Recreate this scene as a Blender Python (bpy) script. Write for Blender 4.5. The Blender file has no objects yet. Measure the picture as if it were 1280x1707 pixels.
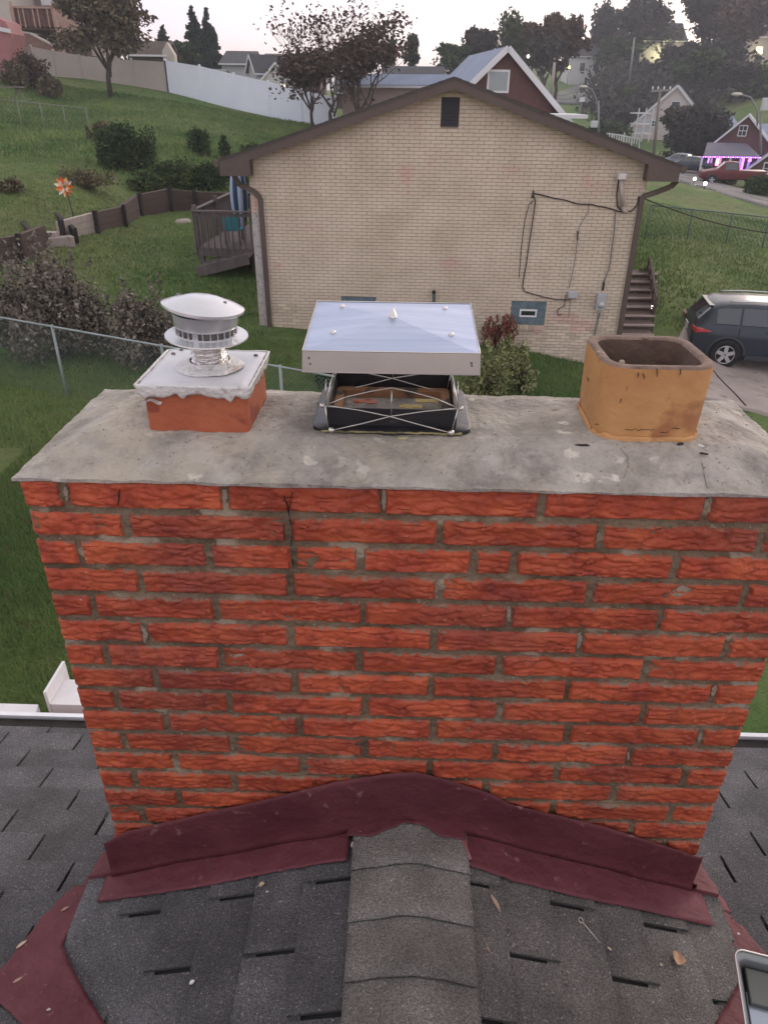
import bpy, bmesh, math, random
import numpy as np
from mathutils import Vector, Matrix, noise
random.seed(7); np.random.seed(7)
C = bpy.context.scene.collection
SC = bpy.context.scene
R = math.radians

# ------------------------------------------------------------------ camera
CZ = 5.3                                   # camera height above the datum near the cream house
TH, RO, FPX = 0.5221, 0.0137, 1200.0
_ct, _st, _cr, _sr = math.cos(TH), math.sin(TH), math.cos(RO), math.sin(RO)
R0 = Vector((1, 0, 0)); D0 = Vector((0, -_st, -_ct)); F0 = Vector((0, _ct, -_st))
RT = R0*_cr - D0*_sr; DN = R0*_sr + D0*_cr
CAM = Vector((0, 0, CZ))
cd = bpy.data.cameras.new('camera'); cam = bpy.data.objects.new('camera', cd); C.objects.link(cam)
cd.sensor_fit = 'VERTICAL'; cd.sensor_height = 36.0; cd.lens = 36*FPX/1707; cd.clip_start = 0.05; cd.clip_end = 6000
m = Matrix.Identity(4)
for i in range(3):
    m[i][0] = RT[i]; m[i][1] = -DN[i]; m[i][2] = -F0[i]; m[i][3] = CAM[i]
cam.matrix_world = m
SC.camera = cam

# ------------------------------------------------------------------ sky, light, exposure
w = bpy.data.worlds.new('World'); SC.world = w; w.use_nodes = True
nt = w.node_tree; nt.nodes.clear()
def nn(t, **k):
    n = nt.nodes.new(t)
    for a, b in k.items(): setattr(n, a, b)
    return n
SUN_AZ = R(38)          # to the right of the viewing direction
sky = nn('ShaderNodeTexSky', sky_type='NISHITA', sun_disc=False, sun_elevation=R(3.0), sun_rotation=SUN_AZ,
         air_density=1.0, dust_density=1.5, ozone_density=3.0)
tc = nn('ShaderNodeTexCoord'); sep = nn('ShaderNodeSeparateXYZ'); nt.links.new(tc.outputs['Generated'], sep.inputs[0])
ramp = nn('ShaderNodeValToRGB'); nt.links.new(sep.outputs['Z'], ramp.inputs[0])
cr = ramp.color_ramp
cr.elements[0].position = 0.0; cr.elements[0].color = (0.80, 0.60, 0.54, 1)
cr.elements[1].position = 1.0; cr.elements[1].color = (0.585, 0.545, 0.505, 1)
e = cr.elements.new(0.10); e.color = (0.58, 0.51, 0.63, 1)
e = cr.elements.new(0.28); e.color = (0.55, 0.525, 0.58, 1)
# warm glow towards the set sun: broad cosine lobe
dot = nn('ShaderNodeVectorMath', operation='DOT_PRODUCT'); nt.links.new(tc.outputs['Generated'], dot.inputs[0])
dot.inputs[1].default_value = (math.sin(SUN_AZ)*math.cos(R(4)), math.cos(SUN_AZ)*math.cos(R(4)), math.sin(R(4)))
mr = nn('ShaderNodeMapRange'); mr.inputs[1].default_value = 0.45; mr.inputs[2].default_value = 1.0; nt.links.new(dot.outputs['Value'], mr.inputs[0])
pw = nn('ShaderNodeMath', operation='POWER'); pw.inputs[1].default_value = 2.0; nt.links.new(mr.outputs[0], pw.inputs[0])
glow = nn('ShaderNodeMix', data_type='RGBA', blend_type='MIX'); nt.links.new(pw.outputs[0], glow.inputs[0])
nt.links.new(ramp.outputs[0], glow.inputs[6]); glow.inputs[7].default_value = (1.15, 0.98, 0.92, 1)
bgA = nn('ShaderNodeBackground'); nt.links.new(sky.outputs[0], bgA.inputs[0]); bgA.inputs[1].default_value = 0.05
bgB = nn('ShaderNodeBackground'); nt.links.new(glow.outputs[2], bgB.inputs[0]); bgB.inputs[1].default_value = 1.0
add = nn('ShaderNodeAddShader'); nt.links.new(bgA.outputs[0], add.inputs[0]); nt.links.new(bgB.outputs[0], add.inputs[1])
out = nn('ShaderNodeOutputWorld'); nt.links.new(add.outputs[0], out.inputs[0])

sl = bpy.data.lights.new('sun', 'SUN'); sl.energy = 0.6; sl.angle = R(25); sl.color = (1.0, 0.86, 0.74)
so = bpy.data.objects.new('sun', sl); C.objects.link(so)
_d = Vector((math.sin(SUN_AZ), math.cos(SUN_AZ), math.tan(R(14))))
so.rotation_euler = _d.to_track_quat('Z', 'Y').to_euler()
SC.view_settings.view_transform = 'Standard'; SC.view_settings.look = 'None'
SC.view_settings.exposure = 0.92; SC.view_settings.gamma = 1.0
SC.cycles.use_denoising = True

# ------------------------------------------------------------------ pixel helpers (photo 1280 x 1707), points get their own real distance
def ray(px, py):
    u = (px-640)/FPX; v = (py-853.5)/FPX
    return (F0 + RT*u + DN*v)
def atD(px, py, D):
    r = ray(px, py); return CAM + r*(D/r.y)
def atH(px, py, H):
    r = ray(px, py); return CAM + r*(-H/r.z)
def onplane(px, py, p0, n):
    r = ray(px, py); t = (p0-CAM).dot(n)/r.dot(n); return CAM + r*t
def pix(P):
    q = Vector(P)-CAM; z = q.dot(F0)
    return 640+FPX*q.dot(RT)/z, 853.5+FPX*q.dot(DN)/z
def scl(P):                                   # metres per photo pixel at P
    return (Vector(P)-CAM).dot(F0)/FPX

# ------------------------------------------------------------------ tags
def tag(o, label=None, cat=None, group=None, kind=None):
    if label: o['label'] = label
    if cat: o['category'] = cat
    if group: o['group'] = group
    if kind: o['kind'] = kind
    return o
def thing(name, label, cat, loc=(0, 0, 0), group=None, rz=0):
    o = bpy.data.objects.new(name, None); C.objects.link(o); o.location = loc; o.rotation_euler = (0, 0, rz)
    o.empty_display_size = 0.1
    return tag(o, label, cat, group)
def copy_tree(o, parent=None):
    c = o.copy(); C.objects.link(c); c.parent = parent
    if parent is None and 'label' in c: pass
    for ch in list(o.children): copy_tree(ch, c)
    return c

# ------------------------------------------------------------------ materials
def mat(name, col, rough=0.8, col2=None, scale=5.0, detail=6, bump=0.0, bscale=None, metal=0.0, spec=None,
        rnd=0.0, contrast=(0.35, 0.65), spots=None, spscale=20, spth=0.62, stretch=None, emit=None, estr=0, trans=0, alpha=None, coords='Object'):
    M = bpy.data.materials.new(name); M.use_nodes = True
    t = M.node_tree; b = t.nodes['Principled BSDF']; L = t.links.new
    def N(ty, **k):
        n = t.nodes.new(ty)
        for a, v in k.items(): setattr(n, a, v)
        return n
    b.inputs['Roughness'].default_value = rough; b.inputs['Metallic'].default_value = metal
    if spec is not None: b.inputs['Specular IOR Level'].default_value = spec
    b.inputs['Base Color'].default_value = (*col, 1)
    tcn = N('ShaderNodeTexCoord'); src = tcn.outputs[coords]
    if stretch:
        mp = N('ShaderNodeMapping'); mp.inputs['Scale'].default_value = stretch; L(src, mp.inputs[0]); src = mp.outputs[0]
    cur = None
    if col2 is not None:
        nz = N('ShaderNodeTexNoise'); nz.inputs['Scale'].default_value = scale; nz.inputs['Detail'].default_value = detail; nz.inputs['Roughness'].default_value = 0.65
        L(src, nz.inputs['Vector'])
        rp = N('ShaderNodeValToRGB'); rp.color_ramp.elements[0].position = contrast[0]; rp.color_ramp.elements[1].position = contrast[1]
        rp.color_ramp.elements[0].color = (*col, 1); rp.color_ramp.elements[1].color = (*col2, 1)
        L(nz.outputs[0], rp.inputs[0]); cur = rp.outputs[0]
    if spots is not None:
        nz = N('ShaderNodeTexNoise'); nz.inputs['Scale'].default_value = spscale; nz.inputs['Detail'].default_value = 5
        L(src, nz.inputs['Vector'])
        mrn = N('ShaderNodeMapRange'); mrn.inputs[1].default_value = spth; mrn.inputs[2].default_value = spth+0.06; L(nz.outputs[0], mrn.inputs[0])
        mx = N('ShaderNodeMix', data_type='RGBA'); L(mrn.outputs[0], mx.inputs[0])
        if cur: L(cur, mx.inputs[6])
        else: mx.inputs[6].default_value = (*col, 1)
        mx.inputs[7].default_value = (*spots, 1); cur = mx.outputs[2]
    if rnd > 0:
        oi = N('ShaderNodeObjectInfo'); m1 = N('ShaderNodeMapRange'); m1.inputs[3].default_value = 1-rnd; m1.inputs[4].default_value = 1+rnd
        L(oi.outputs['Random'], m1.inputs[0])
        hs = N('ShaderNodeHueSaturation'); L(m1.outputs[0], hs.inputs['Value'])
        if cur: L(cur, hs.inputs['Color'])
        else: hs.inputs['Color'].default_value = (*col, 1)
        cur = hs.outputs[0]
    if cur: L(cur, b.inputs['Base Color'])
    if bump > 0:
        nb = N('ShaderNodeTexNoise'); nb.inputs['Scale'].default_value = bscale or scale*4; nb.inputs['Detail'].default_value = 6; L(src, nb.inputs['Vector'])
        bp = N('ShaderNodeBump'); bp.inputs['Strength'].default_value = min(1.0, bump); bp.inputs['Distance'].default_value = 0.01*max(1, bump)
        L(nb.outputs[0], bp.inputs['Height']); L(bp.outputs[0], b.inputs['Normal'])
    if emit is not None:
        b.inputs['Emission Color'].default_value = (*emit, 1); b.inputs['Emission Strength'].default_value = estr
    if trans: b.inputs['Transmission Weight'].default_value = trans
    return M

# ------------------------------------------------------------------ mesh builder
class MB:
    def __init__(s): s.v = []; s.f = []
    def quad(s, a, b, c, d):
        n = len(s.v); s.v += [a, b, c, d]; s.f.append((n, n+1, n+2, n+3))
    def poly(s, pts):
        n = len(s.v); s.v += list(pts); s.f.append(tuple(range(n, n+len(pts))))
    def hexa(s, p):                     # 8 corners: bottom 0-3 ccw, top 4-7
        n = len(s.v); s.v += list(p)
        for q in ((3, 2, 1, 0), (4, 5, 6, 7), (0, 1, 5, 4), (1, 2, 6, 5), (2, 3, 7, 6), (3, 0, 4, 7)):
            s.f.append(tuple(n+i for i in q))
    def box(s, c, d, ax=None):
        x, y, z = d[0]/2, d[1]/2, d[2]/2; c = Vector(c)
        A = ax or (Vector((1, 0, 0)), Vector((0, 1, 0)), Vector((0, 0, 1)))
        P = [c+A[0]*(i*x)+A[1]*(j*y)+A[2]*(k*z) for k in (-1, 1) for i, j in ((-1, -1), (1, -1), (1, 1), (-1, 1))]
        s.hexa(P)
    def beam(s, a, b, w, h, up=(0, 0, 1)):
        a = Vector(a); b = Vector(b); d = (b-a); L = d.length; d = d/L
        u = Vector(up); r = d.cross(u)
        if r.length < 1e-4: r = d.cross(Vector((0, 1, 0)))
        r.normalize(); u = r.cross(d)
        s.box((a+b)/2, (L, w, h), (d, r, u))
    def tube(s, pts, r, n=8, cap=True):
        pts = [Vector(p) for p in pts]
        rs = r if isinstance(r, (list, tuple)) else [r]*len(pts)
        base = len(s.v); prev = None
        for i, p in enumerate(pts):
            d = (pts[min(i+1, len(pts)-1)]-pts[max(i-1, 0)])
            if d.length < 1e-9: d = Vector((0, 0, 1))
            d.normalize()
            if prev is None:
                a = d.orthogonal().normalized()
            else:
                a = (prev - d*prev.dot(d))
                if a.length < 1e-6: a = d.orthogonal()
                a.normalize()
            prev = a; b = d.cross(a)
            for k in range(n):
                t = 2*math.pi*k/n; s.v.append(p+(a*math.cos(t)+b*math.sin(t))*rs[i])
        for i in range(len(pts)-1):
            for k in range(n):
                s.f.append((base+i*n+k, base+i*n+(k+1) % n, base+(i+1)*n+(k+1) % n, base+(i+1)*n+k))
        if cap:
            s.f.append(tuple(base+k for k in reversed(range(n)))); e = base+(len(pts)-1)*n
            s.f.append(tuple(e+k for k in range(n)))
    def lathe(s, prof, c=(0, 0, 0), n=32, fn=None, ax=None):
        base = len(s.v); c = Vector(c)
        A = ax or (Vector((1, 0, 0)), Vector((0, 1, 0)), Vector((0, 0, 1)))
        for i, (r, z) in enumerate(prof):
            for k in range(n):
                t = 2*math.pi*k/n; rr, zz = (r, z) if fn is None else fn(r, z, t)
                s.v.append(c+A[0]*(rr*math.cos(t))+A[1]*(rr*math.sin(t))+A[2]*zz)
        for i in range(len(prof)-1):
            for k in range(n):
                s.f.append((base+i*n+k, base+i*n+(k+1) % n, base+(i+1)*n+(k+1) % n, base+(i+1)*n+k))
    def grid(s, fn, nu, nv):
        base = len(s.v)
        for j in range(nv+1):
            for i in range(nu+1): s.v.append(Vector(fn(i/nu, j/nv)))
        for j in range(nv):
            for i in range(nu):
                a = base+j*(nu+1)+i; s.f.append((a, a+1, a+nu+2, a+nu+1))
    def mesh(s, name, M, smooth=False):
        me = bpy.data.meshes.new(name); me.from_pydata([tuple(v) for v in s.v], [], s.f); me.materials.append(M)
        if smooth: me.polygons.foreach_set('use_smooth', [True]*len(me.polygons))
        me.update(); return me
    def build(s, name, M, parent=None, smooth=False, bevel=0, loc=None):
        o = bpy.data.objects.new(name, s.mesh(name, M, smooth)); C.objects.link(o)
        if parent is not None: o.parent = parent
        if loc is not None: o.location = loc
        if bevel:
            bv = o.modifiers.new('bevel', 'BEVEL'); bv.width = bevel; bv.segments = 2; bv.limit_method = 'ANGLE'
        return o
def smooth_angle(o, a=40):
    me = o.data; me.polygons.foreach_set('use_smooth', [True]*len(me.polygons))
    try: me.set_sharp_from_angle(angle=R(a))
    except Exception: pass
    return o
def local(root):                              # world -> local for a root placed by location and rotation_euler.z
    Mi = (Matrix.Translation(root.location) @ root.rotation_euler.to_matrix().to_4x4()).inverted()
    return lambda p: Mi @ Vector(p)
def relocate(mb, root):
    f = local(root); mb.v = [f(v) for v in mb.v]; return mb
def nz(x, y=0, z=0): return noise.noise(Vector((x, y, z)))
# =================================================================== chimney frame
CO = Vector((-0.7027, 1.2286, 0)); CA = 0.0199
eu = Vector((math.cos(CA), -math.sin(CA), 0)); ed = Vector((math.sin(CA), math.cos(CA), 0))
CW, CD, HB, CRS = 1.539, 0.47, 0.642, 0.0677
def cp(u, d, H): return CO + eu*u + ed*d + Vector((0, 0, CZ-H))
NF = ed
def uH(px, py, d=0.0):                        # a photo point on the vertical plane at depth d of the chimney frame
    p = onplane(px, py, cp(0, d, 0), NF); q = p-CO; return q.dot(eu), CZ-p.z
def u_at_row(px, H, d=0.0):
    lo, hi = -0.5, 2.2
    for _ in range(40):
        mid = (lo+hi)/2
        if pix(cp(mid, d, H))[0] < px: lo = mid
        else: hi = mid
    return (lo+hi)/2
def Hmain(d): return 1.955 + 0.333*d           # main roof, falls away from the camera
UR = u_at_row(684, 1.6)
EL, ER = -.098, CW+.085
DS = -1.15
def Hcri(u): return 1.60 + 0.333*abs(u-UR)

def brick_mat():
    M = bpy.data.materials.new('red_brick'); M.use_nodes = True
    t = M.node_tree; b = t.nodes['Principled BSDF']; L = t.links.new
    def N(ty, **k):
        n = t.nodes.new(ty)
        for a, v in k.items(): setattr(n, a, v)
        return n
    tcn = N('ShaderNodeTexCoord')
    n1 = N('ShaderNodeTexNoise'); n1.inputs['Scale'].default_value = 9; n1.inputs['Detail'].default_value = 7; n1.inputs['Roughness'].default_value = .7; L(tcn.outputs['Object'], n1.inputs['Vector'])
    r1 = N('ShaderNodeValToRGB'); e = r1.color_ramp.elements
    e[0].position = .28; e[0].color = (.20, .032, .022, 1); e[1].position = .68; e[1].color = (.52, .118, .048, 1)
    x = r1.color_ramp.elements.new(.46); x.color = (.39, .070, .032, 1)
    L(n1.outputs[0], r1.inputs[0])
    # soot and weathering in larger patches
    n2 = N('ShaderNodeTexNoise'); n2.inputs['Scale'].default_value = 3.4; n2.inputs['Detail'].default_value = 4; L(tcn.outputs['Object'], n2.inputs['Vector'])
    m2 = N('ShaderNodeMapRange'); m2.inputs[1].default_value = .50; m2.inputs[2].default_value = .66; m2.inputs[4].default_value = .5; L(n2.outputs[0], m2.inputs[0])
    x2 = N('ShaderNodeMix', data_type='RGBA'); L(m2.outputs[0], x2.inputs[0]); L(r1.outputs[0], x2.inputs[6]); x2.inputs[7].default_value = (.20, .050, .042, 1)
    # hollows keep dirt (pointiness free: fine noise streaks along the brick)
    mp = N('ShaderNodeMapping'); mp.inputs['Scale'].default_value = (28, 28, 60); L(tcn.outputs['Object'], mp.inputs[0])
    n3 = N('ShaderNodeTexNoise'); n3.inputs['Scale'].default_value = 1.0; n3.inputs['Detail'].default_value = 4; L(mp.outputs[0], n3.inputs['Vector'])
    m3 = N('ShaderNodeMapRange'); m3.inputs[1].default_value = .6; m3.inputs[2].default_value = .8; m3.inputs[4].default_value = .22; L(n3.outputs[0], m3.inputs[0])
    x3 = N('ShaderNodeMix', data_type='RGBA'); L(m3.outputs[0], x3.inputs[0]); L(x2.outputs[2], x3.inputs[6]); x3.inputs[7].default_value = (.15, .045, .035, 1)
    oi = N('ShaderNodeObjectInfo'); m1 = N('ShaderNodeMapRange'); m1.inputs[3].default_value = .86; m1.inputs[4].default_value = 1.12; L(oi.outputs['Random'], m1.inputs[0])
    hs = N('ShaderNodeHueSaturation'); L(m1.outputs[0], hs.inputs['Value']); L(x3.outputs[2], hs.inputs['Color'])
    # pale flecks of mortar
    n4 = N('ShaderNodeTexNoise'); n4.inputs['Scale'].default_value = 130; n4.inputs['Detail'].default_value = 2; L(tcn.outputs['Object'], n4.inputs['Vector'])
    m4 = N('ShaderNodeMapRange'); m4.inputs[1].default_value = .74; m4.inputs[2].default_value = .78; L(n4.outputs[0], m4.inputs[0])
    x4 = N('ShaderNodeMix', data_type='RGBA'); L(m4.outputs[0], x4.inputs[0]); L(hs.outputs[0], x4.inputs[6]); x4.inputs[7].default_value = (.42, .33, .26, 1)
    # mortar smeared over the brick arrises, in patches
    ae = N('ShaderNodeAttribute'); ae.attribute_name = 'edge'
    me_ = N('ShaderNodeMapRange'); me_.inputs[1].default_value = 0; me_.inputs[2].default_value = .011; me_.inputs[3].default_value = .26; me_.inputs[4].default_value = -.12; L(ae.outputs['Fac'], me_.inputs[0])
    n5 = N('ShaderNodeTexNoise'); n5.inputs['Scale'].default_value = 55; n5.inputs['Detail'].default_value = 7; n5.inputs['Roughness'].default_value = .75; L(tcn.outputs['Object'], n5.inputs['Vector'])
    n6 = N('ShaderNodeTexNoise'); n6.inputs['Scale'].default_value = 10; n6.inputs['Detail'].default_value = 3; L(tcn.outputs['Object'], n6.inputs['Vector'])
    a5 = N('ShaderNodeMath', operation='ADD'); L(n5.outputs[0], a5.inputs[0]); L(me_.outputs[0], a5.inputs[1])
    a6 = N('ShaderNodeMath', operation='MULTIPLY_ADD'); L(n6.outputs[0], a6.inputs[0]); a6.inputs[1].default_value = .6; L(a5.outputs[0], a6.inputs[2])
    m5 = N('ShaderNodeMapRange'); m5.inputs[1].default_value = .98; m5.inputs[2].default_value = 1.06; m5.inputs[4].default_value = .9; L(a6.outputs[0], m5.inputs[0])
    x5 = N('ShaderNodeMix', data_type='RGBA'); L(m5.outputs[0], x5.inputs[0]); L(x4.outputs[2], x5.inputs[6]); x5.inputs[7].default_value = (.22, .165, .115, 1)
    # soot splashes
    n7 = N('ShaderNodeTexNoise'); n7.inputs['Scale'].default_value = 24; n7.inputs['Detail'].default_value = 9; n7.inputs['Roughness'].default_value = .8; L(tcn.outputs['Object'], n7.inputs['Vector'])
    m7 = N('ShaderNodeMapRange'); m7.inputs[1].default_value = .52; m7.inputs[2].default_value = .66; m7.inputs[4].default_value = .72; L(n7.outputs[0], m7.inputs[0])
    x7 = N('ShaderNodeMix', data_type='RGBA'); L(m7.outputs[0], x7.inputs[0]); L(x5.outputs[2], x7.inputs[6]); x7.inputs[7].default_value = (.13, .032, .024, 1)
    L(x7.outputs[2], b.inputs['Base Color'])
    b.inputs['Roughness'].default_value = .60; b.inputs['Specular IOR Level'].default_value = .32
    nb = N('ShaderNodeTexNoise'); nb.inputs['Scale'].default_value = 90; nb.inputs['Detail'].default_value = 6; L(tcn.outputs['Object'], nb.inputs['Vector'])
    bp = N('ShaderNodeBump'); bp.inputs['Strength'].default_value = .8; bp.inputs['Distance'].default_value = .004
    L(nb.outputs[0], bp.inputs['Height']); L(bp.outputs[0], b.inputs['Normal'])
    return M
M_BRICK = brick_mat()
M_MORT = mat('mortar', (.105, .070, .042), .95, (.235, .172, .110), 10, 8, bump=.9, bscale=70, spots=(.34, .275, .20), spscale=9, spth=.565)
M_MORT2 = mat('pale_mortar', (.25, .20, .145), .95, (.34, .27, .205), 30, bump=.9, bscale=90)
def crown_mat():
    M = mat('weathered_concrete', (.23, .205, .178), .92, (.40, .365, .33), 9, 10, bump=1.0, bscale=60, contrast=(.36, .62), spots=(.55, .50, .44), spscale=22, spth=.62)
    t = M.node_tree; L = t.links.new; b = t.nodes['Principled BSDF']
    src = b.inputs['Base Color'].links[0].from_socket
    tcn = t.nodes.new('ShaderNodeTexCoord')
    for sc_, th, colr, amt in ((5.5, .50, (.16, .14, .125), .75), (38, .60, (.085, .070, .060), .8), (2.6, .52, (.42, .37, .29), .55), (90, .62, (.52, .48, .43), .6)):
        n = t.nodes.new('ShaderNodeTexNoise'); n.inputs['Scale'].default_value = sc_; n.inputs['Detail'].default_value = 9; n.inputs['Roughness'].default_value = .7
        L(tcn.outputs['Object'], n.inputs['Vector'])
        mr_ = t.nodes.new('ShaderNodeMapRange'); mr_.inputs[1].default_value = th; mr_.inputs[2].default_value = th+.10; mr_.inputs[4].default_value = amt; L(n.outputs[0], mr_.inputs[0])
        mx = t.nodes.new('ShaderNodeMix'); mx.data_type = 'RGBA'; L(mr_.outputs[0], mx.inputs[0]); L(src, mx.inputs[6]); mx.inputs[7].default_value = (*colr, 1); src = mx.outputs[2]
    L(src, b.inputs['Base Color'])
    return M
M_CROWN = crown_mat()
M_FLASH = mat('painted_flashing', (.085, .020, .027), .62, (.145, .040, .050), 3.5, 9, bump=.7, bscale=30, spots=(.21, .10, .10), spscale=30, spth=.66, spec=.3)
M_CRACK = mat('crack', (.012, .009, .008), 1.0)

chim = thing('brick_chimney', 'large red rock-faced brick chimney with a grey concrete crown, standing through the dark shingle roof', 'chimney', cp(CW/2, CD/2, Hmain(0)))
chim.rotation_euler = (0, 0, -CA)
LC = local(chim)
def cbuild(mb, name, M, **k):
    relocate(mb, chim); return mb.build(name, M, chim, **k)

# ---- real brick layout of the face towards the camera (joint positions read off the photograph, in px along each course)
ROWS = [[108, 375, 638, 902, 1178], [212, 482, 734, 998, 1266], [134, 348, 489, 600, 788, 857, 1125], [235, 485.5, 732, 983, 1241],
        [156, 361, 606, 848, 1100], [243, 485, 724, 966, 1211], [178, 369, 598, 832, 1075], [261, 492, 718, 946, 1187],
        [194, 383, 608, 833.5, 1070], [279, 501, 722, 946, 1166], [208, 388, 608, 825.5, 1048], [292, 505, 717, 927, 1140],
        [226, 391, 600, 809, 1023], [300, 510, 715, 920, 1115], [239, 420, 620, 830, 1051], [305, 515, 710, 915, 1105],
        [245, 430, 640, 835, 1040], [300, 510, 720, 910, 1090]]
EDG = []
def set_edge(o):
    at = o.data.attributes.new("edge", "FLOAT", "POINT"); n = len(o.data.vertices); at.data.foreach_set("value", (EDG+[0]*n)[:n])
def rock_face(u0, u1, H0, H1, d, seed, axis):
    """brick with a wavy ridged front; axis 'f' face at depth d towards -d; 's' side face"""
    mb = MB(); L_ = u1-u0; Hh = H1-H0
    nu = max(8, int(L_/0.0052)); nv = 17; EDG.clear()
    def fr(a, b_):
        x = u0+a*L_; z = b_*Hh                        # z downwards from the top
        wx_ = x/.050+seed*3.7+.9*nz(x*14, z*40, seed); wz_ = z/.0165+.75*nz(x*11, z*30, seed+9)+seed*1.3+x*1.6*nz(seed, 2.2)
        dd_, _p = noise.voronoi(Vector((wx_, wz_, seed*5.1))); f21 = dd_[1]-dd_[0]
        t_ = min(1, f21/.34); ridge = (1-(1-t_)**2)*.0056*(.75+.5*noise.noise(Vector((wx_*.7, wz_*.7, 3+seed))))
        big = nz(x*9, z*20, seed*1.9)*0.003 + nz(x*60, z*90, seed)*0.0014
        # chips: sharp vertical breaks now and then
        chip = -0.0045 if nz(x*13, seed*7.7, 3.3+z*9) > .38 else 0
        edge = min(a*L_, (1-a)*L_, b_*Hh, (1-b_)*Hh)
        EDG.append(edge)
        pr = (0.0025+ridge+big+chip)*min(1, edge/0.005) if edge > 0 else -0.004
        jit = 0.0030
        uu = x; HH = H0+z
        if a in (0, 1): uu += nz(z*80, seed*2.2, a*5)*jit*1.3
        if b_ in (0, 1): HH += nz(x*38, seed*4.4, b_*5)*jit+nz(x*120, seed, b_*5)*.0012
        return uu, pr, HH
    if axis == 'f':
        mb.grid(lambda a, b_: (lambda q: cp(q[0], d-q[1], q[2]))(fr(a, b_)), nu, nv)
        c = [cp(u, dd, H) for H in (H1, H0) for u, dd in ((u0, d+.003), (u1, d+.003), (u1, d+.09), (u0, d+.09))]
    else:
        sgn = 1 if axis == 'r' else -1; U = d
        mb.grid(lambda a, b_: (lambda q: cp(U+sgn*q[1], q[0], q[2]))(fr(a, b_)), nu//2, nv//2)
        c = [cp(U-sgn*dd, u, H) for H in (H1, H0) for u, dd in ((u0, .003), (u1, .003), (u1, .09), (u0, .09))]
    mb.hexa(c)
    return mb
G = 0.0056
nrows = 19
for k in range(nrows):
    Ha = HB + k*CRS + (0.001 if k else 0); Hb = HB+(k+1)*CRS; Hm = (Ha+Hb)/2
    js = [u_at_row(x, Hm) for x in (ROWS[k] if k < len(ROWS) else ROWS[k-2])]
    js = [0.0]+[j for j in js if 0.03 < j < CW-0.03]+[CW]
    for i in range(len(js)-1):
        a = js[i] + (G+random.uniform(-.001, .002) if i else 0); b = js[i+1] - (G+random.uniform(-.001, .002) if i < len(js)-2 else 0)
        mb = rock_face(a, b, Ha+(0.0058 if k else 0.0), Hb-0.0058, 0.0+random.uniform(-.001, .002), k*7+i*1.3, 'f')
        o = cbuild(mb, 'brick', M_BRICK); smooth_angle(o, 50); set_edge(o)
    # the two ends and the back
    for sgn, U in (('l', 0.0), ('r', CW)):
        cuts = [0.094, 0.094+0.305, CD] if k % 2 else [0.094, 0.25, CD]
        s0 = cuts[0]
        for s1 in cuts[1:]:
            mb = rock_face(s0+G, s1-(G if s1 < CD else 0), Ha+.0066, Hb-.0066, U, k*5+s1*9, sgn)
            o = cbuild(mb, 'brick', M_BRICK); smooth_angle(o, 50); set_edge(o); s0 = s1
    off = (k % 2)*.155+.1; s = 0.0
    while s < CW-0.02:
        e_ = min(CW, (s+.305) if s > 0 else off)
        mb = MB(); mb.hexa([cp(u, dd, H) for H in (Hb-.0055, Ha+.0055) for u, dd in ((s+G, CD-.08), (e_-G, CD-.08), (e_-G, CD+.002), (s+G, CD+.002))])
        cbuild(mb, 'brick', M_BRICK); s = e_
# mortar body: recessed, rough
mb = MB()
def mort(a, b_):
    u = a*(CW-0.012)+.006; H = HB-.004 + b_*(nrows*CRS)
    return cp(u, 0.0030+nz(u*60, H*60, 2)*.0032+nz(u*14, H*14, 5)*.0035, H)
mb.grid(mort, 300, 260)
c = [cp(u, dd, H) for H in (HB+nrows*CRS, HB-.004) for u, dd in ((.006, .0085), (CW-.006, .0085), (CW-.006, CD-.006), (.006, CD-.006))]
mb.hexa(c)
cbuild(mb, 'mortar', M_MORT)
# pale re-pointed smears on the right part of the face
def smear(pts, wd, seed):
    mb = MB(); P = [uH(x, y) for x, y in pts]
    path = []
    for i in range(len(P)-1):
        for t in range(6): path.append((P[i][0]+(P[i+1][0]-P[i][0])*t/6, P[i][1]+(P[i+1][1]-P[i][1])*t/6))
    path.append(P[-1]); n = len(path)
    prof = (-1, -.5, 0, .5, 1)
    def f(a, b_):
        i = a*(n-1); i0 = min(int(i), n-2); t = i-i0
        x = path[i0][0]*(1-t)+path[i0+1][0]*t; y = path[i0][1]*(1-t)+path[i0+1][1]*t
        dx = path[i0+1][0]-path[i0][0]; dy = path[i0+1][1]-path[i0][1]; l = math.hypot(dx, dy) or 1
        q = b_*2-1; ww = wd*.95*(1+.6*nz(a*9, seed, 1)+.35*nz(a*31, seed, q))*(.45+.55*math.sin(math.pi*min(1, max(0, a*.9+.05))))
        th = .0016*(1-q*q)+nz(a*20, q*3, seed)*.0014-.0045
        return cp(x-dy/l*q*ww, -th-.0045, y+dx/l*q*ww)
    mb.grid(f, n*2, 6)
    o = cbuild(mb, 'mortar_smear', M_MORT2, smooth=True)
for pts, wd in (([(236, 1042), (243, 1056), (241, 1070)], .006), ([(964, 1054), (966, 1066), (963, 1080)], .0055),
                ([(1178, 832), (1175, 846)], .005), ([(998, 886), (995, 903)], .0045), ([(1192, 1142), (1187, 1160)], .006),
                ([(1167, 1220), (1164, 1238)], .0045), ([(848, 1010), (847, 1035)], .005), ([(375, 815), (374, 838)], .0055), ([(109, 810), (112, 834)], .005),
                ([(640, 816), (640, 850)], .005), ([(1046, 1252), (1047, 1266)], .0045)):
    smear(pts, wd, wd*999+pts[0][0])
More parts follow.
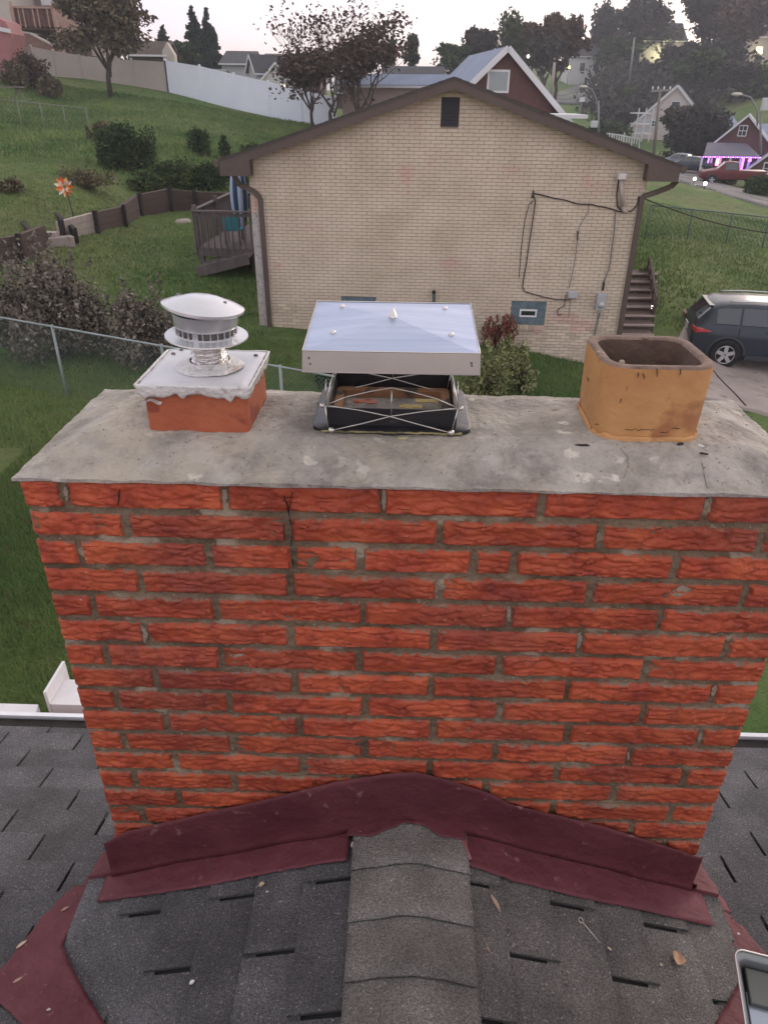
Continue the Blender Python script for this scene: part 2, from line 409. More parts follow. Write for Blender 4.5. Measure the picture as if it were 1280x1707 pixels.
# crack running down through the joints
def crack(pts, wd, d=-.0105, name='crack'):
    mb = MB()
    P = [uH(x, y) for x, y in pts]
    Q = []
    for i in range(len(P)-1):
        for t in range(4):
            Q.append((P[i][0]+(P[i+1][0]-P[i][0])*t/4+random.uniform(-.0012, .0012), P[i][1]+(P[i+1][1]-P[i][1])*t/4))
    Q.append(P[-1])
    for i in range(len(Q)-1):
        a, b = Q[i], Q[i+1]; w0 = wd*random.uniform(.15, .75)
        if random.random() < .18: continue
        mb.hexa([cp(a[0]-w0, d, a[1]), cp(a[0]+w0, d, a[1]), cp(a[0]+w0, d+.006, a[1]), cp(a[0]-w0, d+.006, a[1]),
                 cp(b[0]-w0, d, b[1]), cp(b[0]+w0, d, b[1]), cp(b[0]+w0, d+.006, b[1]), cp(b[0]-w0, d+.006, b[1])])
    cbuild(mb, name, M_CRACK)
crack([(472, 818), (480, 838), (484, 860)], .0012)
crack([(489, 818), (482, 846), (487, 880), (488, 915), (490, 945)], .0014)
crack([(202, 812), (200, 838)], .0014); crack([(205, 866), (203, 876)], .0012)

# ---- concrete crown
def Hcrown(u, d):
    e_ = min(u+.008, CW+.008-u, d+.012, CD+.01-d); t = max(0, min(1, e_/.135)); s = t*t*(3-2*t)
    return .637 - .043*(s*.6+t*.4) + nz(u*5, d*5, 1)*.005 + nz(u*22, d*22, 4)*.0030 + nz(u*70, d*70, 9)*.0016
mb = MB()
NU, NV = 260, 90
def cr_top(a, b_):
    u = -.008+a*(CW+.016); d = -.012+b_*(CD+.022)
    if b_ == 0: d += nz(u*14, 3)*.003
    if a in (0, 1): u += nz(d*14, 7+a)*.004
    return cp(u, d, Hcrown(u, d))
mb.grid(cr_top, NU, NV)
# skirt
def ring():
    for i in range(NU): yield i
    for j in range(NV): yield j*(NU+1)+NU
    for i in range(NU, 0, -1): yield NV*(NU+1)+i
    for j in range(NV, 0, -1): yield j*(NU+1)
idx = list(ring()); base = len(mb.v)
for n_, i in enumerate(idx):
    v = mb.v[i].copy(); v.z = CZ-(HB+.0005+nz(v.x*18, v.y*18, 2)*.003+max(0, nz(v.x*6, v.y*6, 8))*.008); mb.v.append(v)
for n_ in range(len(idx)):
    m_ = (n_+1) % len(idx); mb.f.append((idx[n_], base+n_, base+m_, idx[m_]))
o = cbuild(mb, 'crown', M_CROWN, smooth=True); smooth_angle(o, 45)
# small cracks lying on the crown
def crown_crack(pts, wd):
    mb = MB(); P = []
    for x, y in pts:
        p = atH(x, y, .60)
        for _ in range(6):
            q = p-CO; H = Hcrown(q.dot(eu), q.dot(ed)); p = atH(x, y, H)
        P.append((q.dot(eu), q.dot(ed)))
    Q = []
    for i in range(len(P)-1):
        for t in range(5): Q.append((P[i][0]+(P[i+1][0]-P[i][0])*t/5+random.uniform(-.001, .001), P[i][1]+(P[i+1][1]-P[i][1])*t/5))
    for i in range(len(Q)-1):
        a, b = Q[i], Q[i+1]; w0 = wd*random.uniform(.15, .7)
        V = []
        for (u, d) in ((a[0]-w0, a[1]), (a[0]+w0, a[1]), (b[0]+w0, b[1]), (b[0]-w0, b[1])):
            V.append(cp(u, d, Hcrown(u, d)-.0012))
        mb.poly(V)
    cbuild(mb, 'crack', M_CRACK)
crown_crack([(1033, 748), (1044, 770), (1044, 790), (1036, 805)], .0012)
crown_crack([(1166, 775), (1172, 800), (1180, 820)], .0008)

# ---- red painted flashing
def flash_poly(pts, fn, th=.0022, sub=1, name='flashing'):
    mb = MB(); P = [fn(x, y) for x, y in pts]
    mb.poly(P); return mb
FT = [(180, 1402), (210, 1386), (295, 1366), (350, 1353), (410, 1340), (490, 1320), (560, 1303), (640, 1290), (691, 1286), (749, 1300), (822, 1324), (850, 1340), (917, 1356), (985, 1372), (1051, 1391), (1110, 1410), (1163, 1428)]
ftu = [uH(x, y, -.016) for x, y in FT]
def ftH(u):
    for i in range(len(ftu)-1):
        if u <= ftu[i+1][0]:
            t = (u-ftu[i][0])/(ftu[i+1][0]-ftu[i][0]); return ftu[i][1]*(1-t)+ftu[i+1][1]*t
    return ftu[-1][1]
u0, u1 = ftu[0][0], ftu[-1][0]
mb = MB()
def face_f(a, b_):
    u = u0-.012+a*(u1-u0+.024); Ht = ftH(u)+nz(u*30, 1)*.003+nz(u*90, 4)*.0012; Hbot = Hcri(u)-.012
    H = Ht+(Hbot-Ht)*b_
    lift = .002*math.sin(u*23+1)+nz(u*8, H*9, 3)*.003
    fold = .006*max(0, b_-.8)/.2
    return cp(u, -.0165-.004*(1-b_)*0-lift*(b_)-fold, H)
mb.grid(face_f, 120, 10)
o = cbuild(mb, 'flashing', M_FLASH, smooth=True)
sd = o.modifiers.new('thick', 'SOLIDIFY'); sd.thickness = .0014
# apron on the cricket, left and right
def apron(edge, ustart, uend, n=70):
    pl = []
    for x, y in edge:
        p = atH(x, y, 1.7)
        for _ in range(8):
            q = p-CO; p = atH(x, y, Hcri(q.dot(eu))-.012)
        pl.append((q.dot(eu), q.dot(ed)))
    pl.sort()
    def dd(u):
        if u <= pl[0][0]: return pl[0][1]
        for i in range(len(pl)-1):
            if u <= pl[i+1][0]:
                t = (u-pl[i][0])/(pl[i+1][0]-pl[i][0]+1e-9); return pl[i][1]*(1-t)+pl[i+1][1]*t
        return pl[-1][1]
    mb = MB()
    def f(a, b_):
        u = ustart+a*(uend-ustart); d1 = dd(u)+nz(u*40, 2)*.003; d = -.012+(d1+.012)*b_
        return cp(u, d, Hcri(u)-.0105+nz(u*7, d*7, 6)*.002+nz(u*25, d*25, 2)*.0012-.002*(1-b_))
    mb.grid(f, n, 8)
    o = cbuild(mb, 'flashing', M_FLASH, smooth=True)
    sd = o.modifiers.new('thick', 'SOLIDIFY'); sd.thickness = .0014
apL = [(165, 1503), (325, 1480), (420, 1461), (510, 1444), (575, 1434)]
apR = [(775, 1440), (860, 1470), (985, 1500), (1100, 1524), (1195, 1546)]
apron(apL, -.045, UR-.155); apron(apR, UR+.13, CW+.035)
# narrow tongue over the ridge caps
mb = MB()
def tongue(a, b_):
    u = UR-.16+a*.30; d1 = -.045-.012*math.sin(a*9)+nz(a*7, 3)*.01
    return cp(u, -.012+(d1+.012)*b_, 1.5+.333*(math.sqrt((u-UR)**2+.0025))+.08-.0)  # follows the rounded caps
def caph(u): return 1.591+.333*(math.sqrt((u-UR)**2+.0016)-.04)+.0
def tongue(a, b_):
    u = UR-.16+a*.30; d1 = -.042-.010*math.sin(a*9)+nz(a*7, 3)*.012
    return cp(u, -.012+(d1+.012)*b_, caph(u)-.006)
mb.grid(tongue, 30, 6); o = cbuild(mb, 'flashing', M_FLASH, smooth=True)
sd = o.modifiers.new('thick', 'SOLIDIFY'); sd.thickness = .0014
# glossy sealant bead beside the ridge cap
M_SEAL = mat('red_sealant', (.22, .05, .06), .25, (.30, .10, .11), 30, bump=.5, bscale=60)
def onC(x, y, lift=.016):
    p = atH(x, y, 1.62)
    for _ in range(8):
        q = p-CO; p = atH(x, y, Hcri(q.dot(eu))-lift)
    return p
for pts in ([(700, 1352), (735, 1357), (762, 1370), (768, 1392), (776, 1412), (783, 1434)], [(592, 1365), (610, 1356), (650, 1349), (690, 1349)]):
    mb = MB(); mb.tube([onC(x, y, .02) for x, y in pts], [.004+.003*random.random() for _ in pts], 8); cbuild(mb, 'sealant_bead', M_SEAL, smooth=True)

# =================================================================== our roof
roof = thing('shingle_roof', 'dark grey asphalt shingle roof in the foreground, with a shingled saddle behind the chimney', 'roof', cp(CW/2, -1, 2.2))
roof.rotation_euler = (0, 0, -CA)
def rbuild(mb, name, M, **k):
    relocate(mb, roof); return mb.build(name, M, roof, **k)
def shingle_mat(name, a, b, c_):
    M = mat(name, a, .93, b, 240, 5, contrast=(.40, .62), spots=c_, spscale=170, spth=.63, rnd=.14, bump=1.0, bscale=260)
    t = M.node_tree; L = t.links.new; b_ = t.nodes['Principled BSDF']; src = b_.inputs['Base Color'].links[0].from_socket
    tcn = t.nodes.new('ShaderNodeTexCoord'); n = t.nodes.new('ShaderNodeTexNoise'); n.inputs['Scale'].default_value = 6; n.inputs['Detail'].default_value = 7; L(tcn.outputs['Object'], n.inputs['Vector'])
    mr_ = t.nodes.new('ShaderNodeMapRange'); mr_.inputs[1].default_value = .35; mr_.inputs[2].default_value = .7; mr_.inputs[3].default_value = .72; mr_.inputs[4].default_value = 1.28; L(n.outputs[0], mr_.inputs[0])
    hs = t.nodes.new('ShaderNodeHueSaturation'); L(mr_.outputs[0], hs.inputs['Value']); L(src, hs.inputs['Color']); L(hs.outputs[0], b_.inputs['Base Color'])
    return M
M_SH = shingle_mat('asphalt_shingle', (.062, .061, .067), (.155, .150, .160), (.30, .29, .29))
M_SHC = shingle_mat('lit_shingle', (.086, .080, .077), (.210, .195, .188), (.40, .37, .35))  # right saddle slope: light from the right is put into this paler, warmer colour
M_SHR = shingle_mat('pale_shingle', (.14, .13, .122), (.31, .285, .27), (.50, .46, .43))  # paler mix, used for the ridge caps
M_DECK = mat('roof_underlay', (.010, .010, .011), .95)
EXP, TAB, SL = .1225, .30, .0048
# main deck
mb = MB()
def hp(u, d, off=0): return cp(u, d, Hmain(d)+off)
mb.hexa([hp(-3, -3.2, .08), hp(4.2, -3.2, .08), hp(4.2, .84, .08), hp(-3, .84, .08), hp(-3, -3.2, .012), hp(4.2, -3.2, .012), hp(4.2, .84, .012), hp(-3, .84, .012)])
rbuild(mb, 'deck', M_DECK)
cnt = 0
sh_mesh = None
k = 0
butts = [.845]+[.0988+.1175*k_ for k_ in range(6, -12, -1)]
for kk in range(len(butts)-1):
    dlo, dhi = butts[kk], butts[kk+1]
    off = -.199+(0 if (7-kk) % 2 == 0 else -.15)+random.uniform(-.004, .004)
    n0 = int((-1.9-off)//TAB); n1 = int((3.3-off)//TAB)
    for n_ in range(n0, n1+1):
        a = off+n_*TAB; b = a+TAB
        if dlo > -.02 and a > -.0 and b < CW: continue       # inside the chimney / hidden straight behind it
        if a > EL and b < ER and all(Hmain(q) > Hcri(x_)+.03 for q in (dlo, dhi) for x_ in (a, b)): continue   # under the saddle
        mb = MB(); a2 = a+SL+random.uniform(-.001, .001); b2 = b-SL+random.uniform(-.001, .001)
        t0 = .0075+random.uniform(-.0008, .0015); t1 = -.001
        j = random.uniform(-.0015, .0015)
        mb.hexa([hp(a2, dlo+j, .003), hp(b2, dlo-j, .003), hp(b2, dhi-.03, .010), hp(a2, dhi-.03, .010),
                 hp(a2, dlo+j, -t0), hp(b2, dlo-j, -t0), hp(b2, dhi-.03, .004), hp(a2, dhi-.03, .004)])
        rbuild(mb, 'shingle', M_SH); cnt += 1
print('main shingles', cnt)
# the saddle (cricket)
def cc(u, d, off=0): return cp(u, d, Hcri(u)+off)
EL, ER = -.098, CW+.085
DS = -1.15
mb = MB()
for (ua, ub) in ((EL+.02, UR), (UR, ER-.02)):
    mb.hexa([cc(ua, DS, .05), cc(ub, DS, .05), cc(ub, -.005, .05), cc(ua, -.005, .05), cc(ua, DS, .009), cc(ub, DS, .009), cc(ub, -.005, .009), cc(ua, -.005, .009)])
rbuild(mb, 'saddle_deck', M_DECK)
def side_course(side):
    global cnt
    lim = (UR-EL) if side < 0 else (ER-UR)
    U = lambda s: UR+side*s
    bnd = [lim]+([UR-x_ for x_ in (.030, .152, .274, .397, .520, .643)] if side < 0 else [x_-UR for x_ in (1.615, 1.495, 1.370, 1.247, 1.126, 1.005, .885)])+[.02]
    for kk in range(len(bnd)-1):
        slo, shi = bnd[kk], bnd[kk+1]
        par = (kk % 2 == 0) if side < 0 else (kk % 2 == 1)
        q = -.296 if par else -.142
        q += random.uniform(-.003, .003)
        cuts = [-.012]
        if par and q+TAB < -.02: cuts.append(q+TAB)
        while q > DS: cuts.append(q); q -= TAB
        cuts.append(DS)
        for i in range(len(cuts)-1):
            a, b = cuts[i], cuts[i+1]
            if a-b < .02: continue
            a2 = a-(.0066 if i else 0)+random.uniform(-.001, .001); b2 = b+.0066
            t0 = .0075+random.uniform(-.0008, .0015)
            cut = 0
            mb = MB(); P = [cp(U(slo), a2, Hcri(U(slo))+.003), cp(U(slo), b2, Hcri(U(slo))+.003), cp(U(max(0, shi-.03)), b2, Hcri(U(max(0, shi-.03)))+.010), cp(U(max(0, shi-.03)), a2, Hcri(U(max(0, shi-.03)))+.010)]
            Q = [cp(U(slo), a2, Hcri(U(slo))-t0), cp(U(slo), b2, Hcri(U(slo))-t0), cp(U(max(0, shi-.03)), b2, Hcri(U(max(0, shi-.03)))+.004), cp(U(max(0, shi-.03)), a2, Hcri(U(max(0, shi-.03)))+.004)]
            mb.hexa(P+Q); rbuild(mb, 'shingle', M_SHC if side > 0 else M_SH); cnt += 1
side_course(-1); side_course(1)
# ridge caps, bent over the ridge
q = -.012; i = 0
while q > DS:
    a, b = q, q-EXP*1.04
    hw = .142+random.uniform(-.002, .002)
    mb = MB()
    def f(x, y, a=a, b=b, hw=hw, i=i):
        u = UR+(x*2-1)*hw; dd = a+.03+(b-a-.03)*y
        rise = .012*y+.003
        return cp(u, dd+nz(x*6, i)*.003*(1 if y == 1 else 0), caph(u)+.006-rise+nz(x*5, y*3, i)*.0012)
    mb.grid(f, 22, 5)
    o = rbuild(mb, 'ridge_cap', M_SHR); smooth_angle(o, 40)
    sd = o.modifiers.new('thick', 'SOLIDIFY'); sd.thickness = .004; sd.offset = 1
    q = b; i += 1
print('all shingles', cnt)
# valley membrane, painted red, from the saddle edge down to the main roof
def edgeH(u, d): return Hcri(u)+.004
def valley(side):
    inn = [(-.097, -.004), (-.097, -.03), (-.098, -.06), (-.098, -.15), (-.094, -.200), (-.06, -.242), (0, -.305), (.06, -.365), (.14, -.44), (.25, -.55)]
    out_ = [(-.158, .0), (-.166, -.03), (-.178, -.06), (-.196, -.17), (-.205, -.27), (-.196, -.345), (-.10, -.40), (-.035, -.445), (.05, -.52), (.16, -.63)]
    if side > 0:
        out_ = [(-.125, .0), (-.138, -.03), (-.150, -.06), (-.180, -.17), (-.19, -.27), (-.20, -.345), (-.10, -.42), (-.035, -.465), (.05, -.54), (.16, -.65)]
    n = len(inn); mb = MB()
    def lerpP(P, a):
        i = min(int(a*(n-1)), n-2); t = a*(n-1)-i; return P[i][0]*(1-t)+P[i+1][0]*t, P[i][1]*(1-t)+P[i+1][1]*t
    def f(a, b_):
        p = lerpP(inn, a); q = lerpP(out_, a); u = p[0]+(q[0]-p[0])*b_; d = p[1]+(q[1]-p[1])*b_
        if b_ == 1: u += nz(a*23, side*3)*.010; d += nz(a*31, 4)*.006
        uu = u if side < 0 else CW-u-.013
        hs_ = Hcri(uu)-.004 if b_ == 0 else 99; hm = Hmain(d)-.0135
        t = min(1, b_/.16); top = min(Hcri(EL)+.006, hm) if a < .5 else hm
        H = top+(hm-top)*t if top < hm else hm
        return cp(uu, d, H+nz(uu*9, d*9, 2)*.0025*b_)
    mb.grid(f, 70, 14)
    o = rbuild(mb, 'valley_flashing', M_FLASH, smooth=True)
    sd = o.modifiers.new('thick', 'SOLIDIFY'); sd.thickness = .002
valley(-1); valley(1)
for side in (-1, 1):
    mb = MB()
    def sf(a, b_, side=side):
        d = -.019+.46*a; pr_ = [(.004, -.135), (.0155, -.13), (.017, -.05), (.022, -.016), (.05, -.0135), (.10, -.0135), (.135, -.013)]
        f_ = b_*6; i = min(int(f_), 5); t = f_-i; x = pr_[i][0]*(1-t)+pr_[i+1][0]*t; z = pr_[i][1]*(1-t)+pr_[i+1][1]*t
        x += nz(d*20, b_*4, side)*.002+(nz(d*30, side)*.008 if b_ == 1 else 0); uu = -x if side < 0 else CW+x
        return cp(uu, d, Hmain(d)+z)
    mb.grid(sf, 40, 18); o = rbuild(mb, 'side_flashing', M_FLASH, smooth=True); sd = o.modifiers.new('thick', 'SOLIDIFY'); sd.thickness = .0014
    # gusset closing the corner between the apron end and the valley
    mb = MB(); us = EL if side < 0 else ER; ui = -.012 if side < 0 else CW+.012
    mb.grid(lambda a, b_: cp(ui+(us-side*.0-ui)*a, -.016+nz(a*7, b_*5, side)*.0015, (Hcri(ui+(us-ui)*a)-.022)*(1-b_)+(Hmain(-.016)+.01)*b_), 8, 4)
    o = rbuild(mb, 'corner_gusset', M_FLASH, smooth=True); sd = o.modifiers.new('thick', 'SOLIDIFY'); sd.thickness = .0014
# gutter
M_WHITE = mat('white_aluminium', (.80, .81, .84), .35, (.58, .59, .62), 3, bump=.1)
mb = MB()
gd = .850
for (a, b) in ((-3.0, 4.2),):
    prof = [(0, .02), (0, .10), (.065, .10), (.078, .03), (.086, .004), (.086, -.004), (.066, -.004), (.066, .006)]
    H0_ = Hmain(.845)+.010
    V = [[cp(u, gd+x, H0_+y) for x, y in prof] for u in (a, b)]
    n0 = len(mb.v)
    for r_ in V: mb.v += r_
    for i in range(len(prof)-1): mb.f.append((n0+i, n0+i+1, n0+len(prof)+i+1, n0+len(prof)+i))
o = rbuild(mb, 'gutter', M_WHITE); sd = o.modifiers.new('thick', 'SOLIDIFY'); sd.thickness = .003
mb = MB(); mb.box((0, 0, 0), (7.2, .02, .16)); mb.v = [cp(.6+v.x, .83+v.y, Hmain(.83)+.13-v.z) for v in mb.v]
rbuild(mb, 'fascia', M_WHITE)
mb = MB(); mb.hexa([cp(u, dd, H) for H in (Hmain(.845)+.10, Hmain(.845)+.028) for u, dd in ((-3, .853), (4.2, .853), (4.2, .918), (-3, .918))]); rbuild(mb, 'gutter_dark_strip', mat('gutter_dark_strip', (.018, .016, .015), .95, (.04, .035, .03), 20))  # dark strip filling the trough to just below the lip
# house body below the roof
M_OWN = mat('own_wall', (.30, .07, .05), .9, (.36, .10, .07), 8, bump=.4)
mb = MB(); Hg = 5.6
mb.hexa([cp(u, dd, H) for H in (Hg+.6, 2.32) for u, dd in ((-2.6, -3), (3.8, -3), (3.8, .5), (-2.6, .5))])
mb2 = mb; wallo = mb2.build('house_wall', M_OWN); tag(wallo, 'plain lower wall of the foreground house under its shingle roof', 'wall')
# =================================================================== things on the crown
def root_at(name, label, cat, u, d, H, group=None, rz=0):
    o = thing(name, label, cat, cp(u, d, H), group); o.rotation_euler = (0, 0, -CA+rz); return o
M_CLAY = mat('red_clay_tile', (.33, .075, .030), .6, (.40, .115, .05), 7, 7, bump=.3, bscale=60, spots=(.24, .05, .025), spscale=14, spth=.6)
M_SILV = mat('galvanised_paint', (.52, .53, .56), .24, (.62, .62, .63), 6, 5, metal=.5, bump=.15, bscale=14)
M_SILV2 = mat('silver_putty', (.60, .59, .58), .45, (.70, .69, .67), 12, 5, metal=.15, bump=1.0, bscale=50, spots=(.42, .36, .33), spscale=18, spth=.6)
M_FOIL = mat('foil_pipe', (.72, .70, .68), .18, metal=.95, bump=1.0, bscale=45)
M_DARK = mat('dark_void', (.012, .011, .012), .9)
M_SCREWD = mat('dull_screw', (.16, .15, .16), .5, metal=.6)

# ---- left: clay flue with painted plate and round vent cap
fu, fd, fH = .322, .234, .600
FW, FD_ = .206, .212
flue = root_at('clay_flue', 'short square red clay flue at the left end of the crown, edged with silver mastic', 'flue', fu, fd, fH)
f = MB()
def L3(mb, r): return relocate(mb, r)
def FB(u, d, z): return cp(fu+u, fd+d, fH-z)
mb = MB()
def rs_ring(hw, hd, rad, n=6):
    P = []
    for cx, cy, a0 in ((hw-rad, hd-rad, 0), (-hw+rad, hd-rad, 90), (-hw+rad, -hd+rad, 180), (hw-rad, -hd+rad, 270)):
        for k in range(n+1):
            t = R(a0+90*k/n); P.append((cx+rad*math.cos(t), cy+rad*math.sin(t)))
    return P
def ringloft(mb, rings, B, close_top=False):
    n = len(rings[0][0]); base = len(mb.v)
    for P, z in rings:
        for i, (x, y) in enumerate(P): mb.v.append(B(x, y, z(i) if callable(z) else z))
    for j in range(len(rings)-1):
        for i in range(n):
            mb.f.append((base+j*n+i, base+j*n+(i+1) % n, base+(j+1)*n+(i+1) % n, base+(j+1)*n+i))
    if close_top: mb.f.append(tuple(base+(len(rings)-1)*n+i for i in range(n)))
ro = rs_ring(FW/2, FD_/2, .010)
ringloft(mb, [(ro, -.03), (ro, .101)], FB, True)
L3(mb, flue); o = mb.build('clay_tile', M_CLAY, flue); smooth_angle(o, 40)
# concrete fillet round its foot
mb = MB(); ra = rs_ring(FW/2+.014, FD_/2+.014, .02); ringloft(mb, [(ra, -.012), (rs_ring(FW/2+.003, FD_/2+.003, .012), .006)], FB); L3(mb, flue)
mb.build('mortar_fillet', M_CROWN, flue, smooth=True)
# mastic skirt, ragged lower edge
PW, PD_ = .217, .228
mb = MB(); N_ = 160
def per(t, hw, hd):                   # perimeter walk
    L_ = 4*(hw+hd); s = t*L_
    if s < 2*hw: return (-hw+s, -hd)
    s -= 2*hw
    if s < 2*hd: return (hw, -hd+s)
    s -= 2*hd
    if s < 2*hw: return (hw-s, hd)
    s -= 2*hw
    return (-hw, hd-s)
def mast(a, b_):
    hw, hd = FW/2+.0045+.004*(1-b_), FD_/2+.0045+.004*(1-b_)
    x, y = per(a % 1.0, hw, hd)
    dl = .020+.012*nz(a*14, 1)+.009*max(0, nz(a*46, 5))*2+ .012*max(0, nz(a*23, 9))
    z = .108-dl*b_ + (-.000)
    bul = nz(a*60, b_*4, 3)*.0022
    l = math.hypot(x, y); return FB(x*(1+bul/l), y*(1+bul/l), z)
mb.grid(mast, N_, 5); L3(mb, flue); o = mb.build('mastic_edge', M_SILV2, flue, smooth=True)
sd = o.modifiers.new('thick', 'SOLIDIFY'); sd.thickness = .004
for (x, z) in ((-.085, .070),):
    mb = MB(); mb.grid(lambda a, b_: FB(x+(a-.5)*.03+b_*.004, -FD_/2-.0022, z+(b_-.5)*.006+.004*math.sin(a*5)), 6, 2); L3(mb, flue)
    o = mb.build('mastic_drip', M_SILV2, flue); sd = o.modifiers.new('thick', 'SOLIDIFY'); sd.thickness = .003

vent = root_at('flue_vent', 'round silver vent with tilted dome lid on a square plate over the left flue', 'vent cap', fu, fd, fH-.10)
def VB(u, d, z): return cp(fu+u, fd+d, fH-.10-z)
mb = MB()
def plate(a, b_):
    x = (a-.5)*PW; y = (b_-.5)*PD_
    edge = min(a, 1-a, b_, 1-b_)
    z = .010 - .0045*max(0, (.06-edge)/.06) + nz(x*20, y*20, 1)*.0012 + .004*(1-abs(a-.5)*2)*(1-abs(b_-.5)*2)
    z -= .004*max(0, a-.5)*2*(1-b_)
    x += nz(y*30, 2)*.0015*(1 if a in (0, 1) else 0); y += nz(x*30, 7)*.002*(1 if b_ in (0, 1) else 0)
    return VB(x, y, z)
mb.grid(plate, 50, 50); L3(mb, vent); o = mb.build('cover_plate', mat('painted_plate', (.50, .50, .54), .38, (.62, .61, .63), 5, 6, metal=.2, bump=.4, bscale=10, spots=(.36, .30, .28), spscale=8, spth=.68), vent, smooth=True)
sd = o.modifiers.new('thick', 'SOLIDIFY'); sd.thickness = .003
for (x, y) in ((-.078, .098), (-.088, .07), (.092, .07)):
    mb = MB(); mb.lathe([(0, .004), (.004, .0035), (.0055, 0)], n=10); mb.v = [VB(x+v.x, y+v.y*.7, .0105+v.z) for v in mb.v]; L3(mb, vent); mb.build('screw', M_SCREWD, vent, smooth=True)
vu, vd = .010, -.005
def lathe_part(name, prof, M, tilt=(0, 0), cz=0, n=48, fn=None, off=(0, 0), smooth=True):
    mb = MB(); mb.lathe(prof, n=n, fn=fn)
    Rm = Matrix.Rotation(tilt[0], 3, 'X') @ Matrix.Rotation(tilt[1], 3, 'Y')
    mb.v = [(lambda q: VB(vu+off[0]+q.x, vd+off[1]+q.y, cz+q.z))(Rm @ v) for v in mb.v]
    L3(mb, vent); o = mb.build(name, M, vent); smooth_angle(o, 38); return o
lathe_part('base_collar', [(.070, .0), (.066, .003), (.055, .005), (.046, .009), (.042, .014), (.040, .013)], M_SILV2, cz=.012, fn=lambda r, z, t: (r*(1+.05*nz(math.cos(t)*2, math.sin(t)*2, z*40)), z+nz(math.cos(t)*4, math.sin(t)*4, 2)*.0015))
# crinkled flexible pipe: helical corrugations
prof = []
for i in range(60):
    z = .010+i/59*.060; prof.append((.0375-.005*(i/59)*(1-i/59)*4+.0028*math.sin(i*2*math.pi/7.5), z))
lathe_part('flexible_pipe', prof, M_FOIL, cz=.006, n=56, fn=lambda r, z, t: (r+.0014*nz(math.cos(t)*5, math.sin(t)*5, z*120)+.0012*math.sin(t*1+z*700), z+.002*math.sin(t)))
T = (R(2), R(3))
lathe_part('lower_disc', [(.036, .000), (.050, -.004), (.078, -.001), (.0835, .002), (.0830, .0045), (.075, .0055), (.060, .010), (.058, .011)], M_SILV, T, .073)
# slotted band: posts between openings
lathe_part('inner_core', [(.056, .008), (.056, .04)], mat('inner_screen', (.16, .15, .14), .6, metal=.4), T, .073, n=28)
mb = MB(); ns = 26
for k in range(ns):
    t = 2*math.pi*k/ns
    if k in (19,): wd = .012
    else: wd = .0026
    mb.box((math.cos(t)*.0605, math.sin(t)*.0605, .018), (.0022, wd, .016), (Vector((math.cos(t), math.sin(t), 0)), Vector((-math.sin(t), math.cos(t), 0)), Vector((0, 0, 1))))
Rm = Matrix.Rotation(T[0], 3, 'X') @ Matrix.Rotation(T[1], 3, 'Y')
mb.v = [(lambda q: VB(vu+q.x, vd+q.y, .073+q.z))(Rm @ v) for v in mb.v]; L3(mb, vent); mb.build('slot_band', M_SILV, vent)
lathe_part('slot_ring', [(.0598, .024), (.0615, .0245), (.063, .028), (.0655, .048), (.066, .054)], M_SILV, T, .073)
lathe_part('slot_sill', [(.0595, .007), (.0625, .008), (.0625, .0115), (.0595, .0115)], M_SILV, T, .073)
T2 = (R(-3), R(7))
lathe_part('dome_lid', [(.060, .000), (.078, -.001), (.0815, .002), (.0815, .0065), (.078, .0085), (.060, .0165), (.038, .0235), (.030, .0262), (.015, .0275), (.0005, .028)], M_SILV, T2, .128, fn=lambda r, z, t: (r*(1+.008*math.sin(3*t)), z+r*r*.25*math.sin(2*t+.7)), off=(-.002, 0))
for (x, y) in ((-.055, .02), (.045, -.005)):
    mb = MB(); mb.lathe([(0, .0035), (.003, .003), (.0042, 0)], n=10)
    z = .128+.0265-(x*x+y*y)*2.9-x*math.tan(R(7))*1.0
    mb.v = [VB(vu+x+v.x, vd+y+v.y, z+v.z) for v in mb.v]; L3(mb, vent); mb.build('screw', M_SCREWD, vent)

# ---- centre: black collar and stainless chimney cap
M_BLK = mat('black_steel', (.010, .010, .012), .38, (.020, .020, .024), 8, bump=.3, bscale=30, spots=(.06, .055, .05), spscale=30, spth=.68)
M_STL = mat('sky_tinted_stainless', (.33, .38, .52), .40, (.43, .48, .61), 2.2, 4, metal=.85, bump=.06, bscale=4, stretch=(1, 14, 14))  # lid top: blue of the reflected sky is put into the base colour
M_STLF = mat('skirt_stainless', (.50, .49, .46), .38, (.60, .58, .54), 3, metal=.75, bump=.06, bscale=4)
M_ROD = mat('wire_stainless', (.62, .60, .56), .28, metal=.9)
# base extents from the photograph
ul, _ = uH(519, 722, .135); ur_, _ = uH(786, 724, .135)
bu, bd, bH = (ul+ur_)/2, .138+.125, .589
BW, BD = (ur_-ul), .250
col = root_at('flue_collar', 'black steel collar frame set on the middle of the crown, open above the flue', 'flue collar', bu, bd, bH)
def BB(u, d, z): return cp(bu+u, bd+d, bH-z)
mb = MB()
rf = rs_ring(BW/2, BD/2, .028); ri = rs_ring(BW/2-.034, BD/2-.022, .008)
ringloft(mb, [(rf, -.006), (rf, .003), (rs_ring(BW/2-.003, BD/2-.003, .026), .005), (ri, .006)], BB); L3(mb, col); o = mb.build('flange', M_BLK, col); smooth_angle(o, 40)
hw, hd = BW/2-.032, BD/2-.018; zt = .043
parts = [('front_wall', (-hw, -hd), (hw, -hd)), ('back_wall', (-hw, hd), (hw, hd)), ('side_wall', (-hw, -hd), (-hw, hd)), ('side_wall', (hw, -hd), (hw, hd))]
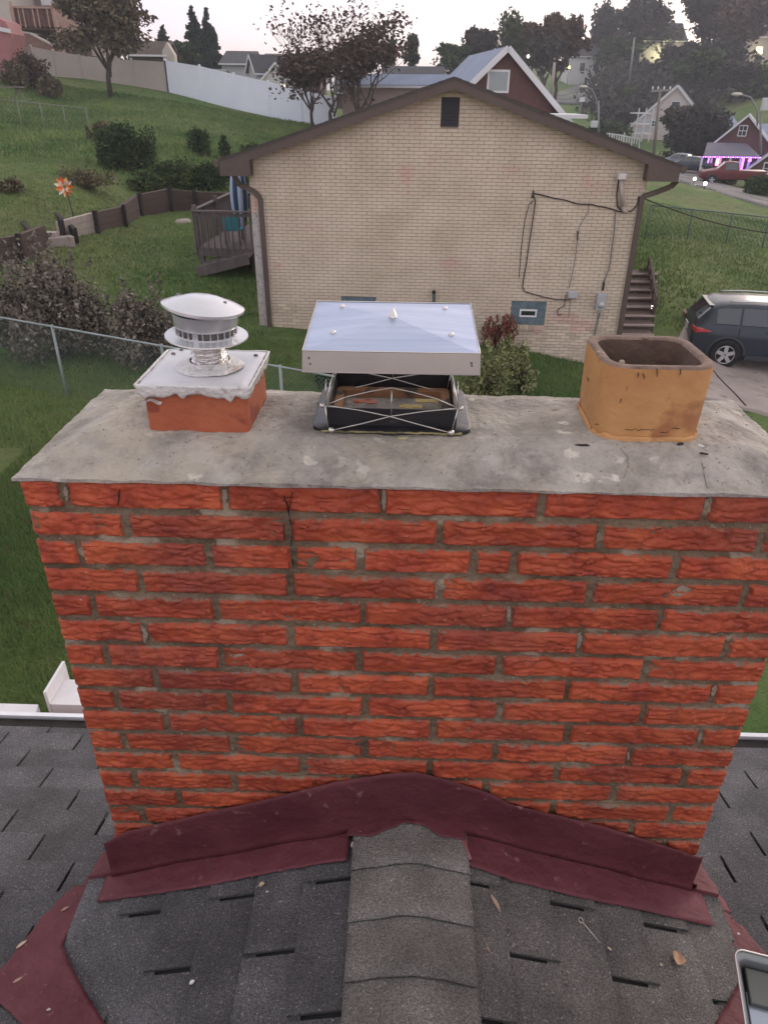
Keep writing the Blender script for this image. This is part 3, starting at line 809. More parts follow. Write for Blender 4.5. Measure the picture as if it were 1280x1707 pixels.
for nm, (x0, y0), (x1, y1) in parts:
    mb = MB(); dx, dy = (0, .003) if y0 == y1 else (.003, 0)
    e_ = .0 if y0 == y1 else .0035
    P = [(x0-dx, y0-dy+e_), (x1+dx, y0-dy+e_ if y0 == y1 else y1-dy-e_), (x1+dx, y1+dy-e_ if y0 != y1 else y1+dy), (x0-dx, y0+dy if y0 == y1 else y1-e_)]
    if y0 == y1: Q = [(x0, y0-.0015), (x1, y0-.0015), (x1, y0+.0015), (x0, y0+.0015)]
    else: Q = [(x0-.0015, y0+.003), (x0+.0015, y0+.003), (x0+.0015, y1-.003), (x0-.0015, y1-.003)]
    mb.hexa([BB(x, y, z) for z in (-.004, zt) for x, y in Q]); L3(mb, col); mb.build(nm, M_BLK, col)
# clay flue inside with rim
mb = MB(); r1 = rs_ring(hw-.004, hd-.004, .015); r2 = rs_ring(hw-.022, hd-.022, .012)
ringloft(mb, [(r1, -.03), (r1, .012), (r2, .010), (r2, -.25)], BB); L3(mb, col); mb.build('clay_liner', mat('buff_clay', (.34, .17, .09), .8, (.44, .22, .10), 12, bump=.4, spots=(.10, .07, .05), spscale=12, spth=.52), col)
mb = MB(); mb.poly([BB(x, y, -.09) for x, y in r2]); L3(mb, col); mb.build('flue_dark_sheet', M_DARK, col)  # added dark sheet stands in for the unlit shaft, which has no floor here
for t_ in ((-.06, .01), (.04, -.015), (.075, .02)):
    mb = MB(); mb.grid(lambda a, b_: BB(t_[0]+(a-.5)*.05, t_[1]+(b_-.5)*.02, .013+.003*nz(a*5, b_*5, t_[0]*40)), 6, 3); L3(mb, col)
    o = mb.build('debris_flake', M_CLAY if t_[0] < 0 else mat('ochre_flake', (.45, .34, .12), .8), col); o.modifiers.new('t', 'SOLIDIFY').thickness = .002
# sealant squeezed from under the flange
mb = MB(); pts = []
for i in range(60):
    a = i/59; pts.append(BB(-BW/2+.02+a*(BW-.04), -BD/2-.003+nz(a*12, 3)*.003, -.001+nz(a*20, 8)*.002))
mb.tube(pts, [.0022+.002*abs(nz(i*.3, 5)) for i in range(60)], 6); L3(mb, col); mb.build('sealant_bead', mat('dark_sealant', (.05, .045, .03), .6, (.30, .27, .12), 20), col, smooth=True)

# lid
cap = root_at('chimney_cap', 'flat stainless steel chimney cap lid on crossed wire legs, over the black middle collar', 'chimney cap', bu, bd, bH-.05)
q1, Hf = uH(505, 585, .10); q2, Hf2 = uH(800, 590, .10)
lu = (q1+q2)/2; LW = q2-q1; LD = .262; lH = (Hf+Hf2)/2
ld = .10+LD/2
print('lid', LW, lH, lu, bu, BW)
tilt_y = (Hf2-Hf)/LW
BT = -0.028/LD          # back edge a little higher
def LB(u, d, z): return cp(lu+u, ld+d, lH+tilt_y*u*.6+(d+LD/2)*BT-z)
mb = MB(); a, b = LW/2, LD/2
C4 = [(-a, -b), (a, -b), (a, b), (-a, b)]
pts = [LB(x, y, 0) for x, y in C4]; apex = LB(0, 0.004, .017)
n0 = 0; mb.v = pts+[apex]; mb.f = [(0, 1, 4), (1, 2, 4), (2, 3, 4), (3, 0, 4)]
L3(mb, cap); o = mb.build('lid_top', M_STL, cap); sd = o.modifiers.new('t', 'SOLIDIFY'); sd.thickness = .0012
SK = .040
for i in range(4):
    x0, y0 = C4[i]; x1, y1 = C4[(i+1) % 4]; mb = MB(); e1 = 1.003
    mb.quad(LB(x0, y0, .0), LB(x1, y1, .0), LB(x1*1.012, y1*1.012, -SK), LB(x0*1.012, y0*1.012, -SK)); L3(mb, cap)
    o = mb.build('lid_skirt', M_STLF, cap); sd = o.modifiers.new('t', 'SOLIDIFY'); sd.thickness = .0012
mb = MB(); mb.tube([LB(x*1.003, y*1.003, .0008) for x, y in C4+[C4[0]]], .0014, 6); L3(mb, cap); mb.build('folded_rim', M_ROD, cap, smooth=True)
mb = MB(); mb.tube([LB(x*1.014, y*1.014, -SK) for x, y in C4+[C4[0]]], .0014, 6); L3(mb, cap); mb.build('bottom_hem', M_ROD, cap, smooth=True)
def bolt(x, y, z, r, name='bolt', parts=((1, 0), (1, .5), (.6, .9), (0, 1))):
    mb = MB(); mb.lathe([(r*p, r*q) for p, q in parts], n=12); mb.v = [LB(x+v.x, y+v.y, z+v.z) for v in mb.v]; L3(mb, cap); return mb.build(name, M_ROD, cap, smooth=True)
for x, y in ((-.108, .085), (.108, .085), (-.115, -.055), (.115, -.055)):
    zt_ = .017*(1-max(abs(x)/a, abs(y)/b)); bolt(x, y, zt_, .0052)
bolt(0, .004, .016, .0075, 'centre_nut', ((1, 0), (1, .8), (.75, .8), (.75, 1.5), (.45, 1.5), (.45, 2.2), (0, 2.3)))
for x, z in ((-a+.011, -.013), (-a+.013, -.024), (a-.015, -.017), (a-.014, -.022)):
    mb = MB(); mb.lathe([(0, .0012), (.0022, .001), (.003, 0)], n=8); mb.v = [LB(x+v.x, -b*1.006-v.z-.0006, z+v.y) for v in mb.v]; L3(mb, cap); mb.build('rivet', M_SCREWD, cap)
# wire legs: crossed bows front and back, knuckles at the corners
def wire(P, r=.0012, name='wire_leg'):
    mb = MB(); mb.tube(P, r, 6); L3(mb, cap); mb.build(name, M_ROD, cap, smooth=True)
def bow(A, B_, sag, up, n=14):
    A = Vector(A); B_ = Vector(B_); return [A.lerp(B_, i/n)+Vector((0, 0, 1))*(up*math.sin(math.pi*i/n)) for i in range(n+1)]
def KB(u, d, H): return cp(u, d, H)
hz = .596
uLf, _ = uH(553, 706, .14); uRf, _ = uH(752, 704, .14); uLk, Hk = uH(540, 646, .125); uRk, Hk2 = uH(766, 648, .125)
bkd = bd+BD/2-.03; frd = .132
for dpt, dz in ((frd, 0), (bkd, -.0)):
    lo = .585; kn = .533
    A = KB(uLf, dpt-.004, lo); B_ = KB(uRf, dpt-.004, lo); Cc = KB(uLk, dpt, kn); Dd = KB(uRk, dpt, kn)
    # lower cross: from left lower bolt up to right knuckle and back
    mid = KB((uLk+uRk)/2, dpt, (lo+kn)/2-.006)
    wire([A, A.lerp(mid, .5)+Vector((0, 0, -.001)), mid, mid.lerp(Dd, .5)+Vector((0, 0, .002)), Dd])
    wire([B_, B_.lerp(mid, .5)+Vector((0, 0, -.001)), mid+Vector((0, -.003, 0)), mid.lerp(Cc, .5)+Vector((0, 0, .002)), Cc])
    top = KB((uLk+uRk)/2, dpt, .493)
    wire([Cc, Cc.lerp(top, .33)+Vector((0, 0, .006)), Cc.lerp(top, .7)+Vector((0, 0, .004)), top]); wire([Dd, Dd.lerp(top, .33)+Vector((0, 0, .006)), Dd.lerp(top, .7)+Vector((0, 0, .004)), top])
    wire([mid, KB((uLk+uRk)/2, dpt, .50)], .001)
    for P, off in ((Cc, -1), (Dd, 1)):
        p0 = P; wire([p0, p0+eu*off*(-.004)+Vector((0, 0, .055))]); wire([p0+eu*(off*.0), p0+eu*off*(.010 if off > 0 else .006)*(-1)+Vector((0, 0, -.052))])
        wire([p0+eu*off*(-.008), p0+eu*off*(-.012)+Vector((0, 0, .055))])
        mb = MB(); mb.lathe([(0, -.005), (.0045, -.003), (.0045, .003), (0, .005)], n=10); mb.v = [p0+eu*(off*.006)+Vector((v.z, v.y, v.x)) for v in mb.v]; L3(mb, cap); mb.build('knuckle', M_ROD, cap, smooth=True)
    for P in (A, B_):
        mb = MB(); mb.lathe([(0, -.007), (.0045, -.005), (.006, 0), (.0045, .005), (0, .007)], n=10); mb.v = [P+Vector((v.z, v.y, v.x+.001)) for v in mb.v]; L3(mb, cap); mb.build('bolt', M_ROD, cap, smooth=True)
for s_, uu in ((-1, uLk), (1, uRk)):
    wire([KB(uu, frd, .533), KB(uu, bkd, .533)], .0013, 'side_wire')

# ---- right: bare orange clay flue
M_OCL = mat('orange_clay', (.41, .200, .070), .70, (.54, .29, .115), 4, 7, bump=.4, bscale=40, spots=(.34, .15, .06), spscale=7, spth=.56)
t = M_OCL.node_tree; L = t.links.new; bb_ = t.nodes['Principled BSDF']; src = bb_.inputs['Base Color'].links[0].from_socket
tcn = t.nodes.new('ShaderNodeTexCoord'); mpn = t.nodes.new('ShaderNodeMapping'); mpn.inputs['Scale'].default_value = (1, 1, .45); L(tcn.outputs['Object'], mpn.inputs[0])
for sc_, th, w_, colr, amt in ((48, .70, .05, (.10, .04, .025), .85), (10, .60, .2, (.48, .20, .09), .6)):
    n = t.nodes.new('ShaderNodeTexNoise'); n.inputs['Scale'].default_value = sc_; n.inputs['Detail'].default_value = 6; L(mpn.outputs[0], n.inputs['Vector'])
    mr_ = t.nodes.new('ShaderNodeMapRange'); mr_.inputs[1].default_value = th; mr_.inputs[2].default_value = th+w_; mr_.inputs[4].default_value = amt; L(n.outputs[0], mr_.inputs[0])
    mx = t.nodes.new('ShaderNodeMix'); mx.data_type = 'RGBA'; L(mr_.outputs[0], mx.inputs[0]); L(src, mx.inputs[6]); mx.inputs[7].default_value = (*colr, 1); src = mx.outputs[2]
L(src, bb_.inputs['Base Color'])
M_SOOT = mat('sooty_clay', (.10, .065, .05), .95, (.17, .105, .075), 10, 6, bump=.6, bscale=50)
M_RIM = mat('sooty_rim', (.13, .09, .075), .9, (.24, .16, .12), 20, 6, bump=.8, bscale=70)
ua, Ha_ = uH(1014, 612, .135); ub, Hb_ = uH(1199, 614, .135)
OW = ub-ua; OD = .212; ou = (ua+ub)/2; od = .135+OD/2; oH = .600
q1, Ht1 = uH(1010, 610, .135); q2, Ht2 = uH(1165, 614, .135)
OH = oH-(Ht1+Ht2)/2
print('orange flue', OW, OH)
of = root_at('clay_flue', 'bare open-topped orange clay flue with a sooty rim at the right end of the crown', 'flue', ou, od, oH)
def OB(u, d, z): return cp(ou+u, od+d, oH-z)
mb = MB()
n_ = 8
def oz(base, amp, f_): return lambda i: base+amp*nz(i*.35, f_)
rr = []
for j in range(10):
    z = -.02+(OH+.015)*j/9; g = .004*(j/9)
    rr.append((rs_ring(OW/2+g, OD/2+g, .048, n_), z))
rr.append((rs_ring(OW/2+.004, OD/2+.004, .048, n_), oz(OH-.003, .0015, 1)))
ringloft(mb, rr, OB); L3(mb, of); o = mb.build('flue_body', M_OCL, of, smooth=True)
mb = MB(); ringloft(mb, [(rs_ring(OW/2+.004, OD/2+.004, .048, n_), oz(OH-.003, .0015, 1)), (rs_ring(OW/2+.001, OD/2+.001, .047, n_), oz(OH+.001, .002, 2)), (rs_ring(OW/2-.013, OD/2-.013, .038, n_), oz(OH, .002, 3)), (rs_ring(OW/2-.017, OD/2-.017, .035, n_), OH-.004)], OB); L3(mb, of); mb.build('rim', M_RIM, of, smooth=True)
mb = MB(); ringloft(mb, [(rs_ring(OW/2-.017, OD/2-.017, .035, n_), OH-.004), (rs_ring(OW/2-.018, OD/2-.018, .035, n_), -.35)], OB); L3(mb, of); mb.build('inner_wall', M_SOOT, of, smooth=True)
mb = MB(); mb.poly([OB(x, y, -.12) for x, y in rs_ring(OW/2-.017, OD/2-.017, .035, n_)]); L3(mb, of); mb.build('flue_dark_sheet', M_DARK, of)  # dark sheet in place of the shade down the open flue
# broken clay lip round the foot
mb = MB(); N_ = 120
def lip(a, b_):
    rg_ = rs_ring(OW/2-.002, OD/2-.002, .048, n_); f_ = (a % 1)*len(rg_); i_ = int(f_) % len(rg_); j_ = (i_+1) % len(rg_); q_ = f_-int(f_); x = rg_[i_][0]*(1-q_)+rg_[j_][0]*q_; y = rg_[i_][1]*(1-q_)+rg_[j_][1]*q_; l = math.hypot(x, y)
    k_ = .004+.004*nz(a*15, 2)+.005*max(0, nz(a*40, 6)); z = -.004+.018*(1-b_)*(1+.9*nz(a*18, 4))
    e_ = 1+(k_*b_+.003)/l
    return OB(x*e_, y*e_, z-.004*b_+nz(a*70, b_*3)*.0015)
mb.grid(lip, N_, 4); L3(mb, of); o = mb.build('broken_lip', M_OCL, of, smooth=True); o.modifiers.new('t', 'SOLIDIFY').thickness = .004
# soot runs, tar drips and cracks on the front
M_TAR = mat('soot_run', (.10, .045, .028), .7)
def onfront(x, y): return uH(x, y, .135-.0052)
for i, pts in enumerate(([(1063, 620), (1062, 630)], [(1071, 622), (1073, 632)], [(1094, 614), (1094, 628)], [(1133, 614), (1132, 626)], [(1035, 664), (1031, 672)], [(978, 628), (980, 637)])):
    mb = MB(); P = [onfront(*p) for p in pts]
    mb.tube([cp(P[0][0], .1285, P[0][1]), cp((P[0][0]+P[1][0])/2+.001, .1283, (P[0][1]+P[1][1])/2), cp(P[1][0], .1285, P[1][1])], [.0009, .0012, .0004], 6); L3(mb, of); mb.build('soot_run', M_TAR, of)
for (xa, xb, y) in ((1040, 1088, 715), (1098, 1112, 719), (1118, 1133, 713), (990, 997, 706)):
    mb = MB(); P = []
    for i in range(12):
        x = xa+(xb-xa)*i/11; q = uH(x, y+nz(x*.2, 4)*3, .125); P.append(cp(q[0], .1205, q[1]))
    mb.tube(P, [.0006+.0012*abs(nz(i*.9, xa)) for i in range(12)], 5); L3(mb, of); mb.build('tar_seam', M_CRACK, of)
for (x, y) in ((996, 589), (1036, 604), (1074, 563)):
    p = onplane(x, y, Vector((0, 0, CZ-(oH-OH))), Vector((0, 0, 1)))
    mb = MB(); mb.lathe([(0, .005), (.004, .004), (.006, .0), (.004, -.002)], n=8, fn=lambda r, z, t: (r*(1+.5*nz(math.cos(t)*3, math.sin(t)*3, x)), z)); mb.v = [p+v for v in mb.v]; L3(mb, of); mb.build('mortar_crumb', M_MORT2, of)

# chips lying on the crown
def on_crown(x, y):
    p = atH(x, y, .60)
    for _ in range(6):
        q = p-CO; p = atH(x, y, Hcrown(q.dot(eu), q.dot(ed)))
    return p
M_CHIP = mat('dark_flake', (.03, .025, .022), .9); M_CHIPW = mat('white_flake', (.6, .58, .54), .8)
def flake(name, label, cat, p, rx, ry, M, rz=0, th=.002, group=None, up=None):
    mb = MB(); n = 12
    P = []
    for k in range(n):
        t = 2*math.pi*k/n; r_ = 1+.3*nz(math.cos(t)*2, math.sin(t)*2, p.x*31)
        P.append((rx*r_*math.cos(t), ry*r_*math.sin(t)))
    mb.v = [Vector((x, y, 0)) for x, y in P]+[Vector((x*.85, y*.85, th+.0012*nz(x*300, y*300))) for x, y in P]
    mb.f = [tuple(range(n, 2*n))]+[(k, (k+1) % n, n+(k+1) % n, n+k) for k in range(n)]
    o = mb.build(name, M); o.location = p
    if up is not None:
        q = Vector((0, 0, 1)).rotation_difference(up); o.rotation_mode = 'QUATERNION'; o.rotation_quaternion = q @ Matrix.Rotation(rz, 3, 'Z').to_quaternion()
    else: o.rotation_euler = (0, 0, rz)
    return tag(o, label, cat, group)
flake('dark_chip', 'long thin black sliver lying on the crown left of the orange flue', 'debris', on_crown(970, 743), .016, .0028, M_CHIP, .05, .003)
flake('dark_chip', 'small dark chip at the right foot of the orange flue', 'debris', on_crown(1133, 741), .008, .004, M_CHIP, .3, .003)
flake('white_chip', 'small white chip lying on the crown just right of the orange flue', 'debris', on_crown(1167, 744), .006, .003, M_CHIPW, -.4, .003)
flake('dark_chip', 'dark curled flake on the crown right of the white chip', 'debris', on_crown(1172, 757), .008, .0025, M_CHIP, -.3, .003)
flake('ochre_chip', 'ochre mortar chip beside the front of the black collar', 'debris', on_crown(672, 731), .012, .004, mat('ochre', (.42, .38, .2), .8), .1, .003)

# =================================================================== small things on the roof
def on_saddle(x, y, lift=.0095):
    p = atH(x, y, 1.7)
    for _ in range(10):
        q = p-CO; u = q.dot(eu); p = atH(x, y, (caph(u)-.004 if abs(u-UR) < .14 else Hcri(u)-lift))
    u = (p-CO).dot(eu); s = -1 if u < UR else 1
    n = (Vector((0, 0, 1))+eu*(s*.333)).normalized()
    return p, n
def leaf(label, x, y, L_, W_, colr, rz, curl=.25, lift=.0095, cat='leaf', name='dry_leaf', main=False, group=None):
    if main:
        p = atH(x, y, 1.7)
        for _ in range(10): p = atH(x, y, Hmain((p-CO).dot(ed))-.015)
        n = (Vector((0, 0, 1))+ed*.333).normalized()
    else: p, n = on_saddle(x, y, lift)
    mb = MB()
    def f(a, b_):
        x_ = (a-.5)*L_; wv = math.sin(math.pi*min(1, a*1.02+.01))**.8; y_ = (b_-.5)*W_*wv*(1+.2*nz(a*9, b_*3, x))
        return Vector((x_, y_, .0015+abs(b_-.5)**2*W_*curl*3*wv+.15*L_*(a-.5)**2+nz(a*4, b_*4, y)*.0012))
    mb.grid(f, 12, 5)
    o = mb.build(name, mat('leaf_'+str(int(x)), colr, .8, tuple(c*.6 for c in colr), 60), smooth=True)
    o.modifiers.new('t', 'SOLIDIFY').thickness = .0006
    o.location = p; o.rotation_mode = 'QUATERNION'; o.rotation_quaternion = Vector((0, 0, 1)).rotation_difference(n) @ Matrix.Rotation(rz, 3, 'Z').to_quaternion()
    return tag(o, label, cat, group)
leaf('curled pale brown leaf, largest on the right side of the saddle', 1128, 1598, .036, .034, (.50, .30, .19), 1.2, .35)
leaf('long narrow tan leaf lying below the right end of the slot near the ridge', 825, 1507, .046, .011, (.46, .33, .24), -1.1, .5)
leaf('tan leaf just below the left flashing edge', 437, 1475, .017, .013, (.55, .42, .30), .3)
leaf('small white leaf beside the left edge of the ridge caps', 588, 1408, .019, .008, (.58, .54, .48), 1.4)
leaf('small white bird-dropping-like chip on the left saddle slope', 321, 1638, .014, .010, (.72, .71, .72), .4, cat='debris', name='white_chip')
leaf('small pale chip under the wire ring pin', 1015, 1582, .012, .006, (.60, .52, .38), -.6, cat='debris', name='pale_chip')
leaf('small brown leaf on the ridge cap edge, right slope', 813, 1583, .014, .008, (.34, .22, .17), -1.0)
leaf('little white flake under the tan leaf at the left flashing', 446, 1487, .007, .005, (.66, .64, .62), 0, cat='debris', name='white_chip')
leaf('tiny ochre flake between the two lowest right slots', 1101, 1608, .007, .005, (.62, .52, .36), .9, cat='debris', name='pale_chip')
leaf('pinkish leaf lying in the left valley flashing, upper one', 109, 1516, .024, .009, (.42, .24, .21), .9, main=True)
leaf('pale leaf standing in a slot of the left roof slope', 37, 1575, .032, .010, (.58, .44, .34), 1.1, main=True)
leaf('pinkish leaf on the lower left valley flashing', 30, 1635, .022, .008, (.46, .30, .27), .8, main=True)
leaf('white crumb on the lower left valley flashing', 82, 1684, .010, .007, (.55, .45, .42), .2, main=True, cat='debris', name='white_chip')
leaf('white crumb on the right valley flashing by the metal tray', 1230, 1557, .009, .006, (.55, .48, .46), .2, cat='debris', name='white_chip')
# scattered grit: countless specks
def grit(name, n, fn, M, smin, smax, label):
    mb = MB()
    for _ in range(n):
        p, nrm = fn(); s_ = random.uniform(smin, smax); a_ = nrm.orthogonal().normalized(); a_.rotate(Matrix.Rotation(random.random()*6.28, 3, nrm)); b_ = nrm.cross(a_)
        mb.v += [p+a_*s_, p+b_*s_*.7, p-a_*s_*.8, p-b_*s_*.6, p+nrm*s_*.8]; k = len(mb.v)-5
        mb.f += [(k, k+1, k+4), (k+1, k+2, k+4), (k+2, k+3, k+4), (k+3, k, k+4)]
    o = mb.build(name, M); tag(o, label, 'grit', None, 'stuff'); return o
def g1():
    u = random.uniform(EL+.02, ER-.02); d = random.uniform(-.95, -.02); s = -1 if u < UR else 1
    return cp(u, d, (caph(u)-.008 if abs(u-UR) < .14 else Hcri(u)-.0105)), (Vector((0, 0, 1))+eu*(s*.333)).normalized()
grit('roof_grit', 420, g1, mat('pale_grit', (.45, .41, .38), .9, rnd=0), .0008, .0022, 'pale specks of mortar and shingle grit scattered over the saddle')
def g2():
    u = random.uniform(0, CW); d = random.uniform(0, CD); return cp(u, d, Hcrown(u, d)-.0006), Vector((0, 0, 1))
grit('crown_grit', 500, g2, mat('dark_grit', (.14, .12, .11), .95), .0007, .0025, 'dark grit and crumbs scattered over the concrete crown')
def g3():
    k = random.randint(1, 17); H = HB+k*CRS+random.uniform(-.006, .004); u = random.uniform(0, CW)
    return cp(u, -.004, H), -ed
grit('mortar_crumbs', 260, g3, mat('crumb', (.45, .38, .30), .95), .0008, .0024, 'pale crumbs stuck along the mortar joints of the chimney face')

# ring pin (a little wire key)
pa, na = on_saddle(968, 1534, .014); pb, nb_ = on_saddle(1000, 1572, .014)
mb = MB(); dirv = (pb-pa).normalized(); side = na.cross(dirv); rr_ = .0065
ringp = [pa+dirv*(rr_*math.cos(t))+side*(rr_*math.sin(t)) for t in [2*math.pi*i/16 for i in range(17)]]
mb.tube([pb, pa+dirv*rr_*1.2]+ringp, .0010, 6)
o = mb.build('ring_pin', M_ROD, smooth=True); tag(o, 'thin wire pin with a ring end lying on the right slope of the saddle', 'pin')

# metal tray at lower right
M_ALU = mat('tray_aluminium', (.16, .17, .175), .35, (.24, .25, .255), 4, metal=.7, bump=.1, bscale=10)
M_PANEL = mat('tray_inner_panel', (.30, .33, .40), .25, metal=.6)
tH = 1.50
pA = atH(1222, 1580, tH); pB = atH(1186, 1707, tH); pC = atH(1290, 1597, tH)
ax = (pC-pA).normalized(); ay = (pB-pA).normalized(); ay = (ay-ax*ax.dot(ay)).normalized()
tray = thing('metal_tray', 'shallow aluminium tray holding dark gear at the lower right corner of the roof', 'tray', pA)
TWd, TLn, TDp = .30, .36, .05
c0 = pA+ax*TWd/2+ay*TLn/2
def TB(x, y, z): return c0+ax*x+ay*y+Vector((0, 0, z))
ru = lambda e_, rd: rs_ring(TWd/2+e_, TLn/2+e_, rd)
mb = MB(); ringloft(mb, [(ru(-.02, .01), -TDp), (ru(-.012, .014), -.012), (ru(0, .02), 0)], TB)
mb.poly([TB(x, y, -TDp+.001) for x, y in ru(-.02, .01)]); relocate(mb, tray)
o = mb.build('tray_body', M_ALU, tray); smooth_angle(o, 50); o.modifiers.new('t', 'SOLIDIFY').thickness = .0015
mb = MB(); rg = ru(0, .02); mb.tube([TB(x, y, 0) for x, y in rg+[rg[0]]], .0019, 8); relocate(mb, tray); mb.build('rolled_rim', mat('rim_metal', (.55, .52, .50), .3, metal=.8), tray, smooth=True)
mb = MB(); mb.box((0, 0, 0), (1, 1, 1)); mb.v = [TB(-.105+v.x*.045, .02+v.y*.28, -TDp+.008+v.z*.01) for v in mb.v]; relocate(mb, tray); mb.build('side_panel', M_PANEL, tray, bevel=.002)
mb = MB(); mb.box((0, 0, 0), (1, 1, 1)); mb.v = [TB(0+v.x*.25, -.128+v.y*.07, -TDp+.014+v.z*.02) for v in mb.v]; relocate(mb, tray); mb.build('end_block', mat('tray_grey', (.10, .105, .10), .45, metal=.4), tray, bevel=.003)
gear = root_at('tool_box', 'dark plastic case lying inside the metal tray', 'case', 0, 0, 0)
gear.location = TB(.03, .06, -TDp); gear.rotation_euler = (0, 0, 0)
mb = MB(); rb = rs_ring(.10, .12, .02)
ringloft(mb, [(rb, .0), (rb, .028), (rs_ring(.094, .114, .018), .033)], lambda x, y, z: TB(.035+x, .05+y, -TDp+z), True); relocate(mb, gear); mb.build('case_body', mat('dark_case', (.018, .018, .015), .55, (.03, .03, .022), 8, bump=.3), gear)
mb = MB(); mb.grid(lambda a, b_: TB(.0+a*.03, .0+b_*.16, -TDp+.036+.003*nz(a*3, b_*5)), 4, 8); relocate(mb, gear); mb.build('strap', mat('strap', (.06, .055, .045), .8), gear).modifiers.new('t', 'SOLIDIFY').thickness = .003
# =================================================================== terrain (thin plate spline through surveyed points)
ctrl = []
def cD(px, py, D): p = atD(px, py, D); ctrl.append((p.x, p.y, CZ-p.z))
def cH(px, py, H): p = atH(px, py, H); ctrl.append((p.x, p.y, H))
for a in ((20, 1100, 4.6), (40, 850, 4.52), (0, 640, 4.42), (250, 600, 4.5), (1268, 1150, 5.5), (1279, 760, 5.6), (1240, 660, 5.62), (1200, 613, 5.68), (640, 900, 4.9), (300, 900, 4.7), (950, 900, 5.3),
          (200, 440, 4.12), (350, 405, 4.08), (100, 420, 3.95), (350, 500, 4.35), (850, 640, 4.98), (1000, 660, 5.25)): cH(*a)
for a in ((448, 543, 16.4), (854, 579, 16.15), (971, 605, 16.0),
          (1112, 520, 18.6), (1180, 470, 22.5), (1120, 400, 27), (1250, 425, 27), (1080, 352, 35), (1275, 404, 31), (1200, 352, 42), (1210, 322, 52), (1280, 347, 46), (1130, 292, 72),
          (1240, 312, 66), (1100, 282, 80), (1160, 240, 112), (1000, 250, 95), (950, 200, 130), (900, 165, 150), (1000, 155, 170), (1100, 112, 200), (1250, 105, 175), (1278, 190, 112), (1270, 62, 215),
          (240, 363, 28.5), (320, 352, 30.5), (410, 345, 31), (110, 300, 27.5), (0, 335, 24), (0, 262, 33), (150, 222, 43), (300, 258, 38), (350, 235, 44), (100, 172, 56), (290, 156, 66), (400, 183, 64), (540, 214, 60),
          (60, 132, 62), (0, 118, 62), (450, 235, 50), (200, 102, 82), (400, 150, 90), (540, 175, 110)): cD(*a)
for x, d, H in ((0, 40, 3.6), (3, 70, 2.2), (0, 100, .8), (10, 130, .6), (0, 200, -1.5), (-150, 300, -12), (-70, 150, -4), (150, 260, -20), (60, 330, -12), (0, 330, -3), (0, -18, 4.9), (-20, -5, 4.3), (25, -5, 6.2), (30, 15, 6.0), (-25, 12, 4.0),
                (0, 3, 4.9), (2, 10, 5.0), (-300, 400, -18), (300, 400, -26), (60, 30, 6.2), (70, 60, 6.0), (-60, 40, 1.5), (5, 22, 4.7), (5, 28, 4.35), (0, 25, 4.2), (0, 600, -4), (-400, 800, -10), (400, 800, -25), (5.6, 19.9, 4.15), (5.4, 16.2, 5.30), (5.4, 17.2, 5.25), (5.5, 18.3, 4.85), (5.9, 17.6, 5.05), (5.9, 18.8, 4.6)):
    ctrl.append((x, d, H))
ctrl = np.array(ctrl); SCL = 10.0
def _w(P): # compress far distances so near detail survives
    r = np.sqrt(P[:, 0]**2+(P[:, 1]+8)**2); k = np.log1p(r/SCL)/r
    return np.stack([P[:, 0]*k, (P[:, 1]+8)*k], 1)*10
Pc = _w(ctrl[:, :2]); nC = len(Pc)
def _U(r2): return np.where(r2 > 1e-12, r2*np.log(r2+1e-12), 0)
K = _U(((Pc[:, None]-Pc[None])**2).sum(-1)) + np.eye(nC)*.02
PP = np.hstack([np.ones((nC, 1)), Pc]); A = np.zeros((nC+3, nC+3)); A[:nC, :nC] = K; A[:nC, nC:] = PP; A[nC:, :nC] = PP.T
wc = np.linalg.solve(A, np.concatenate([ctrl[:, 2], [0, 0, 0]]))
def groundHs(P):
    Q = _w(np.asarray(P, float)); out_ = np.empty(len(Q))
    for i in range(0, len(Q), 20000):
        q = Q[i:i+20000]; out_[i:i+20000] = _U(((q[:, None]-Pc[None])**2).sum(-1)) @ wc[:nC] + wc[nC]+q @ wc[nC+1:]
    return out_
def gz(x, y): return CZ-float(groundHs([[x, y]])[0])
def onground(px, py, D0=20):
    """where the sight line of a photo point meets the ground"""
    r = ray(px, py); Ds = np.geomspace(2.0, 400, 700); P = np.array([[r.x*d/r.y, d] for d in Ds]); g = CZ-groundHs(P); z = CZ+np.array([r.z*d/r.y for d in Ds])
    i = np.argmax(z < g); 
    if z[i] >= g[i]: i = len(Ds)-1
    return Vector((P[i, 0], P[i, 1], g[i]))
ys = np.concatenate([np.linspace(-20, 3, 16), 3+np.cumsum(np.geomspace(.12, 9, 330))]); ys = ys[ys < 900]; ys = np.append(ys, [1100, 1500, 2500])
ss = np.linspace(-1, 1, 261); ss = np.sign(ss)*np.abs(ss)**1.25
X = ss[None, :]*(np.abs(ys)[:, None]*1.15+30); Y = np.repeat(ys[:, None], len(ss), 1)
Pg = np.stack([X.ravel(), Y.ravel()], 1); Hg_ = groundHs(Pg)
def _rr(P): return np.sqrt(P[:, 0]**2+P[:, 1]**2)
rr_ = _rr(Pg); rg = np.random.RandomState(3)
lump = np.array([noise.noise(Vector((x*.35, y*.35, 0)))*.035+noise.noise(Vector((x*.09, y*.09, 5)))*.10*min(1, max(0, (math.hypot(x, y)-20)/30)) for x, y in Pg])
farfix = np.clip((rr_-350)/500, 0, 1); Hg_ = Hg_*(1-farfix)+farfix*(-6)
V = [(x, y, CZ-h-l) for (x, y), h, l in zip(Pg, Hg_, lump)]
ny, nx = Y.shape
F = [(j*nx+i, j*nx+i+1, (j+1)*nx+i+1, (j+1)*nx+i) for j in range(ny-1) for i in range(nx-1)]
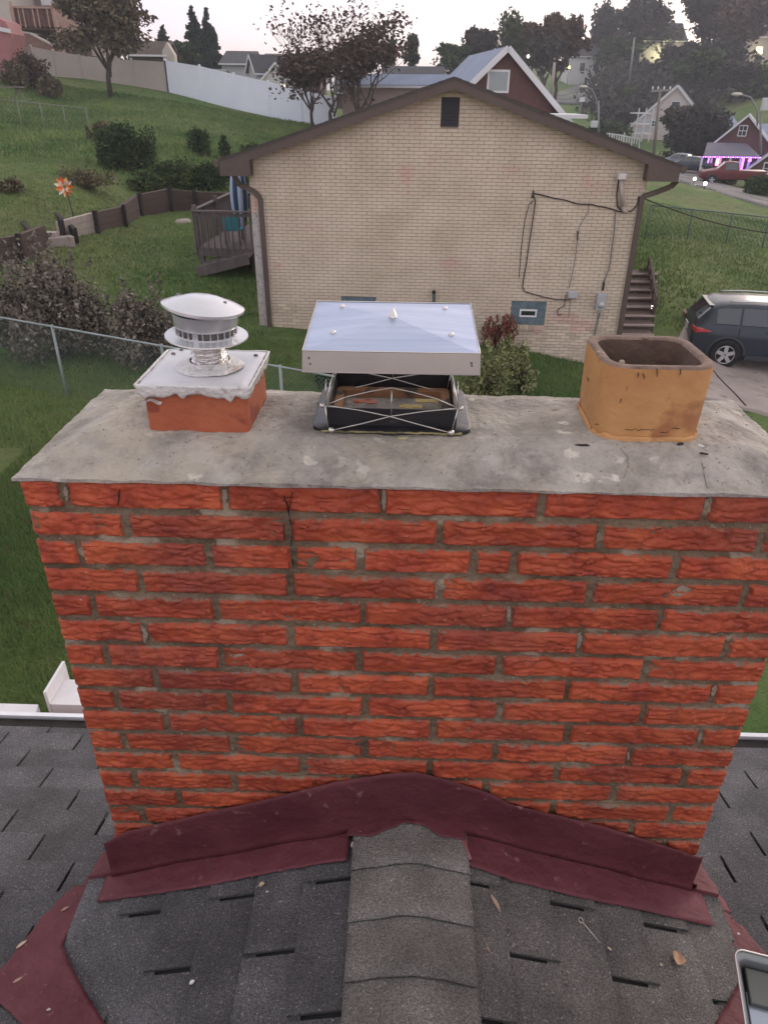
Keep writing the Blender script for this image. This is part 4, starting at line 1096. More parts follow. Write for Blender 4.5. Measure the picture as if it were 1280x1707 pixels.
def grass_mat():
    M = bpy.data.materials.new('lawn'); M.use_nodes = True; t = M.node_tree; b = t.nodes['Principled BSDF']; L = t.links.new
    tcn = t.nodes.new('ShaderNodeTexCoord'); src = None
    base = (.020, .048, .014)
    def N(sc_, det=6, ro=.6):
        n = t.nodes.new('ShaderNodeTexNoise'); n.inputs['Scale'].default_value = sc_; n.inputs['Detail'].default_value = det; n.inputs['Roughness'].default_value = ro; L(tcn.outputs['Object'], n.inputs['Vector']); return n
    n = N(.35); rp = t.nodes.new('ShaderNodeValToRGB'); L(n.outputs[0], rp.inputs[0]); e = rp.color_ramp.elements
    e[0].position = .3; e[0].color = (.062, .14, .036, 1); e[1].position = .7; e[1].color = (.165, .225, .075, 1); src = rp.outputs[0]
    for sc_, th, w_, c_, amt in ((.12, .46, .14, (.185, .185, .085), .8), (2.2, .50, .2, (.026, .060, .018), .7), (14, .52, .16, (.075, .115, .035), .55), (45, .55, .1, (.020, .042, .012), .6), (120, .6, .08, (.10, .13, .05), .5)):
        n = N(sc_); mr_ = t.nodes.new('ShaderNodeMapRange'); mr_.inputs[1].default_value = th; mr_.inputs[2].default_value = th+w_; mr_.inputs[4].default_value = amt; L(n.outputs[0], mr_.inputs[0])
        mx = t.nodes.new('ShaderNodeMix'); mx.data_type = 'RGBA'; L(mr_.outputs[0], mx.inputs[0]); L(src, mx.inputs[6]); mx.inputs[7].default_value = (*c_, 1); src = mx.outputs[2]
    L(src, b.inputs['Base Color']); b.inputs['Roughness'].default_value = .95; b.inputs['Specular IOR Level'].default_value = .15
    n = N(30, 8, .7); bp = t.nodes.new('ShaderNodeBump'); bp.inputs['Strength'].default_value = 1; bp.inputs['Distance'].default_value = .06; L(n.outputs[0], bp.inputs['Height']); L(bp.outputs[0], b.inputs['Normal'])
    return M
M_LAWN = grass_mat()
me = bpy.data.meshes.new('ground'); me.from_pydata(V, [], F); me.materials.append(M_LAWN); me.polygons.foreach_set('use_smooth', [True]*len(F)); me.update()
go = bpy.data.objects.new('ground', me); C.objects.link(go); tag(go, 'grassy ground rising to the left and falling into the valley on the right', 'ground', None, 'structure')

# grass blades in the nearer lawns (one mass nobody could count)
def blades(name, label, regions, M):
    vs = []; fs = []
    for (x0, x1, y0, y1, n, h, wd) in regions:
        P = np.stack([np.random.uniform(x0, x1, n), np.random.uniform(y0, y1, n)], 1); Hh = groundHs(P)
        az = np.random.uniform(0, 2*np.pi, n); hh = h*np.random.uniform(.5, 1.4, n); le = np.random.uniform(-.6, .6, (n, 2))*hh[:, None]; ww = wd*np.random.uniform(.6, 1.3, n)
        ca, sa = np.cos(az)*ww, np.sin(az)*ww; z = CZ-Hh-.02
        a = np.stack([P[:, 0]-ca, P[:, 1]-sa, z], 1); b_ = np.stack([P[:, 0]+ca, P[:, 1]+sa, z], 1); c_ = np.stack([P[:, 0]+le[:, 0], P[:, 1]+le[:, 1], z+hh+.02], 1)
        k = sum(len(q) for q in vs); vs.append(np.stack([a, b_, c_], 1).reshape(-1, 3)); idx = (np.arange(n)*3+k); fs.append(np.stack([idx, idx+1, idx+2], 1))
    vs = np.concatenate(vs); fs = np.concatenate(fs)
    me = bpy.data.meshes.new(name); me.vertices.add(len(vs)); me.vertices.foreach_set('co', vs.ravel()); me.loops.add(len(fs)*3); me.loops.foreach_set('vertex_index', fs.ravel().astype(np.int32))
    me.polygons.add(len(fs)); me.polygons.foreach_set('loop_start', np.arange(len(fs))*3); me.polygons.foreach_set('loop_total', np.full(len(fs), 3)); me.materials.append(M); me.update(); me.validate()
    o = bpy.data.objects.new(name, me); C.objects.link(o); tag(o, label, 'grass', None, 'stuff'); return o
M_BLADE = mat('grass_blade', (.060, .135, .036), .8, (.215, .27, .095), .22, 5, contrast=(.3, .7), spots=(.14, .15, .06), spscale=5, spth=.6, spec=.2)
blades('lawn_grass', 'short uneven grass of the lawns between the two houses', [
    (-5.2, -1.6, 3.6, 9.5, 110000, .055, .006), (-8, -1.0, 9.5, 15.5, 60000, .06, .009), (-16, -2.6, 15.5, 33, 70000, .07, .018),
    (1.5, 5.2, 12.5, 16.2, 30000, .06, .009), (5.3, 24, 18, 40, 60000, .08, .03), (-34, -3, 33, 62, 60000, .13, .06), (8.0, 12, 9, 13, 15000, .05, .008)], M_BLADE)

# =================================================================== cream brick house
HO = Vector((-2.8878, 16.3733, 0)); HAy = 0.0552; HW = 8.10; HT = 1.9224
hu = Vector((math.cos(HAy), -math.sin(HAy), 0)); hd_ = Vector((math.sin(HAy), math.cos(HAy), 0))
def hpnt(u, d, H): return HO+hu*u+hd_*d+Vector((0, 0, CZ-H))
def wuH(px, py, d=0.0):
    p = onplane(px, py, hpnt(0, d, 0), hd_); q = p-HO; return q.dot(hu), CZ-p.z
RSL = .318; OV = .52; OVF = .30; UP = 4.12; HPK = -.36     # ridge top height of the roof plane
def Hroof(u): return HPK+RSL*abs(u-UP)
house = thing('brick_house', 'single-storey cream brick house with a low brown gable, standing behind the chimney', 'house', hpnt(HW/2, 5.5, 4.6)); house.rotation_euler = (0, 0, -HAy)
def hb(mb, name, M, **k): relocate(mb, house); return mb.build(name, M, house, **k)
M_CMORT = mat('cream_mortar', (.33, .275, .235), .95, (.40, .335, .285), 6, bump=.3)
M_CBR = mat('cream_brick', (.54, .445, .345), .85, (.67, .565, .455), 1.3, 7, rnd=.14, bump=.3, bscale=60, spots=(.60, .42, .35), spscale=1.1, spth=.60)
M_BROWN = mat('brown_metal', (.085, .060, .050), .5, (.10, .072, .062), 2, bump=.05)
M_BROWN2 = mat('brown_soffit', (.10, .075, .065), .6)
HBOT = 6.0
Hw = lambda u: Hroof(u)+.14
mb = MB(); pf = [(0, HBOT), (HW, HBOT), (HW, Hw(HW)), (UP, Hw(UP)), (0, Hw(0))]
n0 = 0; A1 = [hpnt(u, .012, H) for u, H in pf]; A2 = [hpnt(u, 11.2, H) for u, H in pf]
mb.v = A1+A2; mb.f = [(0, 1, 2, 3, 4), (9, 8, 7, 6, 5)]+[(i, i+5, (i+1) % 5+5, (i+1) % 5) for i in range(5)]
hb(mb, 'wall', M_CMORT)
# openings
wl0, wH0 = wuH(568.5, 494); wl1, wH1 = wuH(626, 495.5); wr0, rH0 = wuH(853, 502); wr1, rH1 = wuH(911, 503.5); _, rHb = wuH(880, 541)
v0, vHt = wuH(736, 162); v1, vHb = wuH(764, 211)
WHt = (wH0+rH0)/2; WHb = rHb
print('win', wl0, wl1, wr0, wr1, WHt, WHb, 'vent', v0, v1, vHt, vHb)
holes = [(wl0, wl1, WHt, WHb), (wr0, wr1, WHt, WHb), (v0, v1, vHt, vHb)]
BL, BH = .2127, .0677; g = .0045
all_b = []
nrow = int((HBOT-(-.3))/BH)
for r_ in range(nrow):
    H1 = HBOT-r_*BH; H0 = H1-BH
    if r_ % 6 == 5 and False: pass
    s = -BL/2*(r_ % 2)+random.uniform(-.004, .004)
    while s < HW-.01:
        a, b = max(0, s), min(HW, s+BL); s += BL
        if b-a < .03: continue
        top = H0+g; bot = H1-g
        if top < Hw((a+b)/2)+.02: 
            if bot < Hw((a+b)/2)+.05: continue
        skip = False; segs = [(a, b)]
        for (x0, x1, y0, y1) in holes:
            ns = []
            for (p, q) in segs:
                if bot <= y0 or top >= y1 or q <= x0 or p >= x1: ns.append((p, q)); continue
                if p < x0: ns.append((p, x0+g))
                if q > x1: ns.append((x1-g, q))
            segs = ns
        for (p, q) in segs:
            if q-p > .03: all_b.append((p+g, q-g, top, bot))
def vis(b):
    P = hpnt((b[0]+b[1])/2, 0, (b[2]+b[3])/2); x, y = pix(P); ok = 415 < x < 1078 and y < 610 and not (500 < x < 800 and y > 505) and not (x > 985 and y > 560)
    return (0 if ok else 1, P.y)
all_b.sort(key=lambda b: (vis(b)[0], -(b[1]-b[0] > .19), -b[2]))
shared = {}
def brick_box(mb, b):
    pr = -.004-random.random()*.004
    P = [(b[0], b[3]), (b[1], b[3]), (b[1], b[2]), (b[0], b[2])]
    n = len(mb.v); mb.v += [hpnt(u, pr, H) for u, H in P]+[hpnt(u, .0125, H) for u, H in P]
    mb.f += [(n, n+1, n+2, n+3)]+[(n+i, n+4+i, n+4+(i+1) % 4, n+(i+1) % 4) for i in range(4)]
for b in all_b[:296]:
    mb = MB(); brick_box(mb, b); hb(mb, 'brick', M_CBR)
mb = MB()
for b in all_b[296:]: brick_box(mb, b)
# front corner returns: a few bricks deep on both side walls
for U, s_ in ((0, -1), (HW, 1)):
    for r_ in range(int((HBOT-Hw(0))/BH)):
        H1 = HBOT-r_*BH-g; H0 = H1-BH+2*g; s = 0 if r_ % 2 else .1
        q = 0.0
        while q < 11:
            e_ = q+BL if q > 0 else BL*(.5 if r_ % 2 else 1)
            if q > 5: break
            n = len(mb.v); X_ = U+s_*.007
            mb.v += [hpnt(X_, y, H) for y, H in ((q+g, H1), (e_-g, H1), (e_-g, H0), (q+g, H0))]+[hpnt(U, y, H) for y, H in ((q+g, H1), (e_-g, H1), (e_-g, H0), (q+g, H0))]
            mb.f += [(n, n+1, n+2, n+3)]+[(n+i, n+4+i, n+4+(i+1) % 4, n+(i+1) % 4) for i in range(4)]
            q = e_
o = hb(mb, 'brick_field', M_CBR); o['kind'] = 'stuff'; print('cream bricks', len(all_b))
# roof: slab with rake boards, shingle edge
M_HSH = mat('house_shingle', (.055, .048, .045), .95, (.10, .085, .08), 40, bump=.6, bscale=90)
UL, URr = -OV, HW+OV
for (ua_, ub_) in ((UL, UP), (UP, URr)):
    mb = MB(); mb.hexa([hpnt(ua_, -OVF-.01, Hroof(ua_)+.05), hpnt(ub_, -OVF-.01, Hroof(ub_)+.05), hpnt(ub_, 11.5, Hroof(ub_)+.05), hpnt(ua_, 11.5, Hroof(ua_)+.05),
                        hpnt(ua_, -OVF-.01, Hroof(ua_)), hpnt(ub_, -OVF-.01, Hroof(ub_)), hpnt(ub_, 11.5, Hroof(ub_)), hpnt(ua_, 11.5, Hroof(ua_))])
    hb(mb, 'roof', M_HSH)
    # courses of shingles as raised strips on the slope
    mb = MB(); n_c = 30
    for i in range(n_c):
        s0 = ua_+(ub_-ua_)*i/n_c; s1 = ua_+(ub_-ua_)*(i+1)/n_c; lo, hi = (s0, s1) if ua_ < UP-1 else (s1, s0)
        mb.hexa([hpnt(lo, -OVF-.015, Hroof(lo)-.001), hpnt(hi, -OVF-.015, Hroof(hi)-.001), hpnt(hi, 11.5, Hroof(hi)-.001), hpnt(lo, 11.5, Hroof(lo)-.001),
                 hpnt(lo, -OVF-.015, Hroof(lo)-.012), hpnt(hi, -OVF-.015, Hroof(hi)-.004), hpnt(hi, 11.5, Hroof(hi)-.004), hpnt(lo, 11.5, Hroof(lo)-.012)])
    o = hb(mb, 'roof_shingles', M_HSH); o['kind'] = 'stuff'
for side, (ua_, ub_) in (('l', (UL, UP)), ('r', (UP, URr))):
    mb = MB(); h_ = .205
    mb.hexa([hpnt(u, dd, H) for (u, H) in ((ua_, Hroof(ua_)+.008), (ub_, Hroof(ub_)+.008)) for dd in (-OVF+.02, -OVF) for _ in (0,)][:0] or
            [hpnt(ua_, -OVF, Hroof(ua_)+h_), hpnt(ub_, -OVF, Hroof(ub_)+h_), hpnt(ub_, -OVF+.03, Hroof(ub_)+h_), hpnt(ua_, -OVF+.03, Hroof(ua_)+h_),
             hpnt(ua_, -OVF, Hroof(ua_)+.012), hpnt(ub_, -OVF, Hroof(ub_)+.012), hpnt(ub_, -OVF+.03, Hroof(ub_)+.012), hpnt(ua_, -OVF+.03, Hroof(ua_)+.012)])
    hb(mb, 'rake_board', M_BROWN)
    # soffit under the rake
    mb = MB(); mb.hexa([hpnt(ua_, -OVF+.03, Hroof(ua_)+.19), hpnt(ub_, -OVF+.03, Hroof(ub_)+.19), hpnt(ub_, -.008, Hroof(ub_)+.19), hpnt(ua_, -.008, Hroof(ua_)+.19),
                        hpnt(ua_, -OVF+.03, Hroof(ua_)+.175), hpnt(ub_, -OVF+.03, Hroof(ub_)+.175), hpnt(ub_, -.008, Hroof(ub_)+.175), hpnt(ua_, -.008, Hroof(ua_)+.175)])
    hb(mb, 'rake_soffit', M_BROWN2)
# boxed eave ends
for s_ in (-1, 1):
    ue = UL if s_ < 0 else URr; ui = .10 if s_ < 0 else HW-.10
    He = Hroof(ue); Hbx = He+.30
    mb = MB(); P = [(ue, Hbx), (ui, Hbx+.0), (ui, Hroof(ui)+.19), (ue, He+.012)]
    if s_ > 0: P = P[::-1]
    f0 = -OVF+.002
    A1 = [hpnt(u, f0-.006, H) for u, H in P]; A2 = [hpnt(u, 0.0-.010, H) for u, H in P]
    mb.v = A1+A2; mb.f = [(0, 1, 2, 3), (7, 6, 5, 4)]+[(i, i+4, (i+1) % 4+4, (i+1) % 4) for i in range(4)]
    hb(mb, 'eave_return', M_BROWN)
    # eave soffit + fascia along the side, gutter
    mb = MB(); a, b = (ue, 0) if s_ < 0 else (HW, ue)
    mb.hexa([hpnt(u, dd, H) for H in (Hbx, Hbx-.02) for u, dd in ((a, 0), (b, 0), (b, 11.4), (a, 11.4))]); hb(mb, 'eave_soffit', M_BROWN2)
    mb = MB(); g0 = ue+s_*.005; pr_ = [(0, 0), (0, .10), (.07, .12), (.11, .08), (.12, .0), (.11, -.01)]
    V0 = [[hpnt(g0+s_*x, y0, He+.03+z) for x, z in pr_] for y0 in (-OVF-.02, 11.4)]
    mb.v = V0[0]+V0[1]; mb.f = [(i, i+1, i+7, i+6) for i in range(5)]+[tuple(range(6))]
    o = hb(mb, 'gutter', M_BROWN); o.modifiers.new('t', 'SOLIDIFY').thickness = .004
# gable vent
mb = MB(); mb.hexa([hpnt(u, dd, H) for H in (vHb, vHt) for u, dd in ((v0, -.012), (v1, -.012), (v1, .011), (v0, .011))]); vb = hb(mb, 'gable_vent', mat('vent_black', (.022, .022, .028), .6))
nl = 9
for i in range(nl):
    H = vHt+.02+(vHb-vHt-.05)*i/(nl-1); mb = MB(); mb.hexa([hpnt(u, dd, hh) for hh, q in ((H+.03, 0), (H+.024, 0)) for u, dd in ((v0+.03, -.03), (v1-.03, -.03), (v1-.03, -.010), (v0+.03, -.010))]); hb(mb, 'vent_slat', bpy.data.materials['vent_black'])
# glass block windows with a small vent sash
M_GB = mat('glass_block', (.10, .14, .17), .18, (.16, .21, .25), 5, 3, bump=.35, bscale=12, spec=.8)
M_GBJ = mat('block_joint', (.10, .12, .135), .8); M_WF = mat('white_vinyl', (.72, .73, .75), .4); M_DG = mat('dark_glass', (.02, .025, .035), .08, spec=.8)
for (x0, x1) in ((wl0, wl1), (wr0, wr1)):
    wn = MB(); wn.hexa([hpnt(u, dd, H) for H in (WHb, WHt) for u, dd in ((x0, .003), (x1, .003), (x1, .010), (x0, .010))]); win = hb(wn, 'window', M_GBJ)
    nx_, nr_ = 4, 3; bw = (x1-x0)/nx_; bh = (WHb-WHt)/nr_
    Mi = win.matrix_world.inverted()
    for i in range(nx_):
        for j in range(nr_):
            if j == 1 and i in (1, 2): continue
            a, b = x0+i*bw+.006, x0+(i+1)*bw-.006; t_, q_ = WHt+j*bh+.006, WHt+(j+1)*bh-.006
            mb = MB(); mb.hexa([hpnt(u, dd, H) for H in (q_, t_) for u, dd in ((a, -.0005), (b, -.0005), (b, .004), (a, .004))]); relocate(mb, house); o = mb.build('glass_block', M_GB, win, bevel=.0)
    a, b = x0+bw+.0, x0+3*bw; t_, q_ = WHt+bh, WHt+2*bh; fr = .035
    for (A_, B_, T_, Q_) in ((a, b, t_, t_+fr), (a, b, q_-fr, q_), (a, a+fr, t_+fr, q_-fr), (b-fr, b, t_+fr, q_-fr)):
        mb = MB(); mb.hexa([hpnt(u, dd, H) for H in (Q_, T_) for u, dd in ((A_, -.02), (B_, -.02), (B_, .0025), (A_, .0025))]); relocate(mb, house); mb.build('sash_frame', M_WF, win)
    mb = MB(); mb.hexa([hpnt(u, dd, H) for H in (q_-fr, t_+fr) for u, dd in ((a+fr, -.004), (b-fr, -.004), (b-fr, .002), (a+fr, .002))]); relocate(mb, house); mb.build('pane', M_DG, win)
    # lintel line and soldier-course sill
    nb_s = 11
    for i in range(nb_s):
        a = x0+.02+(x1-x0-.02)*i/nb_s; b = a+(x1-x0)/nb_s-.014
        mb = MB(); mb.hexa([hpnt(u, dd, H) for H in (WHb+.11, WHb+.008) for u, dd in ((a, -.035), (b, -.035), (b, -.009), (a, -.009))]); hb(mb, 'sill_brick', M_CBR)
# downspouts
def pipe(name, pts, r, M, parent=True, n=8, sm=True, scx=None):
    mb = MB(); mb.tube(pts, r, n); return hb(mb, name, M, smooth=sm)
def wp(px, py, d): u, H = wuH(px, py, d); return hpnt(u, d, H)
def box_run(name, P, wd, dp, M):
    mb = MB()
    for i in range(len(P)-1): mb.beam(P[i], P[i+1], wd, dp, up=hd_)
    return hb(mb, name, M)
box_run('downspout', [wp(384, 281, -.28), wp(400, 309, -.12), wp(411, 313, -.07), wp(425, 320, -.06), wp(434, 330, -.06), wp(450, 545, -.06)], .095, .065, M_BROWN)
box_run('downspout', [wp(1129, 300, -.25), wp(1118, 311, -.16), wp(1092, 321, -.07), wp(1070, 328, -.06), wp(1031, 562, -.06), hpnt(wuH(1031, 562, -.06)[0], -.06, 5.3)], .095, .065, M_BROWN)
# pale strip of wall beyond the left downspout, laid over the corner bricks
u_c, _ = wuH(434, 400)
mb = MB(); mb.hexa([hpnt(u, dd, H) for H in (4.62, 2.15) for u, dd in ((.002, -.014), (.23, -.014), (.23, -.0085), (.002, -.0085))]); hb(mb, 'corner_strip', mat('mottled_pale_strip', (.50, .47, .47), .9, (.40, .36, .34), 9, bump=.3, spots=(.30, .26, .24), spscale=14, spth=.56))
# service mast, cables, meter
M_GR = mat('service_grey', (.36, .37, .39), .5, (.44, .45, .47), 6); M_CAB = mat('cable', (.045, .032, .030), .7); M_CAB2 = mat('cable_grey', (.15, .15, .16), .6); M_PIPEW = mat('conduit_cream', (.42, .36, .33), .6)
pipe('service_mast', [wp(1037, 343, -.10), wp(1035, 296, -.12)], .045, M_PIPEW)
mb = MB(); c_ = wp(1036, 294, -.14); mb.box(c_, (.16, .14, .12)); hb(mb, 'weatherhead', mat('weatherhead_white', (.62, .60, .58), .5), bevel=.02)
pipe('mast_base', [wp(1037, 343, -.06), wp(1040, 352, -.05), wp(1046, 352, -.04)], .04, M_PIPEW)
def cable(pts, r=.011, M=M_CAB, d=-.03, nm='cable'):
    P = [wp(x, y, d) for x, y in pts]; Q = [P[0]]
    for i in range(len(P)-1):
        for t_ in (.33, .66, 1):
            q = P[i].lerp(P[i+1], t_); q += Vector((nz(q.x*9, q.z*9)*.012, 0, nz(q.z*9, q.x*9, 4)*.012)); Q.append(q)
    return pipe(nm, Q, r, M, n=5)
cable([(1031, 300), (1027, 325), (1029, 345), (1040, 354), (1052, 352), (1062, 340), (1064, 328)], .013)
cable([(888, 322), (913, 328), (942, 334), (960, 339), (985, 341), (1010, 346), (1040, 354)], .013)
cable([(889, 325), (892, 335), (886, 380), (877, 440), (870, 478), (874, 486), (905, 495), (930, 500), (948, 500)], .012)
cable([(888, 335), (882, 340), (874, 368), (868, 420), (865, 462)], .008)
cable([(981, 338), (980, 352), (965, 378), (962, 400), (957, 440), (948, 480)], .007, M_CAB2)
cable([(889, 318), (887, 330)], .02); cable([(962, 385), (962, 400)], .014)
cable([(1026, 350), (1022, 400), (1014, 450), (1006, 470)], .011, M_CAB2)
cable([(1006, 470), (1004, 484)], .024, mat('fitting_black', (.02, .02, .025), .6))
cable([(943, 492), (940, 510), (932, 514), (928, 517), (930, 525), (936, 523)], .009); cable([(950, 492), (950, 510), (948, 525)], .006, M_CAB2)
mb = MB(); mb.box(wp(954, 491, -.07), (.20, .12, .15), (hu, hd_, Vector((0, 0, 1)))); hb(mb, 'phone_box', M_GR, bevel=.02)
mt = thing('electric_meter', 'grey electric meter box with a round dial on the cream brick wall', 'meter', hpnt(wuH(1001, 503)[0], -.008, wuH(1001, 515)[1])); mt.rotation_euler = (0, 0, -HAy)
def mtb(mb, nm, M, **k): relocate(mb, mt); return mb.build(nm, M, mt, **k)
mb = MB(); cM = wp(1001, 503, -.075); mb.box(cM, (.19, .13, .36), (hu, hd_, Vector((0, 0, 1)))); mtb(mb, 'meter_case', M_GR, bevel=.015)
mb = MB(); mb.lathe([(0, .07), (.05, .068), (.065, .05), (.07, .0)], n=20, ax=(hu, Vector((0, 0, 1)), -hd_)); mb.v = [cM-hd_*.064+v+Vector((0, 0, -.05)) for v in mb.v]; mtb(mb, 'meter_glass', mat('meter_glass', (.45, .47, .48), .15, metal=.2), smooth=True)
pipe('conduit', [wp(999, 522, -.03), wp(990, 560, -.03), hpnt(wuH(990, 560)[0], -.03, 5.3)], .018, M_CAB2)
# green drain vent rising at the wall
pv = thing('vent_pipe', 'dark green vent pipe standing against the cream brick wall between the basement windows', 'pipe', wp(723, 530, -.12)); pv.rotation_euler = (0, 0, -HAy)
mb = MB(); mb.tube([wp(723, 560, -.12), wp(723, 488, -.12)], .035, 10); relocate(mb, pv); mb.build('pipe', mat('green_pipe', (.035, .06, .045), .5), pv, smooth=True)
mb = MB(); mb.lathe([(.03, 0), (.045, .0), (.045, .04), (.02, .055), (0, .055)], n=12); q = wp(723, 488, -.12); mb.v = [q+v for v in mb.v]; relocate(mb, pv); mb.build('pipe_cap', mat('pipe_cap', (.02, .025, .025), .6), pv, smooth=True)

# ---- steps on the right of the house
M_ST = mat('step_riser', (.060, .042, .036), .9, (.09, .065, .055), 8); M_TR = mat('step_tread', (.30, .25, .23), .9, (.36, .30, .27), 8, bump=.3)
st = thing('garden_steps', 'flight of brown steps with pale nosings climbing beside the right corner of the cream house', 'steps', Vector((5.5, 16.6, 0)))
nst = 9; a0 = atD(1058, 575, 16.6); a1 = atD(1070, 457, 20.2)
w0 = .82
for i in range(nst):
    t = i/(nst-1); c_ = a0.lerp(a1, t); dy = (a1.y-a0.y)/(nst-1); dz = (a1.z-a0.z)/(nst-1)
    mb = MB(); mb.box((c_.x, c_.y+dy/2, c_.z-dz/2-.3), (w0, dy-.004, dz+.6-.03)); relocate(mb, st); mb.build('riser', M_ST, st)
    mb = MB(); mb.box((c_.x, c_.y+dy/2+.02, c_.z-.0+.002), (w0+.02, dy-.04, .04)); relocate(mb, st); mb.build('tread', M_ST, st); mb = MB(); mb.box((c_.x, c_.y-.01, c_.z+.004), (w0+.02, .05, .045)); relocate(mb, st); mb.build('nosing', M_TR, st)
rl = thing('stair_railing', 'low brown wooden side rail slanting along the garden steps', 'railing', Vector((6.0, 18, 0)))
p0 = atD(1094, 497, 18.0); p1 = atD(1083, 430, 20.6)
mb = MB(); mb.beam(p0, p1, .06, .06); relocate(mb, rl); mb.build('rail', M_ST, rl)
for i in range(5):
    q = p0.lerp(p1, i/4); mb = MB(); mb.box((q.x, q.y, q.z-.45), (.06, .06, .9)); relocate(mb, rl); mb.build('rail_post', M_ST, rl)
for i in range(3):
    mb = MB(); o_ = Vector((0, 0, -.22*(i+1))); mb.beam(p0+o_, p1+o_, .03, .10); relocate(mb, rl); mb.build('side_board', M_ST, rl)
def lamp(name, label, P, r, colr=(1, .9, .75), s_=30, post=.3, group=None):
    t_ = thing(name, label, 'light', Vector(P)-Vector((0, 0, post)), group)
    mb = MB(); mb.lathe([(0, -r), (r*.7, -r*.7), (r, 0), (r*.7, r*.7), (0, r)], n=10); mb.v = [v+Vector(P) for v in mb.v]; relocate(mb, t_)
    mb.build('globe', mat('lamp_glow', colr, .5, emit=colr, estr=s_), t_, smooth=True)
    mb = MB(); mb.tube([Vector(P)-Vector((0, 0, post)), Vector(P)-Vector((0, 0, r*.8))], max(.012, r*.2), 6); relocate(mb, t_); mb.build('post', M_CAB, t_); return t_
lamp('path_light', 'small lit path light beside the garden steps', atD(1086, 512, 18.4), .035, (1, .93, .8), 8, .35)
mb = MB()
for i in range(60):
    c_ = atD(1071+random.uniform(-7, 7), 452+random.uniform(-6, 5), 20.5); d_ = Vector((random.uniform(-1, 1), random.uniform(-1, 1), random.uniform(0, 1))).normalized()*.09; s_ = d_.orthogonal().normalized()*.03
    mb.poly([c_, c_+d_*.5+s_, c_+d_, c_+d_*.5-s_])
o = mb.build('potted_plant', mat('plant_pale', (.10, .13, .05), .8, (.25, .25, .12), 30)); tag(o, 'small leafy plant at the top of the garden steps', 'plant')
# =================================================================== foliage tools
def leafcloud(centers, radii, n, size, flat=.7, seed=0, shell=.5, up=.0):
    """n leaf quads in ellipsoidal clumps: arrays of verts, faces"""
    rs = np.random.RandomState(seed); cs = np.array([tuple(c) for c in centers], float); rd = np.array(radii, float)
    if rd.ndim == 1: rd = np.repeat(rd[:, None], 3, 1)
    vol = rd.prod(1)**(.67); k = rs.choice(len(cs), n, p=vol/vol.sum())
    d = rs.normal(size=(n, 3)); d /= np.linalg.norm(d, axis=1)[:, None]; r_ = shell+(1-shell)*rs.rand(n)**.6
    r_ *= 1+.18*np.sin(d[:, 0]*7+k)+.12*np.sin(d[:, 2]*11+k*2)
    c = cs[k]+d*rd[k]*r_[:, None]
    a = rs.normal(size=(n, 3)); a /= np.linalg.norm(a, axis=1)[:, None]; b = np.cross(a, rs.normal(size=(n, 3))); b /= np.linalg.norm(b, axis=1)[:, None]
    s_ = size*rs.uniform(.5, 1.35, n)[:, None]
    V = np.stack([c-a*s_, c-b*s_*.55, c+a*s_, c+b*s_*.55], 1).reshape(-1, 3); F = np.arange(n*4).reshape(-1, 4)
    return V, F
def np_mesh(name, V, F, M, parent=None, smooth=False):
    me = bpy.data.meshes.new(name); k = F.shape[1]; me.vertices.add(len(V)); me.vertices.foreach_set('co', np.asarray(V, np.float32).ravel())
    me.loops.add(F.size); me.loops.foreach_set('vertex_index', F.astype(np.int32).ravel()); me.polygons.add(len(F))
    me.polygons.foreach_set('loop_start', np.arange(len(F), dtype=np.int32)*k); me.polygons.foreach_set('loop_total', np.full(len(F), k, np.int32)); me.materials.append(M); me.update()
    o = bpy.data.objects.new(name, me); C.objects.link(o); o.parent = parent; return o
def leafmat(name, a, b, c=None, scale=.8, spscale=3):
    M = mat(name, a, .85, b, scale, 4, contrast=(.3, .7), spots=c, spscale=spscale, spth=.58, spec=.15); return M
def branch(mb, p, d, L_, r, depth, rnd, spread=.6, n=5, tips=None, upb=.15):
    pts = [p.copy()]; dd = d.copy()
    for i in range(4):
        dd = (dd+Vector((rnd.uniform(-.18, .18), rnd.uniform(-.18, .18), rnd.uniform(-.05, .15)+upb*.3))).normalized(); pts.append(pts[-1]+dd*(L_/4))
    mb.tube(pts, [r*(1-.45*i/4) for i in range(5)], n, cap=False)
    if tips is not None and depth <= 1: tips.append(pts[-1].copy())
    if depth <= 0: return
    for k in range(rnd.choice((2, 3, 3))):
        o_ = pts[rnd.choice((2, 3, 4, 4))]; nd = (dd+Vector((rnd.uniform(-1, 1), rnd.uniform(-1, 1), rnd.uniform(-.3, .8)))*spread).normalized()
        branch(mb, o_, nd, L_*rnd.uniform(.55, .8), r*.55, depth-1, rnd, spread, max(3, n-1), tips, upb)
def bark(name, c=(.06, .048, .04)): return mat(name, c, .95, tuple(x*1.7 for x in c), 6, bump=.5, bscale=20)
M_BARK = bark('bark'); M_BARK2 = bark('pale_bark', (.10, .085, .075))
